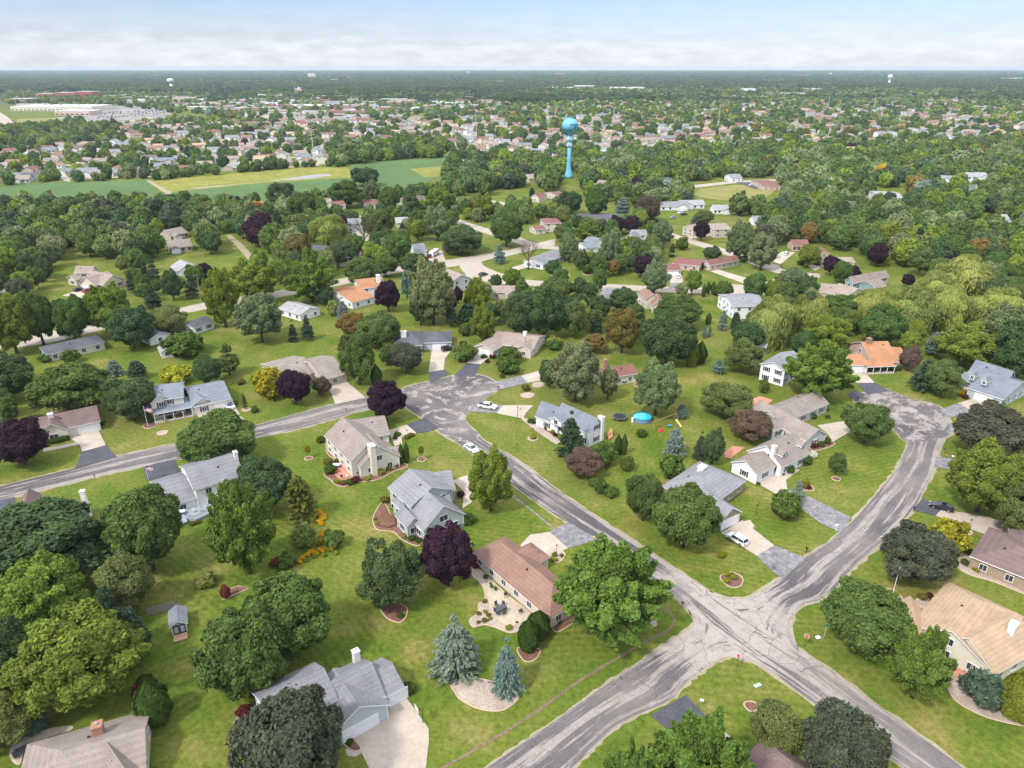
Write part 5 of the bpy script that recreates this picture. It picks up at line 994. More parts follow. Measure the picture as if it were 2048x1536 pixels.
furniture((786,1018), .1, 'grill', 0, 'black grill beside the brown deck'); furniture((2006,812), .05, 'bin', 0, 'green waste bin by the pale blue house'); furniture((34,1530-14), .1, 'chair', 60, 'dark chair on the bottom-left terrace'); furniture((47,1505), .1, 'table', 40, 'dark table on the bottom-left terrace')
sheet('patio', px_poly([(20,1500),(40,1480),(62,1466),(135,1452),(140,1462),(60,1490),(40,1530),(22,1520)], True), .1, M_PATIO, 'structure', 'curved concrete terrace of the taupe-roofed house')
sheet('path', px_poly([(1792,1206),(1815,1206),(1850,1212),(1848,1218),(1800,1218)]), .11, M_PATIO, 'structure', 'front walk of the sand-roofed house'); sheet('path', px_poly([(1904,1345),(1920,1330),(1945,1345),(1950,1365),(1925,1370)]), .11, M_BRICKP, 'structure', 'red paved entry court')
sheet('path', px_poly([(1484,1044),(1500,1040),(1509,1052),(1502,1064),(1494,1060),(1498,1050)]), .07, M_DRIVE, 'structure', 'curved walk by the garage of the brick house'); sheet('path', px_poly([(690,1500),(705,1492),(728,1502),(712,1514),(695,1512)]), .07, M_DRIVE, 'structure', 'entry walk of the grey-roofed house')
sheet('path', px_poly([(85,898),(160,884),(162,889),(88,904)]), .07, M_DRIVE, 'structure', 'front walk of the pinkish-roofed ranch')
for u, v, lb in ((1515,1375+1,'pale utility lid in the corner lawn'),): o = MB().box((0, 0, .05), (1.3, .6, .1)).build('utility_cover', flat('lid_green', (.35, .5, .42)), None, G(u, 1371), .4); tag(o, lb, 'utility cover')
o = MB().box((0, 0, .06), (.8, .6, .12)).build('utility_box', M_WHITE, None, G(1636, 1275), .3); tag(o, 'white ground box beside the street name sign', 'utility box')
e = empty('sign_post', G(1672, 1062), .5); tag(e, 'white cross-armed post at the cracked dark drive', 'post'); MB().box((0, 0, .9), (.12, .12, 1.8)).build('post', M_WHITE, e); MB().box((0, 0, 1.5), (1.2, .1, .12)).build('arm', M_WHITE, e); MB().box((.35, 0, 1.15), (.6, .05, .45)).build('sign_board', flat('board_teal', (.3, .6, .6)), e)
# poles and wires
def pole(uv, h, label, r=.17, kind='utility_pole', arm=2.4, mat=None, group=None, arms=1, rz=20):
    P = G(*uv); e = empty(kind, P, math.radians(rz)); tag(e, label, 'pole', group); m = MB(); m.tube([(0, 0, 0), (0, 0, h)], [r, r * .6], 8); m.build('mast', mat or M_WOODG, e)
    for k in range(arms): m = MB(); m.box((0, 0, h - .5 - k * h * .09), (arm, r, r)); [m.tube([(x, 0, h - .5 - k * h * .09), (x, 0, h - .2 - k * h * .09)], r * .4, 5) for x in (-arm * .45, 0, arm * .45)]; m.build('cross_arm', mat or M_WOODG, e)
    return P
PL = [pole((30,702), 11, 'wooden utility pole at the left edge of the long pale road', mat=M_WOODG), pole((402,599), 11, 'wooden utility pole beside the spruces on the long road'), pole((700,560), 11, 'wooden utility pole by the pale blue spruce thicket'), pole((985,478), 11, 'wooden utility pole near the far bend'), pole((1142,423), 11, 'wooden utility pole beyond the far lawn'), pole((1378,402), 11, 'wooden utility pole at the open field edge')]
sta = flat('pole_steel', (.55, .54, .50), .6)
for k, (uv, h, lb) in enumerate((((630,333), 33, 'tall pale steel pole at the end of the far street'), ((953,286), 36, 'tall steel pole amid the far maples'), ((1226,262), 34, 'tall steel pole right of the water tower'), ((1436,253), 34, 'tall steel pole among the far roofs'), ((1479,356), 14, 'thin pole at the far clubhouse'), ((1480,414), 12, 'dark pole before the open field'), ((1746,226), 36, 'steel lattice mast near the far highway'), ((1655,222), 30, 'slim mast in the far suburb'), ((1990,190), 40, 'thin mast on the far right'), ((430,196), 40, 'thin mast far left of the shops'), ((727,232), 34, 'pale steel pole beside the flat far shops'), ((452,196), 34, 'pale mast among the car parks'))):
    pole(uv, h, lb, r=.45 if h > 20 else .16, kind='power_pole', arm=6 if h > 20 else 2, mat=sta, arms=3 if h > 20 else 1, rz=60)
wr = empty('power_lines', (0, 0, 0)); tag(wr, 'dark wires slung between the wooden poles of the long road', 'wires')
seq = [G(-500, 800)] + PL
for i in range(len(seq) - 1):
    a, b = seq[i], seq[i + 1]; m = MB(); d = (b - a).normalized(); s = Vector((-d.y, d.x, 0))
    for o_, zz in ((-1.05, 10.7), (0, 10.7), (1.05, 10.7), (0, 8.2)):
        m.tube([a.lerp(b, t / 10) + s * o_ + Vector((0, 0, zz - 1.6 * 4 * (t / 10) * (1 - t / 10))) for t in range(11)], .035, 4, cap=False)
    m.build('wire', M_BLACK, wr)
# ---------------------------------------------------------------- water towers
T = G(1137, 356); e = empty('water_tower', T, 0); tag(e, 'bright blue ball-topped water tower with dark lettering, rising over the trees', 'water tower')
h0 = 14.0
for _ in range(60):
    if PX(T.x, T.y, h0)[1] > 237: h0 += .8
TB = flat('tower_blue', (.15, .42, .55), .4, var=.05, sc=.3); R0 = 33 / 2 * (T.y * CP + 50 * SP) / FPX; zc = h0 - R0 * .86
m = MB(); m.lathe([(4.6, 0), (3.9, 2.5), (2.6, 6), (1.9, 9.5), (1.7, 14), (1.6, zc - R0 * 1.15)], 28); m.build('pedestal', TB, e, smooth=True)
prof = [(1.3, -R0 * 1.16), (1.7, -R0 * 1.02), (R0 * .45, -R0 * .76), (R0 * .72, -R0 * .55)] + [(R0 * math.cos(a), R0 * .86 * math.sin(a)) for a in [math.radians(d_) for d_ in range(-30, 90, 8)]] + [(.3, R0 * .86)]
m = MB(); m.lathe(prof, 40, (0, 0, zc)); tk = m.build('tank', TB, e, smooth=True)
m = MB()
for i in range(16): a = i * .3927; m.tube([(2.2 * math.cos(a), 2.2 * math.sin(a), h0 - .5), (2.2 * math.cos(a), 2.2 * math.sin(a), h0 + 1.0)], .07, 4)
m.tube([(2.2 * math.cos(i * .3927), 2.2 * math.sin(i * .3927), h0 + 1.0) for i in range(17)], .07, 4); m.build('top_railing', TB, e)
for k, (fz, mt) in enumerate(((.66, M_WHITE), (.55, flat('pink_panel', (.6, .3, .35))))):
    zz = zc * fz + 3; m = MB(); m.lathe([(1.6, 0), (2.7, 0), (2.7, .25), (1.6, .25)], 20, (0, 0, zz)); m.build('catwalk', TB, e)
    for i in range(6): a = i * 1.047 + k; m = MB(); m.box((2.8 * math.cos(a), 2.8 * math.sin(a), zz + 1.2), (.35, .8, 2.4), a); m.build('antenna', M_WHITE if (i + k) % 3 else mt, e)
def word(s, size, az, zz, rr):
    f = bpy.data.curves.new('letters', 'FONT'); f.body = s; f.size = size; f.align_x = 'CENTER'; f.align_y = 'CENTER'; f.extrude = .02; f.offset = .04; t = bpy.data.objects.new('lettering', f); COL.objects.link(t)
    bpy.context.view_layer.update(); me = bpy.data.meshes.new_from_object(t); bpy.data.objects.remove(t); bm = bmesh.new(); bm.from_mesh(me); bmesh.ops.subdivide_edges(bm, edges=[q for q in bm.edges if q.calc_length() > .5], cuts=2)
    for v in bm.verts:      # wrap the flat word round the ball
        th = az + v.co.x / R0; z_ = zz + v.co.y; r_ = R0 * math.sqrt(max(.05, 1 - (z_ / (R0 * .86)) ** 2)) + .06 + v.co.z; v.co = Vector((r_ * math.sin(th), -r_ * math.cos(th), z_ + zc))
    bm.to_mesh(me); bm.free(); me.materials.clear(); me.materials.append(flat('letter_dark', (.01, .05, .09), var=.02)); return put('lettering', me, tk)
word('DARBOY', R0 * .30, .48, R0 * .12, 0); word('USA', R0 * .26, .62, -R0 * .18, 0)
def far_tower(u, v, vt, wpx, label, mush=True):
    T = G(u, v); e = empty('water_tower', T); tag(e, label, 'water tower'); h = 20
    while PX(T.x, T.y, h)[1] > vt and h < 90: h += 1
    r = wpx / 2 * (T.y * CP) / FPX; c = flat('far_tower', (.62, .70, .68), .5, var=.04, sc=.1)
    MB().lathe([(r * .6, 0), (r * .42, h * .2), (r * .40, h * .55)], 20).build('pedestal', c, e, smooth=True); MB().lathe([(r * .4, h * .55), (r * .9, h * .72), (r, h * .82), (r * .92, h * .92), (r * .3, h)], 24).build('tank', c, e, smooth=True)
far_tower(344, 180, 157, 13, 'pale mushroom water tower beyond the shopping lots'); far_tower(1777, 172, 149, 9, 'cream water tower in the far right woods'); far_tower(937, 150, 143, 5, 'tiny white water tower near the horizon'); far_tower(1660, 153, 146, 6, 'tiny domed water tower near the far highway')
# ---------------------------------------------------------------- trees set one by one: kind, silhouette box in the photograph, label
TREES = '''
ml 28 1222 272 1425|broad light green maple in the lower left, biggest of the back-garden wood
ml -10 1112 165 1275|yellow-green maple above and left of the biggest lower-left maple
md -70 1012 215 1180|wide dark feathery tree left of the red-brown roof stack
mg 207 962 362 1145|full green maple touching the grey deck of the white house
mb 422 978 547 1148|upright bright green maple below the white two-storey house
md 465 910 586 1025|dark maple right of the white two-storey house
ol 195 1105 302 1228|dull olive tree behind the spruces at the board fence
md -80 1230 60 1400|dark tree at the left edge beneath the yellow-green maple
ol -60 1395 60 1500|loose shrubby tree beside the bottom-left terrace
gs 240 1203 322 1338|dark spruce left of the pale blue shed
gs 203 1172 266 1285|dark spruce behind the one by the shed
gs 160 1178 212 1262|smaller spruce squeezed between maples behind the shed
ab 283 1362 356 1462|dark clipped evergreen at the taupe roof corner
ab 278 1350 322 1400|lighter clipped evergreen behind the dark one
sr 268 1368 292 1402|rusty orange bush beside the clipped evergreens
gb 50 1425 92 1468|blue round spruce bush by the bottom-left terrace
mg 398 1208 575 1400|dark green maple above the grey-roofed house, nearer of the pair
mg 480 1142 666 1318|dark green maple above the grey-roofed house, farther of the pair
pd 478 1383 692 1590|bronze-green maple hiding the front of the grey-roofed house
pn 712 1083 846 1216|round soft pine over the mulched oval
pu 837 1043 950 1170|purple maple between the pale grey and the brown houses
bs 852 1230 974 1375|large blue spruce on the stony bed, left of the two
bs 977 1273 1051 1405|slim blue spruce on the stony bed, right of the two
ab 1034 1238 1080 1312|front clipped evergreen at the brown house corner
ab 1052 1222 1102 1285|rear clipped evergreen at the brown house corner
mb 1116 1092 1326 1280|big bright green maple leaning over the brown roof
mb 1300 1450 1496 1640|bright green maple cut by the bottom edge
mb 1205 1500 1310 1640|smaller bright maple left of the one at the bottom edge
pd 1605 1413 1776 1590|dark bronze-green round maple at the bottom street
ol 1500 1405 1612 1505|thin airy tree in the corner lawn above the mauve roof
mg 1648 1160 1820 1308|dark green maple between the street sign and the sand roof
pd 1765 1048 1910 1168|dusky purple-green crabapple above the flagpole bed
sy 1868 1036 1932 1112|golden bush behind the dusky crabapple
mb 1790 1265 1896 1398|light green tree before the sand-roofed house
gb 1935 1345 2000 1412|blue-green bush on the sweeping gravel bed
ay 1984 1342 2064 1450|golden-green arborvitae clump at the right edge
ml 1898 890 2048 1028|big yellow-green maple above the black car
ol 2000 962 2095 1075|loose tree at the right edge below the yellow-green maple
pd 1912 808 2070 912|wide dark maple beside the turning circle
mg 1690 800 1784 886|round green pear tree inside the street bend
mg 1657 903 1694 948|small young tree in the striped lawn
sh 1545 985 1602 1038|low dark tree at the brick house lawn edge
bs 1575 960 1607 1012|small blue spruce beside the cracked dark drive
mg 1308 963 1442 1098|dark maple with yellow tips before the brick house
mg 1250 943 1330 1040|smaller dark maple left of the one before the brick house
ml 935 902 1028 1020|rounded yellow-green maple beside the street, behind the white sedan
gs 1108 820 1172 922|blue-green spruce at the front of the long white house
rb 1128 895 1206 952|brown smoky bush below the white house spruce
sh 1188 880 1232 932|tall green shrub beneath the white house gable
ab 1227 868 1243 913|left one of two slim arborvitae beside the white house
ab 1240 867 1254 912|right one of two slim arborvitae beside the white house
sh 1240 912 1268 942|small shrub in the lawn below the two arborvitae
sh 1176 954 1198 972|leftmost of three round bushes above the street
sh 1190 958 1213 988|middle of three round bushes above the street
sh 1207 971 1235 994|rightmost of three round bushes above the street
pu 731 762 809 838|purple maple standing in the verge of the side street
pu 552 737 624 806|purple maple before the brown-roofed house
sy 508 733 568 797|yellow tree left of the purple maple
rb 625 752 662 790|small bronze tree at the jointed drive
mg 354 818 514 934|big round maple over the side street
pu -20 836 93 932|purple maple at the left edge
mg 62 723 219 826|broad green maple behind the pinkish roof
md 208 750 307 840|dark maple left of the porch house
sy 323 729 379 767|bright yellow-green bush behind the porch house
md 383 706 442 770|dark oak behind the porch house garage
cd 435 684 488 758|light green cedar beside the dark oak
gs 255 716 302 764|dark spruce behind the dark maple
bs 212 714 252 756|blue spruce left of the dark spruce
cd 572 947 642 1055|olive cedar by the orange flower strip
cd 485 785 497 820|thin young cedar in its pale ring
lg 585 1050 632 1098|light bush below the olive cedar
sh 645 1058 686 1095|round green shrub by the orange flowers
sh 556 1105 592 1135|round shrub at the end of the flower strip
sr 540 1115 562 1132|small dark red bush at the end of the flower strip
lg 388 1143 428 1175|pale hosta clump in the back lawn
sr 441 1172 460 1198|dark small bush in the mulch box
mg 677 662 752 768|upright light green maple by the turning circle
ab 742 728 766 772|narrow arborvitae behind the purple verge maple
sh 760 688 792 730|dark rounded shrub left of the crabapple
pd 775 682 848 743|dark purple crabapple before the dark grey roof
sh 905 685 952 722|brownish round shrub between the two upper drives
sh 995 692 1040 728|light round tree in the tan ranch bed
sh 995 715 1038 748|rounded green shrub below the light one
sh 1095 678 1122 700|flowering bush at the tan ranch end
lg 1093 672 1124 694|dense shrub right of the tan ranch
sv 1098 692 1207 802|large silver maple over the maroon roof
md 1076 715 1122 772|dark tree tucked against the silver maple
sv 1198 736 1236 797|thin silver-green tree beside the silver maple
sv 1267 726 1362 830|rounded silver maple above the blue pool
ol 1405 760 1508 832|loose tree with a thin grey top in the right-hand back lawns
rb 1458 822 1545 872|brownish spreading tree behind the long tan house
bs 1322 846 1372 920|blue spruce in front of the swing set
gs 1380 862 1416 924|dark spruce left of the bronze pine
pn 1402 858 1452 930|bronze-tipped pine behind the brick house
sh 1322 908 1366 958|green shrub at the brick house chimney
bs 1348 806 1377 842|small blue spruce at the end of the swing set
bs 1421 717 1450 750|lone small blue spruce on the open lawn
ay 1368 678 1396 736|golden-green arborvitae, front of the pair
ab 1386 682 1412 730|dark arborvitae, rear of the pair
md 1278 626 1394 728|huge round dark linden above the back lawns
br 1210 614 1282 704|orange-brown maple left of the huge linden
mg 1308 592 1408 652|spreading maple behind the huge linden
md 1000 580 1082 672|dark maple, left of the pair behind the tan ranch
md 1044 566 1132 674|dark maple, right of the pair behind the tan ranch
ol 1118 600 1176 672|pale olive tree right of the dark pair
gs 1178 622 1206 672|dark spruce left of the orange-brown maple
br 1162 668 1214 702|low rusty thicket below the orange-brown maple
md 1175 592 1222 640|dark maple hiding the slate roofs
md 1215 575 1278 622|dark maple right of the slate roofs
md 1130 585 1180 630|dark maple under the slate roofs
ml 1003 538 1045 576|yellow-green tree at the pale street bend
bs 985 488 1014 530|blue spruce in the street island
bt 1028 488 1085 545|bare-topped spreading tree before the white ranch
sv 1118 470 1160 522|silver maple left of the low pale house
mb 1150 445 1202 482|bright round tree above the low pale house
sv 1200 462 1242 532|tall silver maple right of the low pale house
pn 1146 498 1178 540|dark pine at the far ring beds
pn 1182 504 1210 538|second dark pine beside the far ring beds
ml 1245 474 1282 502|golden green tree in front of the slate gable
ol 1278 470 1328 520|dull olive tree behind the purple maple
pu 1266 508 1312 552|purple maple left of the maroon garage
sv 1283 525 1338 588|rounded silver maple at the street edge
sv 1303 441 1346 492|silver maple right of the slate gable
sh 1354 474 1376 500|small tree above the red ranch
md 1406 492 1444 518|dark dome tree behind the red ranch
sv 1452 448 1510 518|tall silver maple right of the tan two-storey house
sv 1498 468 1556 536|tall silver maple before the loop lawn
ol 1388 420 1428 446|pale thicket above the tan two-storey house
pu 1388 440 1420 478|round purple tree before the tan two-storey house
sv 1554 534 1612 592|silver maple at the head of the loop street
br 1608 555 1634 586|bronze maple beside the loop street
ml 1596 488 1642 532|light green tree before the purple maples
pu 1646 510 1682 548|purple maple left of the low tan house
mg 1665 520 1706 562|green maple between two purple maples
pu 1690 530 1720 562|purple maple right of the green one
pu 1738 484 1778 530|dusky purple tree in the woods edge
pu 1804 548 1830 572|purple tree behind the teal house
ab 1402 567 1411 595|left slim arborvitae of three at the street
ab 1411 562 1420 588|middle slim arborvitae of three at the street
ab 1420 562 1430 588|right slim arborvitae of three at the street
bs 1432 612 1456 662|blue spruce before the white house with skylights
gs 1456 618 1480 668|dark spruce before the white house with skylights
bs 1402 652 1414 678|small blue spruce, left of a pair on the green strip
bs 1413 648 1424 674|small blue spruce, right of a pair on the green strip
ab 1410 625 1422 650|small arborvitae by the white fence panel
wi 1500 588 1592 690|golden willow left of the arched-window house
wi 1575 585 1662 680|golden willow below the arched-window house
wi 1700 572 1802 655|golden willow right of the arched-window house
wi 1780 570 1880 660|biggest golden willow in the middle of the row
wi 1855 565 1950 655|golden willow toward the right of the row
wi 1930 578 2060 650|golden willow at the right end of the row
wi 1880 508 1985 590|tall golden willow behind the row
wi 1840 540 1912 600|half-hidden willow behind the row
ol 1488 612 1552 680|dark loose tree left of the willows
mg 1640 590 1732 650|dense green tree between the willows
mg 1720 608 1812 692|wide green tree behind the orange roof
ml 1606 628 1704 705|pale green maple left of the orange roof
md 1582 660 1632 712|dark pine-green tree beside the white two-storey house
mb 1575 690 1698 798|broad green maple before the orange-roofed house
ml 1878 650 1994 732|smooth dome of yellow-green maple behind the slate roof
sv 1965 612 2070 700|grey-green poplar at the right edge
md 1990 640 2110 760|dark woods tree at the right edge
bs 1842 658 1888 716|blue spruce left of the dome maple
rb 1802 690 1842 740|brown thicket right of the orange roof
gs 1812 718 1872 788|dark spruce in the bed beside the slate-roofed house
ol 1855 722 1926 790|loose green tree beside the dark spruce
ol 1450 678 1528 742|dark apple tree at the lone blue spruce
sh 1518 756 1538 786|small upright tree by the white two-storey house
md 1462 640 1530 700|dull tree behind the little garden house
ml -30 584 60 705|tall airy tree at the left edge of the long road
mg 38 575 105 690|tall green tree, second from the left edge
mg 105 588 174 682|green tree before the pale road, left of the light one
ml 166 572 262 668|light green tree beside the tall spruce
md 214 612 306 696|dark broad oak over the outbuilding
ol 292 610 372 664|thin olive tree at the white ranch
gs 284 510 306 572|tall blue-green spruce at the wood edge
gs 298 514 326 575|dark spruce at the wood edge
gs 292 570 328 624|dark spruce before the pale road
md 322 538 362 598|dark tree left of the utility pole
gs 372 545 402 600|pointed spruce at the utility pole
pu 390 524 426 562|black-purple maple behind the utility pole
ml 408 545 478 652|light willow-like tree above the lawn
ml 455 520 560 600|light green tree behind the silver tree
sv 470 584 566 682|pale silver tree in the long lawn
sh 332 664 406 712|low rounded thicket beside the little shed
sh 124 698 156 726|round shrub behind the low tan ranch
sh 78 706 104 724|low shrub at the low tan ranch corner
md -60 700 62 800|dark trees at the left edge behind the purple maple
gs 576 640 600 686|small spruce, left of the pair in the long lawn
gs 602 632 632 684|small spruce, right of the pair in the long lawn
mb 574 510 666 602|bright golden green tree by the pale road
bs 625 538 652 592|blue spruce left of the orange roof
md 636 572 664 610|small dark tree before the blue spruce
pu 748 560 802 620|purple maple at the orange roof
mg 684 512 762 574|green tree behind the orange roof
bs 671 594 704 642|blue spruce below the orange roof
lg 656 600 680 632|pale shrub left of the blue spruce
br 674 622 738 674|rusty maple behind the dark grey roof
mg 716 618 802 694|wide two-tone green maple behind the dark grey roof
bs 800 530 830 602|slim blue spruce right of the purple maple
sv 815 524 914 646|large pale green maple at the centre
md 820 588 860 648|dark tree beneath the large pale maple
gs 888 604 918 658|dark spruce above the tan ranch
ml 928 560 978 630|pale round tree right of the tall gable
gs 912 600 960 655|dark thicket of spruce by the tan ranch
ml 938 614 992 684|yellow-green tree behind the tan ranch
sh 918 648 942 672|low shrub beside the tan ranch
pu 905 570 926 608|small purple tree under the tall gable
mg 764 462 826 520|dark twisty tree before the blue garage roof
md 798 508 862 548|dark tree below the blue garage roof
mg 745 508 795 550|green tree behind the purple maple
wi 622 425 696 494|willow behind the grey-blue house
br 566 466 624 524|olive-brown tree left of the willow
md 648 480 716 528|dark spreading tree under the willow
bt 714 440 748 500|bare grey tree by the pale far drive
mg 726 416 792 472|big dark maple right of the grey-blue house
mg 818 416 858 462|round maple on the far lawn
sv 846 414 902 478|tall pale maple on the far lawn
md 880 450 968 505|dark clump of trees under the wires
rb 884 480 920 506|low brown bush under the wires
mg 978 416 1048 490|spreading tree at the pale street
ye 1749 328 1776 361|brilliant yellow tree in the right-hand woods
ml 946 390 990 436|golden round maple by the far street
ml 852 374 904 420|round yellow-green tree among far houses
mg 802 388 840 432|round light tree before the hip-roofed brown house
md 1118 380 1166 424|full round tree below the water tower
mg 1168 376 1216 432|round green tree on the far lawn
bs 1226 388 1262 436|blue spruce group above the flat ranch
rb 1268 390 1320 440|brown-topped tree above the far drive
sv 1268 402 1312 436|silvery shrubby tree by the far drive
pu 1214 430 1248 466|purple maple, left of three
pu 1246 430 1282 466|purple maple, middle of three
pu 1290 435 1322 462|purple maple, right of three
bs 1378 430 1400 450|blue spruce cluster beside the far drive
mg 656 362 724 412|tree before the two-storey maroon roof
md 530 362 594 418|large dark tree in the bean field edge
mg 574 382 634 432|round green tree right of the dark field tree
sv 724 365 762 405|grey-leaved tree over the garages
mg 758 372 800 420|green tree behind the garages
ab 798 886 809 930|left slim arborvitae at the cream house gable
ab 808 884 820 927|right slim arborvitae at the cream house gable
or_ 492 404 528 436|orange-brown bushy tree at the field edge
sh 505 384 520 412|thin leafless bush in the bean field
md 700 336 760 366|dome tree at the far side of the field
gs 1056 372 1072 398|small dark cone tree by the tan hall
'''
for ln in TREES.strip().splitlines():
    d, lb = ln.split('|'); q = d.split(); tree_px(q[0], *map(float, q[1:5]), lb)
# small planting in the beds: one copy-able bush, coloured per plant
def bush(u, v, rpx, c, label, group='low plants in the edged beds', hz=.7):
    P = G(u, v); r = rpx * (P.y * CP + CAMH * SP) / FPX; e = empty('shrub', P); tag(e, label, 'shrub', group); put('foliage', RT.choice(HI['shrub']), e, (0, 0, r * hz * .9), RT.uniform(0, 6), (r, r, r * hz), c)
YG, GR, DR_, OG, YE = (.24, .26, .02), (.07, .12, .02), (.12, .03, .03), (.16, .15, .03), (.62, .40, .015)
def bushes(L, where, group):
    nm = {YG: 'yellow-green', GR: 'green', DR_: 'dark red', OG: 'olive', YE: 'golden'}
    cols = {}
    for t in L: cols.setdefault(t[3], []).append(t)
    for c, ts in cols.items():
        ts.sort(key=lambda t: t[0] + t[1] * .01); n = len(ts)
        for i, (u, v, r, _) in enumerate(ts):
            w_ = nm[c] + ' low plant ' + where if n == 1 else ORD[i] + ' from the left of the ' + nm[c] + ' plants ' + where; bush(u, v, r, c, w_, group)
ORD = ['first', 'second', 'third', 'fourth', 'fifth', 'sixth', 'seventh', 'eighth', 'ninth', 'tenth', 'eleventh', 'twelfth'] + [f'{i}th' for i in range(13, 200)]
bushes([(970,1205,5,OG),(958,1229,5,OG),(971,1225,4.5,YG),(977,1232,5,OG),(980,1239,4.5,YG),(969,1243,6,OG),(957,1246,4,OG),(1018,1258,7,YG),(1034,1246,3,GR),(971,1156,5,GR),(981,1168,3,OG),(951,1135,7,DR_)], 'on the pale gravel bed', 'plants on the gravel patio bed')
bushes([(1109,1112,6,OG),(1123,1113,4.5,OG),(1104,1121,5,YG),(1112,1122,5,YG),(1142,1150,5,GR),(1120,1247,5,GR)], 'beside the brown hip-roofed house', 'plants by the brown house')
bushes([(1280,1249,5,GR),(1288,1249,5,YG),(1298,1240,6,OG)], 'in the gravel oval', 'plants in the gravel oval'); bushes([(1453,1150,7,YG),(1467,1157,7,YG),(1452,1164,7,YG),(1464,1150,4,DR_),(1443,1113,9,YG)], 'in and by the oval bed', 'plants in the oval bed')
bushes([(1773,1189,6,YG),(1783,1186,5,OG),(1791,1191,6,YG),(1780,1198,6,YG),(1844,1198,9,OG),(1858,1194,7,DR_),(1862,1203,5,GR)], 'round the flagpole and tan house', 'plants round the flagpole')
bushes([(801,1234,7,GR),(681,1472,6,GR),(700,1487,7,GR),(818,1383,14,GR),(492,1432,17,DR_),(503,1452,5,OG)], 'near the grey-roofed house', 'plants by the grey-roofed house')
bushes([(661,945,13,GR),(656,928,9,OG),(715,945,14,OG),(700,968,9,GR),(712,964,9,DR_),(675,966,6,YG),(686,968,6,OG),(735,961,6,YG),(746,953,5,YG),(762,948,8,YG),(778,940,7,OG),(792,934,7,OG),(642,884,9,GR),(660,897,5,YG),(668,904,6,YG),(676,924,7,OG)], 'along the cream house bed', 'plants along the cream house')
bushes([(756,1048,5,YG),(752,1040,4,OG),(809,1075,6,YG),(824,1080,7,GR),(838,1084,7,GR),(845,1090,5,YG),(770,1004,9,OG),(935,1046,15,GR),(913,1056,9,GR),(921,992,8,DR_)], 'about the pale grey gabled house', 'plants about the pale grey house')
bushes([(790,878,5,GR),(795,872,7,GR),(774,880,5,GR),(813,877,6,OG),(822,873,6,OG),(808,913,4,GR)], 'by the cream house drive', 'plants by the cream house drive')
bushes([(1063,846,7,GR),(1073,846,4,GR),(1092,858,5,OG),(1105,866,5,YG),(1110,872,5,DR_),(1066,877,7,YG),(1283,872,11,GR),(1280,866,5,YG)], 'round the long white house', 'plants round the long white house')
bushes([(1577,943,11,GR),(1610,928,12,GR),(1565,950,4,GR),(1626,914,10,(.7,.7,.6)),(1516,969,4,GR),(1610,966,8,YG),(1608,975,7,OG),(1616,977,6,DR_),(1640,892,8,GR),(1652,886,9,GR),(1626,895,8,DR_),(1625,836,8,GR),(1655,836,5,GR),(1514,944,4,GR)] [:0] + [(1577,943,11,GR),(1610,928,12,GR),(1565,950,4,GR),(1516,969,4,GR),(1610,966,8,YG),(1608,975,7,OG),(1616,977,6,DR_),(1640,892,8,GR),(1652,886,9,GR),(1626,895,8,DR_),(1625,836,8,GR),(1655,836,5,GR)], 'near the cape and long tan houses', 'plants near the cape house')
bush(1626, 914, 9, (.65, .65, .55), 'white flowering bush at the cape house end')
bushes([(1920,790,6,YE),(1930,797,6,DR_),(1935,788,6,OG),(1948,795,5,DR_),(1740,744,9,GR),(1752,740,8,YG),(1765,741,8,OG),(1780,742,8,GR),(1795,740,7,GR)], 'before the upper right houses', 'plants before the upper right houses')
bushes([(1932,1086,9,GR),(1934,1106,9,GR),(1928,1128,8,GR),(1952,1142,7,YG),(1920,1060,6,GR),(1930,1058,5,YG),(1990,1362,10,GR),(1900,1338,8,GR)], 'along the right-hand gravel beds', 'plants along the right-hand gravel beds')
bushes([(595,1123,5,YE),(605,1118,6,YE),(615,1112,6,YE),(628,1107,6,YE),(640,1101,5,YE),(652,1096,5,YE),(670,1094,6,YE),(640,1032,7,YE),(646,1040,7,YE),(643,1050,6,YE),(654,1062,5,YE),(643,1074,6,YE),(650,1086,5,YE),(638,1090,5,YG),(655,1098,5,YG),(600,1126,5,YE),(622,1105,6,YE),(634,1110,5,YE),(645,1104,5,YE),(660,1090,6,YE),(637,1026,6,YE),(648,1034,6,YE),(638,1046,6,YE),(648,1066,5,YE),(642,1082,5,YE),(658,1102,5,YG),(612,1122,5,YG),(630,1114,5,YG),(648,1112,5,YG),(664,1100,5,YE),(674,1108,5,YG)], 'in the orange flower strip', 'golden flowers in the strip')
bushes([(105,886,8,GR),(118,884,8,GR),(130,881,8,GR),(203,850,7,GR),(92,893,6,GR),(27,829,10,GR),(385,818,5,OG),(395,822,5,DR_),(340,838,5,GR),(360,834,6,OG),(300,845,6,GR),(470,808,6,YG),(510,824,8,GR),(482,768,8,OG),(356,1044,7,OG),(385,1050,6,OG),(398,1046,5,OG),(98,1014,11,GR)], 'around the side-street houses', 'plants around the side-street houses')
bushes([(850,698,6,DR_),(860,696,5,GR),(968,716,6,GR),(985,716,7,DR_),(975,725,5,DR_),(1052,780,9,OG),(1080,688,8,GR),(1004,755,5,GR),(1246,766,7,GR),(1262,760,7,OG),(1275,757,6,GR)], 'at the upper turning circle', 'plants at the upper turning circle')
bushes([(1065,533,7,GR),(1084,536,5,GR),(1100,527,5,GR),(1127,520,6,GR),(1175,546,11,GR),(1395,533,9,GR),(1408,537,9,GR),(1486,524,10,GR),(1352,496,6,YG),(1366,510,8,(.45,.45,.32)),(1432,590,9,GR),(1600,530,7,GR),(1632,530,7,GR)] [:7] + [(1408,537,9,GR),(1486,524,10,GR),(1352,496,6,YG),(1432,590,9,GR),(1600,530,7,GR),(1632,530,7,GR)], 'by the pale concrete street', 'plants by the pale concrete street')
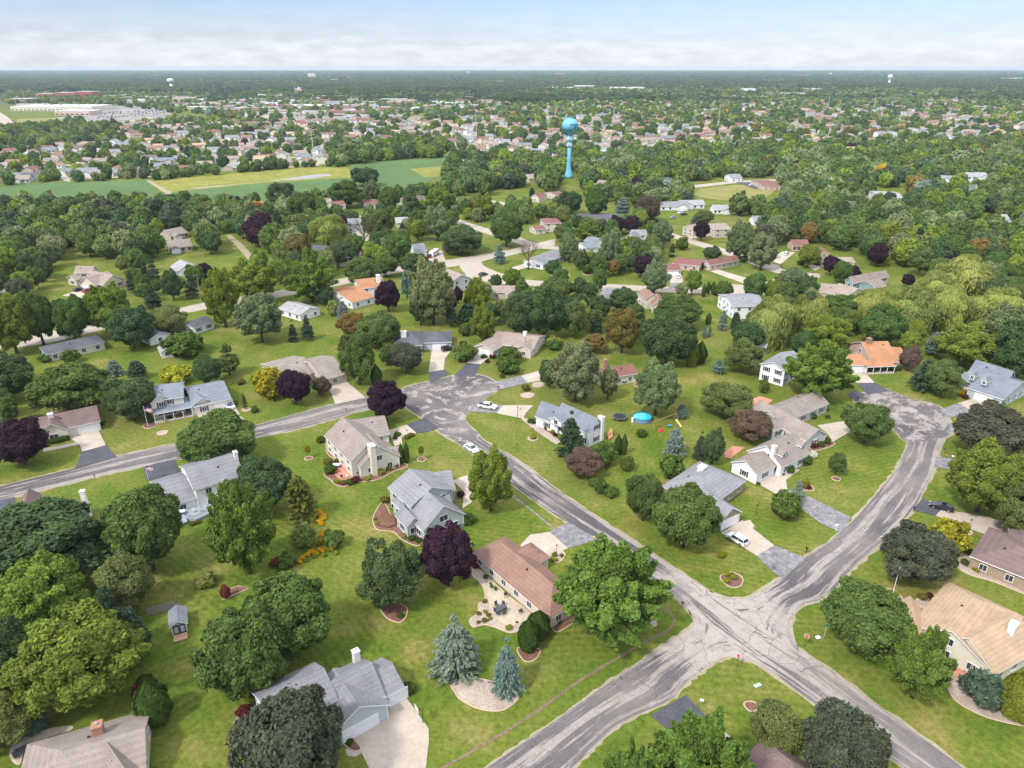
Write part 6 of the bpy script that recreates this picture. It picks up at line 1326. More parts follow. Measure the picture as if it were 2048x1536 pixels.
for u, v, t in ((617, 917, 'thin yellow sapling left of the cream house'), (843, 919, 'thin green sapling right of the cream house')):
    P = G(u, v); e = empty('sapling', P); tag(e, t, 'tree'); put('trunk', CTRUNK, e, (0, 0, 0), 0, (1.2, 1.2, 2.4)); put('crown', HI['loose'][0], e, (0, 0, 2.7), 0, (.8, .8, 1.4), (.30, .28, .03) if 'yellow' in t else PAL['ml'])
# ---------------------------------------------------------------- woods and far suburb
RW = random.Random(21); STUFF_T = []; CELL = {}
def nearfoot(x, y, pad):
    for F in FOOT:
        if abs(F[0][0] - x) < 45 and abs(F[0][1] - y) < 45:
            cx = sum(p[0] for p in F) / 4; cy = sum(p[1] for p in F) / 4; rr = max(math.hypot(p[0] - cx, p[1] - cy) for p in F)
            if inpoly(x, y, F) or math.hypot(x - cx, y - cy) < rr * .75 + pad: return True
            # keep the view of the house open on the camera's side
            dx, dy = x - cx, y - cy; dd = math.hypot(cx, cy); al = -(dx * cx + dy * cy) / dd; la = abs(dx * cy - dy * cx) / dd
            if 0 < al < 26 and la < rr * .8: return True
    return False
KEEP = [[(1112,350),(1162,350),(1168,392),(1108,392)], [(1375,366),(1560,356),(1570,424),(1385,424)], FIELD1, FIELD2, STRIP, POND, FARF, CLUB, [(1395,366),(1560,354),(1560,376),(1400,382)], [(820,338),(893,331),(894,352),(850,354)], [(355,470),(395,470),(395,535),(350,530)], [(450,472),(470,472),(515,530),(490,535)], [(1740,375),(1820,375),(1820,412),(1740,412)],
        [(98,318),(108,318),(142,362),(128,364)], [(690,470),(775,470),(775,490),(690,495)], [(1290,370),(1560,352),(1560,368),(1290,386)]]
def free(x, y, r, k=.8):
    gx, gy = int(x // 20), int(y // 20)
    for a in (-1, 0, 1):
        for b in (-1, 0, 1):
            for X, Y, R in CELL.get((gx + a, gy + b), ()):
                if (X - x) ** 2 + (Y - y) ** 2 < ((r + R) * k) ** 2: return False
    return True
def onroad(x, y, r):
    for F in ROADP:
        if abs(F[0][0] - x) < 60 and abs(F[0][1] - y) < 60:
            for a, b in ((0, 0), (r, 0), (-r, 0), (0, r), (0, -r)):
                if inpoly(x + a * .8, y + b * .8, F): return True
    return False
def occ(x, y, r): CELL.setdefault((int(x // 20), int(y // 20)), []).append((x, y, r))
for x, y, r in TREEPOS: occ(x, y, r)
# a few more houses seen through the trees, placed by hand: pixel, size, turn, walls, roof, two floors
FARH = []
def simple_house(x, y, L, W, rz, wc, rc, two): FARH.append((x, y, L, W, rz, wc, rc, two)); occ(x, y, 9); FOOT.append([(x - 8, y - 8), (x + 8, y - 8), (x + 8, y + 8), (x - 8, y + 8)])
for u, v, L, W, a, wc, rc, tw in ((192,352,24,11,5,'white','wgrey',0),(222,350,14,11,5,'white','wgrey',0),(36,357,15,10,15,'white','blue',0),(62,357,12,9,10,'cream','dark',0),(165,335,14,10,-30,'beige','tan',0),(178,325,14,10,-30,'beige','tan',0),(150,312,13,10,-30,'cream','tan',0),(205,332,13,10,10,'cream','taup',1),(30,330,16,11,0,'beige','brown',0),(68,318,13,10,20,'cream','brown',0),(10,300,12,10,0,'white','lt',0),
   (295,302,14,10,-20,'cream','tan',1),(300,325,14,9,10,'white','mauve',1),(345,305,14,10,0,'white','blue',1),(412,338,14,10,10,'beige','tan',1),(440,326,18,12,-10,'white','tan',1),(466,328,16,11,10,'cream','tan',1),(490,334,11,8,0,'white','white_' ,0),(420,310,12,9,40,'white','lt',0),(500,300,16,11,-20,'beige','taup',0),(190,292,30,12,4,'beige','tan',0),(130,295,22,11,4,'tan','tan',0),(200,278,16,10,4,'pink','orange',0),(245,258,24,16,10,'beige','tan',1),(310,262,14,11,5,'beige','tan',1),(335,262,14,11,0,'beige','tan',1),(358,264,14,11,5,'beige','tan',1),(380,265,12,11,0,'beige','tan',1),
   (565,328,22,12,0,'beige','taup',0),(600,310,14,9,20,'cream','tan',0),(640,310,15,11,-30,'white','blue',1),(575,300,12,9,-20,'beige','tan',0),(530,290,14,10,0,'cream','tan',0),(545,282,12,9,10,'beige','brown',0),(655,272,22,13,0,'tan','mauve',0),(758,252,16,10,0,'white','red',1),(800,258,12,9,-10,'white','red',0),(815,262,14,9,20,'cream','tan',0),(795,275,13,9,-30,'white','blue',0),(490,250,18,12,-10,'white','blue',0),(885,255,16,11,0,'beige','tan',0),(960,262,14,10,20,'lblue','wgrey',0),(930,330,28,9,0,'white','lt',0),(975,335,14,8,0,'white','lt',0),
   (1020,274,14,9,0,'pink','mauve',0),(1025,240,18,12,0,'beige','tan',0),(1070,254,16,10,0,'beige','tan',0),(1105,240,14,10,0,'beige','tan',1),(1175,262,14,10,10,'white','tan',0),(1150,332,13,10,10,'beige','wgrey',1),(1215,262,16,10,0,'beige','tan',0),(1300,284,26,12,10,'beige','tan',0),(1335,288,18,10,10,'beige','tan',0),(1296,252,12,9,0,'white','lt',0),(1310,252,12,9,0,'white','lt',0),(1245,250,14,9,0,'cream','tan',0),(1374,264,16,9,0,'white','wgrey',0),(1360,290,10,8,0,'beige','tan',0),(1445,312,10,8,0,'beige','tan',0),(1500,272,14,10,0,'cream','tan',0),
   (1542,325,12,9,0,'white','lt',0),(1752,328,18,11,-15,'white','lt',0),(1778,328,12,10,10,'beige','tan',0),(1810,324,14,9,0,'cream','tan',0),(1865,300,16,10,0,'beige','tan',0),(1905,325,14,9,0,'lblue','blue',0),(1920,310,18,10,0,'pink','mauve',0),(1960,326,14,10,0,'white','lt',0),(1985,325,14,10,0,'white','lt',0),(1796,278,24,11,-8,'lblue','wgrey',0),(1730,295,10,8,0,'white','lt',0),(1895,370,16,10,-20,'white','wgrey',1),(1945,364,18,12,0,'white','lt',1),(1840,470,12,8,0,'beige','tan',0),(1380,415,18,9,8,'white','lt',0),(1440,425,12,8,0,'white','lt',0),(1345,418,20,10,6,'white','wgrey',0),(1525,448,14,10,0,'white','wgrey',0),
   (348,476,12,12,60,'tan','taup',0),(360,500,13,11,30,'tan','taup',0),(372,545,12,8,-50,'white','lt',0),(640,510,14,9,-20,'tan','dark',0),(700,525,12,8,10,'beige','tan',0),(540,418,14,10,0,'beige','taup',0),(605,445,10,8,20,'white','lt',0),(1595,498,8,6,0,'pink','red',0),(1520,697,7,5,-30,'white','lt',0),(1995,445,9,6,0,'white','lt',0)):
    if rc == 'white_': rc = 'lt'
    P = G(u, v); simple_house(P.x, P.y, L, W, math.radians(a), wc, rc, tw)
n_hand = len(FARH)
NOSUB = [[(0,180),(1000,180),(1010,208),(760,236),(500,238),(330,238),(200,246),(0,262)], [(0,150),(2048,150),(2048,184),(0,184)], [(0,258),(215,250),(240,282),(0,300)], FIELD1, FIELD2, STRIP, FARF, CLUB, [(1080,180),(1340,178),(1340,192),(1080,194)], [(1330,186),(1780,184),(1790,198),(1340,199)], [(650,190),(1010,186),(1020,215),(760,246)]]
# streets of the suburb: rows that bend; houses face them
rows = []
def suburb(poly, pitch, step, prob):
    xs = [G(u, v) for u, v in poly]; y0, y1 = min(p.y for p in xs), max(p.y for p in xs); yy = y0
    while yy < y1:
        rows.append((yy, poly)); x = -1600
        while x < 1900:
            x += step * RW.uniform(.85, 1.2); y = yy + 30 * math.sin(x / 170 + yy / 300) + RW.uniform(-3, 3)
            if y <= 100: continue
            u, v = PX(x, y)
            if not inpoly(u, v, poly) or any(inpoly(u, v, Q) for Q in NOSUB) or RW.random() > prob or not free(x, y, 9, 1.0): continue
            sl = math.atan(30 / 170 * math.cos(x / 170 + yy / 300)); wc = RW.choice(['beige', 'cream', 'white', 'beige', 'tan', 'lblue', 'grey']); rc = RW.choice(['tan', 'taup', 'mauve', 'wgrey', 'tan', 'sand', 'brown', 'blue', 'red', 'lt'])
            simple_house(x, y, RW.uniform(13, 19), RW.uniform(9, 12), sl + RW.choice([0, 0, math.pi / 2]), wc, rc, RW.random() < .3)
        yy += pitch if int(yy / pitch) % 2 else pitch * 1.35
suburb([(-60,262),(200,254),(340,243),(560,243),(760,240),(1010,212),(1340,198),(1790,198),(2110,192),(2110,300),(1700,300),(1400,312),(1150,300),(1110,320),(905,300),(880,284),(650,296),(650,330),(500,340),(300,352),(90,362),(-60,372)], 34, 21, .88)
suburb([(1560,300),(2110,290),(2110,350),(1800,345)], 60, 34, .5); suburb([(900,300),(1130,300),(1120,345),(910,350)], 50, 30, .5)
sm = MB()
for yy, poly in rows:
    x = -1600
    while x < 1900:
        f_ = lambda q: yy + 16 + 30 * math.sin(q / 170 + yy / 300)
        u, v = PX(x, f_(x))
        if f_(x) > 100 and inpoly(u, v, poly) and not any(inpoly(u, v, Q) for Q in NOSUB) and math.sin(x * .011 + yy) > -.75:
            sm.poly([(x, f_(x) - 4, .04), (x + 22, f_(x + 22) - 4, .04), (x + 22, f_(x + 22) + 4, .04), (x, f_(x) + 4, .04)])
        x += 22
o = sm.build('street', M_DRIVE); o['kind'] = 'structure'; o['label'] = 'pale streets between the rows of far houses'
def hmesh(L, W, wc, rc, two, k):
    ev = 5.3 if two else 2.8; rise = W * .24; w_, r_ = MB(), MB(); h = W / 2
    def wing(cx, cy, L, W, al):
        h = W / 2; R_ = lambda x, y, z: ((cx + x, cy + y, z) if al else (cx + y, cy + x, z)); rs = W * .24
        w_.poly([R_(-L / 2 + .4, -h + .4, 0), R_(L / 2 - .4, -h + .4, 0), R_(L / 2 - .4, -h + .4, ev), R_(-L / 2 + .4, -h + .4, ev)]); w_.poly([R_(-L / 2 + .4, h - .4, 0), R_(L / 2 - .4, h - .4, 0), R_(L / 2 - .4, h - .4, ev), R_(-L / 2 + .4, h - .4, ev)])
        for s in (-1, 1): x = s * (L / 2 - .4); w_.poly([R_(x, -h + .4, 0), R_(x, h - .4, 0), R_(x, h - .4, ev), R_(x, 0, ev + rs - .2), R_(x, -h + .4, ev)])
        for s in (-1, 1): r_.poly([R_(-L / 2, s * h, ev - .1), R_(L / 2, s * h, ev - .1), R_(L / 2, 0, ev + rs), R_(-L / 2, 0, ev + rs)]); w_.poly([R_(-L / 2, s * h, ev - .1), R_(L / 2, s * h, ev - .1), R_(L / 2, s * h, ev - .35), R_(-L / 2, s * h, ev - .35)])
    wing(0, 0, L, W, True); wing(L * (.22 if k % 2 else -.22), -W * .28, W * .95, L * .38, False)
    g_ = MB()
    for s in (-.38, -.15, .1, .36):
        g_.box((s * L, -W / 2 - .02 + (.35), 1.4), (1.3, .16, 1.3)); g_.box((s * L, W / 2 - .33, 1.4), (1.3, .16, 1.3))
        if two: g_.box((s * L, -W / 2 + .33, 4.1), (1.3, .16, 1.3)); g_.box((s * L, W / 2 - .33, 4.1), (1.3, .16, 1.3))
    gx = L * (.22 if k % 2 else -.22); gd = MB(); gd.box((gx, -W * .28 - W * .475 + .37, 1.1), (4.4, .16, 2.2))
    return w_.mesh('wall', wallmat(WALL[wc])), r_.mesh('roof', roofmat(ROOF[rc])), g_.mesh('window', M_GLASS), gd.mesh('garage_door', M_DOORW)
HMC = {}
def hm(L, W, wc, rc, two):
    L = round(L / 3) * 3; W = 10 if W < 10.6 else 11.5; k = (L, W, wc, rc, two)
    if k not in HMC: HMC[k] = hmesh(L, W, wc, rc, two, len(HMC))
    return HMC[k]
FARH = [f for f in FARH]; order = FARH[:n_hand] + sorted(FARH[n_hand:], key=lambda f: f[1]); NIND = 225
indiv, rest = order[:NIND], order[NIND:]
print('far houses', len(FARH), 'individual', len(indiv))
CN = dict(white='white', cream='cream', tan='tan', lblue='pale blue', grey='grey', beige='beige', teal='teal', brick='brick', stone='stone', pink='pink', yel='yellow')
RN = dict(brown='brown', grey='grey', grey2='grey', tan='tan', taup='taupe', blue='blue-grey', orange='orange', sand='sand', red='maroon', dark='dark', lt='pale grey', mauve='mauve', wgrey='grey')
def rank_rows(items, key, per=12):
    """far-to-near rows, left-to-right places, so that a label can say which"""
    s = sorted(items, key=lambda t: -key(t)[1]); out = {}
    for i in range(0, len(s), per):
        for j, t in enumerate(sorted(s[i:i + per], key=lambda t: key(t)[0])): out[id(t)] = (i // per, j)
    return out
rk = rank_rows(indiv, lambda f: PX(f[0], f[1]), 15)
for f in indiv:
    x, y, L, W, rz, wc, rc, two = f; r, j = rk[id(f)]; e = empty('house', (x, y, 0), rz); M = hm(L, W, wc, rc, two)
    tag(e, f'{CN[wc]} far house, {RN[rc]} roof, {ORD[r]} suburb row from the front, {ORD[j]} from left', 'house', 'houses of the far suburb')
    put('wall', M[0], e); put('roof', M[1], e); put('window', M[2], e); put('garage_door', M[3], e)
# ---- woods
LOWN = [crown_mesh('crown', 200 + i, 1100, .15, tuft=.30, nb=34, mat=M_FOLI) for i in range(5)]
LOWM = [crown_mesh('crown', 190 + i, 5000, .075, tuft=.24, nb=60, rmin=.5, finger=.1, mat=M_FOLI) for i in range(4)]
LOWF = [crown_mesh('crown', 210 + i, 200, .36, tuft=.38, nb=14, mat=M_FOLI, tilt=.45) for i in range(3)]
def patch_mesh(seed):
    rg = np.random.default_rng(seed); n = 900; k = 30; c = np.stack([rg.uniform(-1, 1, k), rg.uniform(-1, 1, k), rg.uniform(.2, .5, k)], 1); pk = rg.integers(0, k, n); d = unit(rg.normal(0, 1, (n, 3))); d[:, 2] = np.abs(d[:, 2]) * .9
    P = c[pk] + d * np.array([.22, .22, .5]) * rg.uniform(.8, 1.1, (n, 1)); N = unit(d + rg.normal(0, .4, (n, 3))); T = unit(np.cross(N, rg.normal(0, 1, (n, 3)))); B = np.cross(N, T); s = .10 * rg.uniform(.7, 1.3, n)
    U = T * s[:, None]; W = B * (s * .7)[:, None]; U[:, 2] *= 2.2; W[:, 2] *= 2.2; return quadmesh('crown', P, U, W, leafvar(rg, n, rg.normal(1, .15, k).clip(.6, 1.5)[pk]), M_FOLI)
PATCH = [patch_mesh(300 + i) for i in range(3)]
WOODT = []
MIXG = [('mg', 5), ('md', 2.6), ('ml', 1.6), ('sv', 1.5), ('ol', 1.3), ('br', .16), ('pu', .10), ('pd', .3), ('gs', .5), ('bs', .06)]
def pickk(): 
    t = RW.uniform(0, sum(w for _, w in MIXG))
    for k, w in MIXG:
        t -= w
        if t < 0: return k
    return 'mg'
def fill(poly, sp, r0, r1, zone, prob=1.0, k_=.72, mixk=None):
    xs = [G(u, v) for u, v in poly]; x0, x1 = min(p.x for p in xs), max(p.x for p in xs); y0, y1 = min(p.y for p in xs), max(p.y for p in xs); n = int((x1 - x0) * (y1 - y0) / (sp * sp) * 1.6)
    for _ in range(n):
        x, y = RW.uniform(x0, x1), RW.uniform(y0, y1); u, v = PX(x, y)
        if not (-80 < u < 2130) or not inpoly(u, v, poly) or any(inpoly(u, v, Q) for Q in KEEP) or RW.random() > prob: continue
        r = RW.uniform(r0, r1)
        if not free(x, y, r, k_) or nearfoot(x, y, r * .7) or (y < 800 and onroad(x, y, r)): continue
        occ(x, y, r); k = mixk() if mixk else pickk(); WOODT.append((x, y, r, k, zone, PX(x, y, 6)))
fill([(-60,432),(60,420),(300,412),(430,420),(560,424),(630,440),(640,470),(600,515),(560,520),(510,500),(480,470),(440,470),(420,515),(330,520),(262,535),(200,512),(140,520),(90,545),(-60,575)], 7.0, 4.6, 6.8, 'of the big wood below the bean field')
fill([(1510,470),(1560,430),(1700,412),(2110,400),(2110,650),(1995,640),(1850,560),(1790,535),(1700,512),(1640,490),(1560,500),(1530,510)], 7.2, 4.8, 7.0, 'of the wood behind the willows')
fill([(1150,345),(1250,318),(1420,305),(1700,290),(2110,285),(2110,402),(1700,412),(1570,425),(1540,440),(1400,432),(1330,425),(1180,400),(1155,370)], 7.6, 4.8, 7.2, 'of the wood right of the water tower')
fill([(655,330),(655,300),(760,292),(880,285),(894,316),(760,322),(690,332)], 7.5, 5.0, 7.0, 'of the grove behind the bean field')
fill([(890,392),(893,340),(905,322),(1110,310),(1150,340),(1160,385),(1110,388),(1050,372),(960,392)], 7.8, 5.0, 7.0, 'left of the water tower')
fill([(620,372),(680,378),(900,392),(1030,412),(1140,420),(1320,440),(1370,470),(1200,465),(980,440),(880,420),(640,430)], 13, 4.0, 5.6, 'among the far houses', .6)
fill([(430,416),(640,398),(660,420),(640,440),(560,424)], 9, 4, 6, 'at the bean field corner', .8)
fill([(930,505),(985,500),(970,560),(940,560)], 16, 3, 4, 'near the street junction', .0)
fill([(560,520),(760,498),(780,540),(690,560),(560,590)], 9, 3.6, 5.2, 'between the long road and the far drive', .75)
fill([(1640,700),(1500,640),(1480,600),(1500,590),(1640,600),(1740,640),(2060,650),(2090,760),(2040,700),(1860,660),(1830,740),(1800,690),(1660,690)], 9, 3.6, 5.6, 'behind the orange-roofed house', .8)
fill([(1150,540),(1390,580),(1420,610),(1290,620),(1120,600),(960,590)], 10, 3.2, 4.8, 'behind the pale concrete street', .45)
fill([(-60,262),(200,254),(340,244),(560,244),(700,262),(650,290),(650,335),(500,346),(300,354),(90,366),(-60,376)], 15, 4.0, 5.8, 'in the suburb behind the bean field', .75)
fill([(-60,356),(100,352),(300,345),(500,338),(700,330),(700,334),(500,345),(300,362),(-60,378)], 8, 3, 4.5, 'in the hedge line above the bean field', .8)
fill([(560,262),(760,246),(1010,214),(1340,198),(1790,198),(2110,190),(2110,300),(1700,292),(1420,305),(1150,330),(1110,318),(905,322),(880,284),(650,296)], 16, 4.2, 6.6, 'in the far suburb', .72)
fill([(560,440),(700,430),(860,470),(870,515),(780,535),(690,555),(560,580),(520,560),(560,500)], 9, 3.4, 5.2, 'between the willow and the long road', .9)
fill([(230,545),(330,540),(430,560),(420,600),(330,615),(260,600)], 9, 3.0, 4.8, 'beside the utility pole of the long road', .85)
fill([(-60,560),(110,556),(60,600),(-60,630)], 9, 3.6, 5.2, 'at the left end of the long road', .8)
fill([(880,600),(1000,575),(1140,590),(1290,625),(1300,690),(1200,680),(1140,650),(990,660),(900,660)], 8, 2.8, 4.4, 'behind the tan ranch', .9)
fill([(1100,440),(1180,455),(1330,470),(1350,520),(1200,560),(1140,530)], 10, 2.8, 4.2, 'around the slate-gabled house', .6)
fill([(640,400),(860,390),(1000,430),(960,450),(820,470),(640,430)], 10, 3.4, 5.0, 'by the hip-roofed brown house', .7)
fill([(1440,600),(1560,590),(1640,640),(1560,720),(1440,690)], 8, 2.8, 4.4, 'left of the golden willows', .8)
fill([(-20,1190),(190,1180),(290,1240),(240,1400),(120,1440),(-20,1440)], 5, 2.0, 3.0, 'in the gaps of the lower-left wood', .9)
fill([(-20,940),(30,930),(20,760),(-40,760)], 6, 2.6, 4.0, 'at the left edge behind the purple maple', .8)
fill([(200,186),(560,188),(1000,188),(1010,214),(760,240),(480,240),(330,226),(200,206)], 20, 3.5, 5.5, 'of the far shopping streets', .30)
fill([(-20,262),(170,250),(185,292),(-20,304)], 9, 4.4, 6.5, 'of the dark copse beyond the suburb', .95)
fill([(0,187),(260,187),(340,204),(200,209),(10,209)], 20, 3.5, 5.5, 'around the red brick school', .4)
fill([(1040,178),(1800,182),(2100,186),(2100,206),(1700,210),(1300,200),(1040,196)], 20, 4.5, 7.5, 'of the far highway strip', .35)
WOODT.sort(key=lambda t: math.hypot(t[0], t[1])); ND = [t for t in WOODT if t[3] not in ('gs', 'bs', 'pu', 'br', 'pd', 'wi')]
NHAND = sum(1 for o in COL.objects if o.type == 'EMPTY' and o.name.startswith(('leafy_tree', 'maple_tree')))
LIM = 262; near = WOODT[:LIM]; far = WOODT[LIM:]; print('wood trees', len(WOODT), 'hand maples', NHAND)
TN = dict(mg='green', md='dark green', ml='yellow-green', sv='silver-green', ol='olive', br='rusty brown', pu='purple', pd='bronze', gs='dark spruce', bs='blue spruce')
for zone in sorted({t[4] for t in near}):
    zt = [t for t in near if t[4] == zone]; rk = rank_rows(zt, lambda t: t[5], 12)
    for t in zt:
        x, y, r, k, zn, _ = t; a_, b_ = rk[id(t)]; lb = f'{TN[k]} tree {zn}, {ORD[a_]} row, {ORD[b_]} from left'; h = r * RW.uniform(1.9, 2.5)
        if KIND[k][0] == 'spruce': plant(k, x, y, h * 1.25, r * .62, lb, 'trees ' + zn); continue
        b = h * .5; fam, nm, ct = KIND[k]; c = PAL[k]; f = RW.uniform(.98, 1.32); c = (c[0] * f * RW.uniform(.9, 1.15), c[1] * f, c[2] * f); e = empty('leafy_tree' if nm == 'maple_tree' else nm, (x, y, 0)); tag(e, lb, 'tree', 'trees ' + zn)
        put('crown', RW.choice(HI['round'] + HI['oval'] if y < 330 else MID['round']), e, (0, 0, b + 1.2), RW.uniform(0, 6), (r, r, b), c); put('trunk', RW.choice(TRUNKS), e, (0, 0, 0), 0, (b, b, b + 1))
def scatter(name, pts, scl, rot, tint, idx, srcs, label):
    """one object: points that carry instances of the source meshes"""
    me = bpy.data.meshes.new(name); n = len(pts); me.vertices.add(n); me.vertices.foreach_set('co', np.array(pts, np.float32).ravel())
    for nm, ty, da, fld in (('scl', 'FLOAT_VECTOR', scl, 'vector'), ('rot', 'FLOAT', rot, 'value'), ('tint', 'FLOAT_COLOR', tint, 'color'), ('idx', 'INT', idx, 'value')):
        a = me.attributes.new(nm, ty, 'POINT'); a.data.foreach_set(fld, np.array(da, np.int32 if ty == 'INT' else np.float32).ravel())
    o = bpy.data.objects.new(name, me); COL.objects.link(o); tag(o, label, kind='stuff')
    ng = bpy.data.node_groups.new(name, 'GeometryNodeTree'); ng.interface.new_socket('Geometry', in_out='INPUT', socket_type='NodeSocketGeometry'); ng.interface.new_socket('Geometry', in_out='OUTPUT', socket_type='NodeSocketGeometry')
    N = ng.nodes; Lk = ng.links.new; gi = N.new('NodeGroupInput'); go = N.new('NodeGroupOutput'); jn = N.new('GeometryNodeJoinGeometry')
    def na(nm, ty): q = N.new('GeometryNodeInputNamedAttribute'); q.data_type = ty; q.inputs[0].default_value = nm; return q.outputs[0]
    ai, as_, ar = na('idx', 'INT'), na('scl', 'FLOAT_VECTOR'), na('rot', 'FLOAT'); cx = N.new('ShaderNodeCombineXYZ'); Lk(ar, cx.inputs[2])
    for k, sm in enumerate(srcs):
        so_ = bpy.data.objects.new(name + '_source', sm); oi = N.new('GeometryNodeObjectInfo'); oi.inputs[0].default_value = so_; oi.inputs[1].default_value = True
        cp = N.new('FunctionNodeCompare'); cp.data_type = 'INT'; cp.operation = 'EQUAL'; Lk(ai, cp.inputs[2]); cp.inputs[3].default_value = k
        ip = N.new('GeometryNodeInstanceOnPoints'); Lk(gi.outputs[0], ip.inputs[0]); Lk(cp.outputs[0], ip.inputs[1]); Lk(oi.outputs['Geometry'], ip.inputs[2]); Lk(cx.outputs[0], ip.inputs[5]); Lk(as_, ip.inputs[6]); Lk(ip.outputs[0], jn.inputs[0])
    Lk(jn.outputs[0], go.inputs[0]); md = o.modifiers.new('scatter', 'NODES'); md.node_group = ng; return o
P_, S_, R_, T_, I_ = [], [], [], [], []
def addt(x, y, r, k, j):
    h = r * RW.uniform(1.7, 2.3); b = h * .55; c = PAL[k]; f = RW.uniform(.8, 1.2); P_.append((x, y, b * .85)); S_.append((r, r, b)); f *= 1.22; R_.append(RW.uniform(0, 6)); T_.append((c[0] * f, c[1] * f, c[2] * f, 1)); I_.append(j)
for x, y, r, k, zn, _ in far:
    if y < 560: addt(x, y, r, k, 8 + RW.randrange(4))
    elif y < 1250: addt(x, y, r, k, RW.randrange(5))
    else: addt(x, y, r * 1.1, k, 5 + RW.randrange(3))
scatter('far_trees', P_, S_, R_, T_, I_, LOWN + LOWF + LOWM, 'countless trees of the distant suburb, too many to tell apart'); print('far trees', len(P_))
P_, S_, R_, T_, I_ = [], [], [], [], []
OPEN = [[(-60,184),(1010,182),(1010,240),(-60,262)], [(1080,176),(1340,174),(1340,194),(1080,196)], [(1330,182),(1960,180),(1960,212),(1700,214),(1340,200)]]
y = 1500.0
while y < 17500:
    stp = max(42, y * .021); x = -y * .78
    while x < y * .78:
        X, Y = x + RW.uniform(-.5, .5) * stp, y + RW.uniform(-.5, .5) * stp; u, v = PX(X, Y); x += stp
        if v > 206 or (v > 186 and RW.random() > .55): continue
        if any(inpoly(u, v, Q) for Q in OPEN) and (RW.random() > .3 or (u < 420 and v > 178)): continue
        if math.sin(X * .0023 + 2) * math.sin(Y * .0013 + X * .0004) > .86 and RW.random() < .7: continue
        k = RW.choice(['mg', 'md', 'md', 'md', 'gs', 'gs']); c = PAL[k]; f = RW.uniform(.7, 1.05); P_.append((X, Y, 0)); S_.append((stp * .62, stp * .62, RW.uniform(11, 17) * (1 + Y / 30000))); R_.append(RW.uniform(0, 6)); T_.append((c[0] * f, c[1] * f, c[2] * f, 1)); I_.append(RW.randrange(3))
    y += stp * .95
scatter('far_woods', P_, S_, R_, T_, I_, PATCH, 'distant woods that run to the horizon'); print('wood patches', len(P_))
# the rest of the roofs, past the nearest few hundred
if rest:
    sets = {}
    for f in rest: sets.setdefault((f[5], f[6]), []).append(f)
    vm_ = []; keys = sorted(sets)[:]; hv = [('white', 'wgrey'), ('beige', 'tan'), ('cream', 'mauve'), ('tan', 'brown'), ('lblue', 'blue'), ('beige', 'sand'), ('cream', 'red'), ('grey', 'taup')]
    srcs = []
    for i, (wc, rc) in enumerate(hv):
        a_ = hmesh(16, 10, wc, rc, i % 3 == 0, i); bm = bmesh.new(); me = bpy.data.meshes.new('house'); n0 = 0
        for q, part in enumerate(a_):
            bm.from_mesh(part)
            for fc in list(bm.faces)[n0:]: fc.material_index = q
            n0 = len(bm.faces)
        bm.to_mesh(me); bm.free(); [me.materials.append(part.materials[0]) for part in a_]; srcs.append(me)
    scatter('far_houses', [(f[0], f[1], 0) for f in rest], [(f[2] / 16, f[3] / 10, 1) for f in rest], [f[4] for f in rest], [(1, 1, 1, 1)] * len(rest), [RW.randrange(8) for f in rest], srcs, 'roofs of the distant suburb beyond the nearer rows')
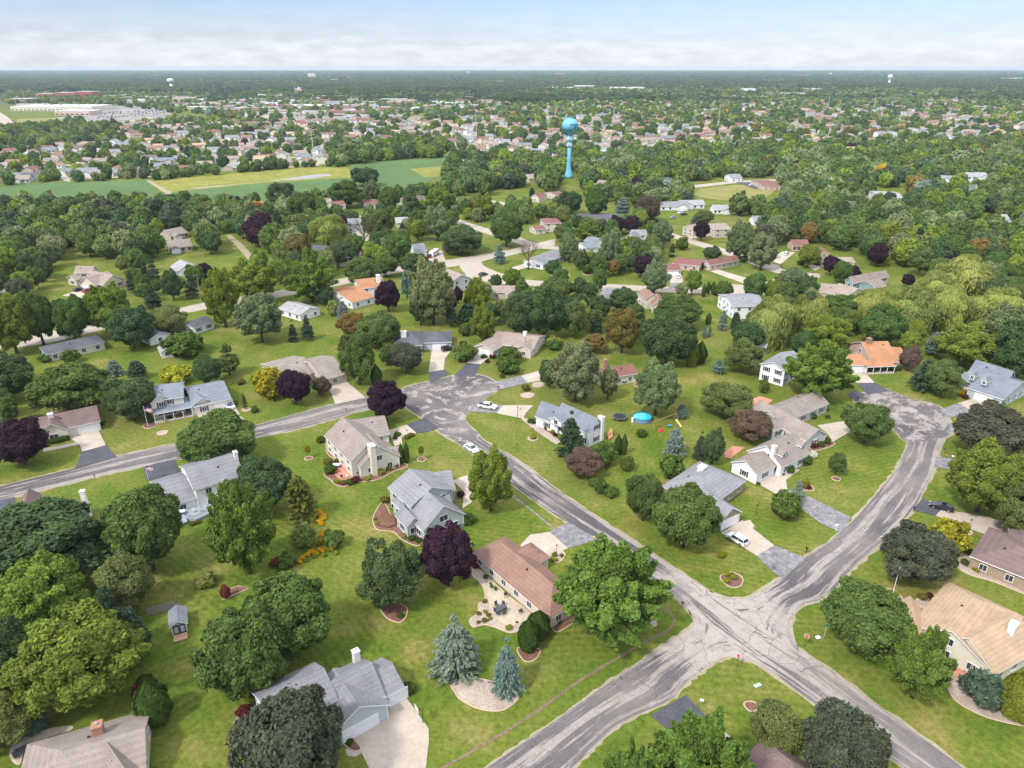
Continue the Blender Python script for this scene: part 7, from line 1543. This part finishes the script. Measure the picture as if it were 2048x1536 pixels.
# ---- stores, warehouses, schools far off: left px, right px, ground v, depth m, height m, wall, roof, label
M_FLAT = flat('flat_roof', (.62, .61, .59), .8, sc=.05); M_FLATG = flat('flat_roof_grey', (.38, .37, .36), .8, sc=.05)
BLD = [(22,185,222,90,9,'cream','w','long white superstore roof left of the car park'),(110,180,231,50,8,'pink','w','brick store in front of the superstore'),(70,110,196,60,12,'red','g','left part of the red brick school'),(108,150,196,60,15,'red','g','middle part of the red brick school'),(150,186,196,60,18,'red','g','right part of the red brick school'),(10,60,206,60,10,'brickc','g','brown brick block at the far left'),(34,98,213,12,6,'beige','g','low row building left of the superstore'),
 (570,658,219,70,8,'brickc','w','orange brick store with white roof'),(505,572,196,60,8,'red','w','white-roofed store with a red front'),(520,565,208,30,7,'beige','g','beige store behind the orange brick store'),(755,812,206,50,9,'tan','g','brown-roofed hall among the workshops'),(818,872,206,40,8,'blue','w','blue warehouse in the far workshops'),(662,692,210,30,7,'lblue','w','pale blue shed at the far workshops'),(722,758,216,30,7,'grey','g','grey workshop by the highway'),(690,735,238,24,6,'grey','g','long grey low building'),(765,810,237,24,5,'tan','g','long tan low building'),
 (1085,1150,182,80,13,'beige','w','left end of the long warehouse'),(1150,1192,180,80,16,'beige','w','tall middle of the long warehouse'),(1225,1290,183,90,14,'beige','w','right end of the long warehouse'),(1345,1408,181,80,12,'white','w','white warehouse right of the long one'),(1200,1225,190,40,9,'cream','w','store with pale walls far off'),(1262,1278,189,30,9,'red','w','store with a bright red front'),(1400,1450,192,40,8,'lblue','w','blue-roofed market beside the shops'),(1487,1512,187,40,16,'white','w','white office block far off'),
 (1560,1612,195,40,13,'yel','g','tan apartment block with balconies'),(1614,1645,186,40,14,'yel','w','yellow hotel beyond the apartments'),(1680,1745,192,80,10,'cream','w','cream superstore on the right'),(1655,1670,190,30,10,'white','w','small white store beside the cream superstore'),(1805,1865,206,30,8,'tan','g','left of two long brown-roofed buildings'),(1866,1945,208,34,9,'tan','g','right of two long brown-roofed buildings'),(1955,1990,220,26,7,'pink','g','orange low building at the far right'),(1460,1540,199,30,8,'tan','g','long row of far brown roofs'),
 (540,596,156,80,12,'cream','w','white wing of the far hospital'),(616,629,158,50,42,'cream','w','tall far hospital tower'),(630,705,158,60,14,'white','w','low white far hospital block'),(1110,1130,152,60,26,'pink','g','far reddish tower block'),(1480,1560,163,60,9,'cream','w','distant white sheds in a row'),(1600,1626,153,60,16,'white','w','white hall near the horizon'),(1630,1655,162,50,12,'cream','w','cream hall near the horizon'),(1800,1850,166,60,9,'beige','w','beige sheds near the horizon'),(1900,1985,164,60,12,'white','w','distant white sheds at the far right'),(2010,2060,162,60,18,'white','w','big white distant block at the edge'),
 (240,262,196,40,9,'beige','g','beige far shop near the highway'),(300,345,200,40,9,'tan','g','brown-roofed far shop row'),(345,390,203,40,10,'pink','g','pink-walled far shop near the lots'),(395,430,205,30,8,'white','w','white-roofed diner by the highway'),(370,412,215,40,8,'pink','g','salmon-roofed shop below the diner'),(440,480,212,30,8,'beige','g','small tan far shop by the lots'),(480,520,218,30,7,'tan','g','brown far shop by the highway'),(255,300,206,40,8,'grey','w','grey far shop behind the car park'),(610,650,231,24,7,'tan','g','tan shop by the broad highway'),(560,600,233,20,6,'pink','g','brick shop by the broad highway'),(690,712,255,20,7,'white','w','white shop at the highway bend')]
for u0, u1, v, dp, h, wc, rf, lb in BLD:
    a, b = G(u0, v), G(u1, v); L = b.x - a.x; e = empty('store' if h < 13 else 'block_building', ((a.x + b.x) / 2, a.y, 0)); tag(e, lb, 'building')
    col = {'red': (.36, .10, .085), 'brickc': (.34, .17, .11), 'blue': (.16, .34, .48)}.get(wc) or WALL[wc]; wm = flat('store_wall', col, .8, sc=.1, var=.06)
    m = MB(); m.box((0, dp / 2, h / 2), (L, dp, h)); m.build('wall', wm, e); m = MB(); m.box((0, dp / 2, h + .3), (L + .6, dp + .6, .6)); r_ = m.build('roof', M_FLAT if rf == 'w' else M_FLATG, e)
    m = MB(); rg = random.Random(lb); [m.box((rg.uniform(-.4, .4) * L, rg.uniform(.15, .85) * dp, h + 1.4), (4, 4, 1.8)) for _ in range(max(3, int(L / 22)))]; m.build('roof_unit', M_METAL, r_)
    m = MB(); nb = max(2, int(L / 9))
    for i in range(nb):
        for f in range(max(1, int(h / 6))): m.box((-L / 2 + (i + .5) * L / nb, -.05, 2.2 + f * 4.2), (L / nb * .55, .12, 2.0))
    m.build('window_band', M_GLASS, e)
# small shops, offices and sheds of the far commercial strip
rgs = random.Random(77); shops = []
for zn_, P4, n_ in (('west of the highway', [(210,196),(700,194),(760,236),(420,226),(300,206)], 95), ('beyond the workshops', [(700,197),(1010,190),(1020,212),(770,232)], 45), ('along the far right highway', [(1190,186),(1780,184),(1960,200),(1400,200)], 70), ('near the horizon', [(40,156),(2000,154),(2000,170),(40,168)], 22)):
    zz_ = []
    while len(zz_) < n_:
        u, v = rgs.uniform(min(p[0] for p in P4), max(p[0] for p in P4)), rgs.uniform(min(p[1] for p in P4), max(p[1] for p in P4))
        if inpoly(u, v, P4): zz_.append((u, v))
    zz_.sort()
    for i, (u, v) in enumerate(zz_): shops.append((u, v, f'{ORD[i]} low roof from the left {zn_}'))
for u, v, lb in shops:
    P = G(u, v); L, D_, H = rgs.uniform(18, 46), rgs.uniform(14, 30), rgs.uniform(5, 9) * (1 if v > 180 else 1.8); L *= 1 if v > 180 else 2; e = empty('shop', P, rgs.uniform(-.3, .3)); tag(e, lb, 'shop', 'low commercial roofs far off')
    MB().box((0, 0, H / 2), (L, D_, H)).build('wall', flat('shop_wall', rgs.choice([(.5,.42,.33),(.6,.55,.46),(.38,.2,.14),(.7,.7,.68),(.42,.33,.25),(.35,.4,.45)]), .8, sc=.1), e)
    r_ = MB(); hh = rgs.random() < .4
    if hh: r_.poly([(-L/2-1,-D_/2-1,H),(L/2+1,-D_/2-1,H),(L/2-6,0,H+3),(-L/2+6,0,H+3)]); r_.poly([(L/2+1,D_/2+1,H),(-L/2-1,D_/2+1,H),(-L/2+6,0,H+3),(L/2-6,0,H+3)]); r_.poly([(L/2+1,-D_/2-1,H),(L/2+1,D_/2+1,H),(L/2-6,0,H+3)]); r_.poly([(-L/2-1,D_/2+1,H),(-L/2-1,-D_/2-1,H),(-L/2+6,0,H+3)])
    else: r_.box((0, 0, H + .3), (L + .6, D_ + .6, .6))
    r_.build('roof', roofmat(ROOF[rgs.choice(['tan', 'brown', 'wgrey', 'red', 'mauve'])]) if hh else rgs.choice([M_FLAT, M_FLATG, M_FLATG]), e)
    MB().box((0, -D_ / 2 - .05, 1.6), (L * .8, .12, 1.6)).build('window_band', M_GLASS, e)
# cars of the far lots
cc = [(.75, .75, .75), (.3, .3, .32), (.02, .02, .03), (.3, .03, .03), (.05, .08, .2)]; q = 0
for (P0, P1, P2, nu, nv, lot) in (((205,226),(330,218),(195,240),18,6,'of the superstore lot'), ((400,214),(470,230),(385,222),10,2,'beside the diner'), ((560,238),(640,254),(560,246),10,2,'along the broad highway'), ((690,272),(720,276),(700,268),6,1,'at the highway bend')):
    A, B, C = G(*P0), G(*P1), G(*P2)
    for j in range(nv):
        for i in range(nu):
            if RW.random() < .25: continue
            P = A + (B - A) * ((i + RW.uniform(-.1, .1)) / nu) + (C - A) * (j / max(nv, 1)); M = car_meshes('suv', RW.choice(cc)); e = empty('parked_car', (P.x, P.y, .05), math.radians(80 + RW.uniform(-3, 3))); q += 1
            tag(e, f'tiny far car {lot}, {ORD[j]} row, {ORD[i]} space from left', 'car', 'cars in the distant shop lots'); put('body', M[0], e); put('car_windows', M[1], e)
# ---------------------------------------------------------------- air
if HAZE:
    hb = MB(); hb.box((0, 9100, 47), (36100, 18900, 96)); hm_ = bpy.data.materials.new('air'); hm_.use_nodes = True; t = hm_.node_tree; t.nodes.clear()
    pv = t.nodes.new('ShaderNodeVolumePrincipled'); pv.inputs['Color'].default_value = (.72, .86, .94, 1); pv.inputs['Density'].default_value = HAZE; pv.inputs['Anisotropy'].default_value = .1; oo = t.nodes.new('ShaderNodeOutputMaterial'); t.links.new(pv.outputs[0], oo.inputs['Volume'])
    h_ = hb.build('haze', hm_); h_['kind'] = 'stuff'; h_['label'] = 'thin blue haze over the far land'
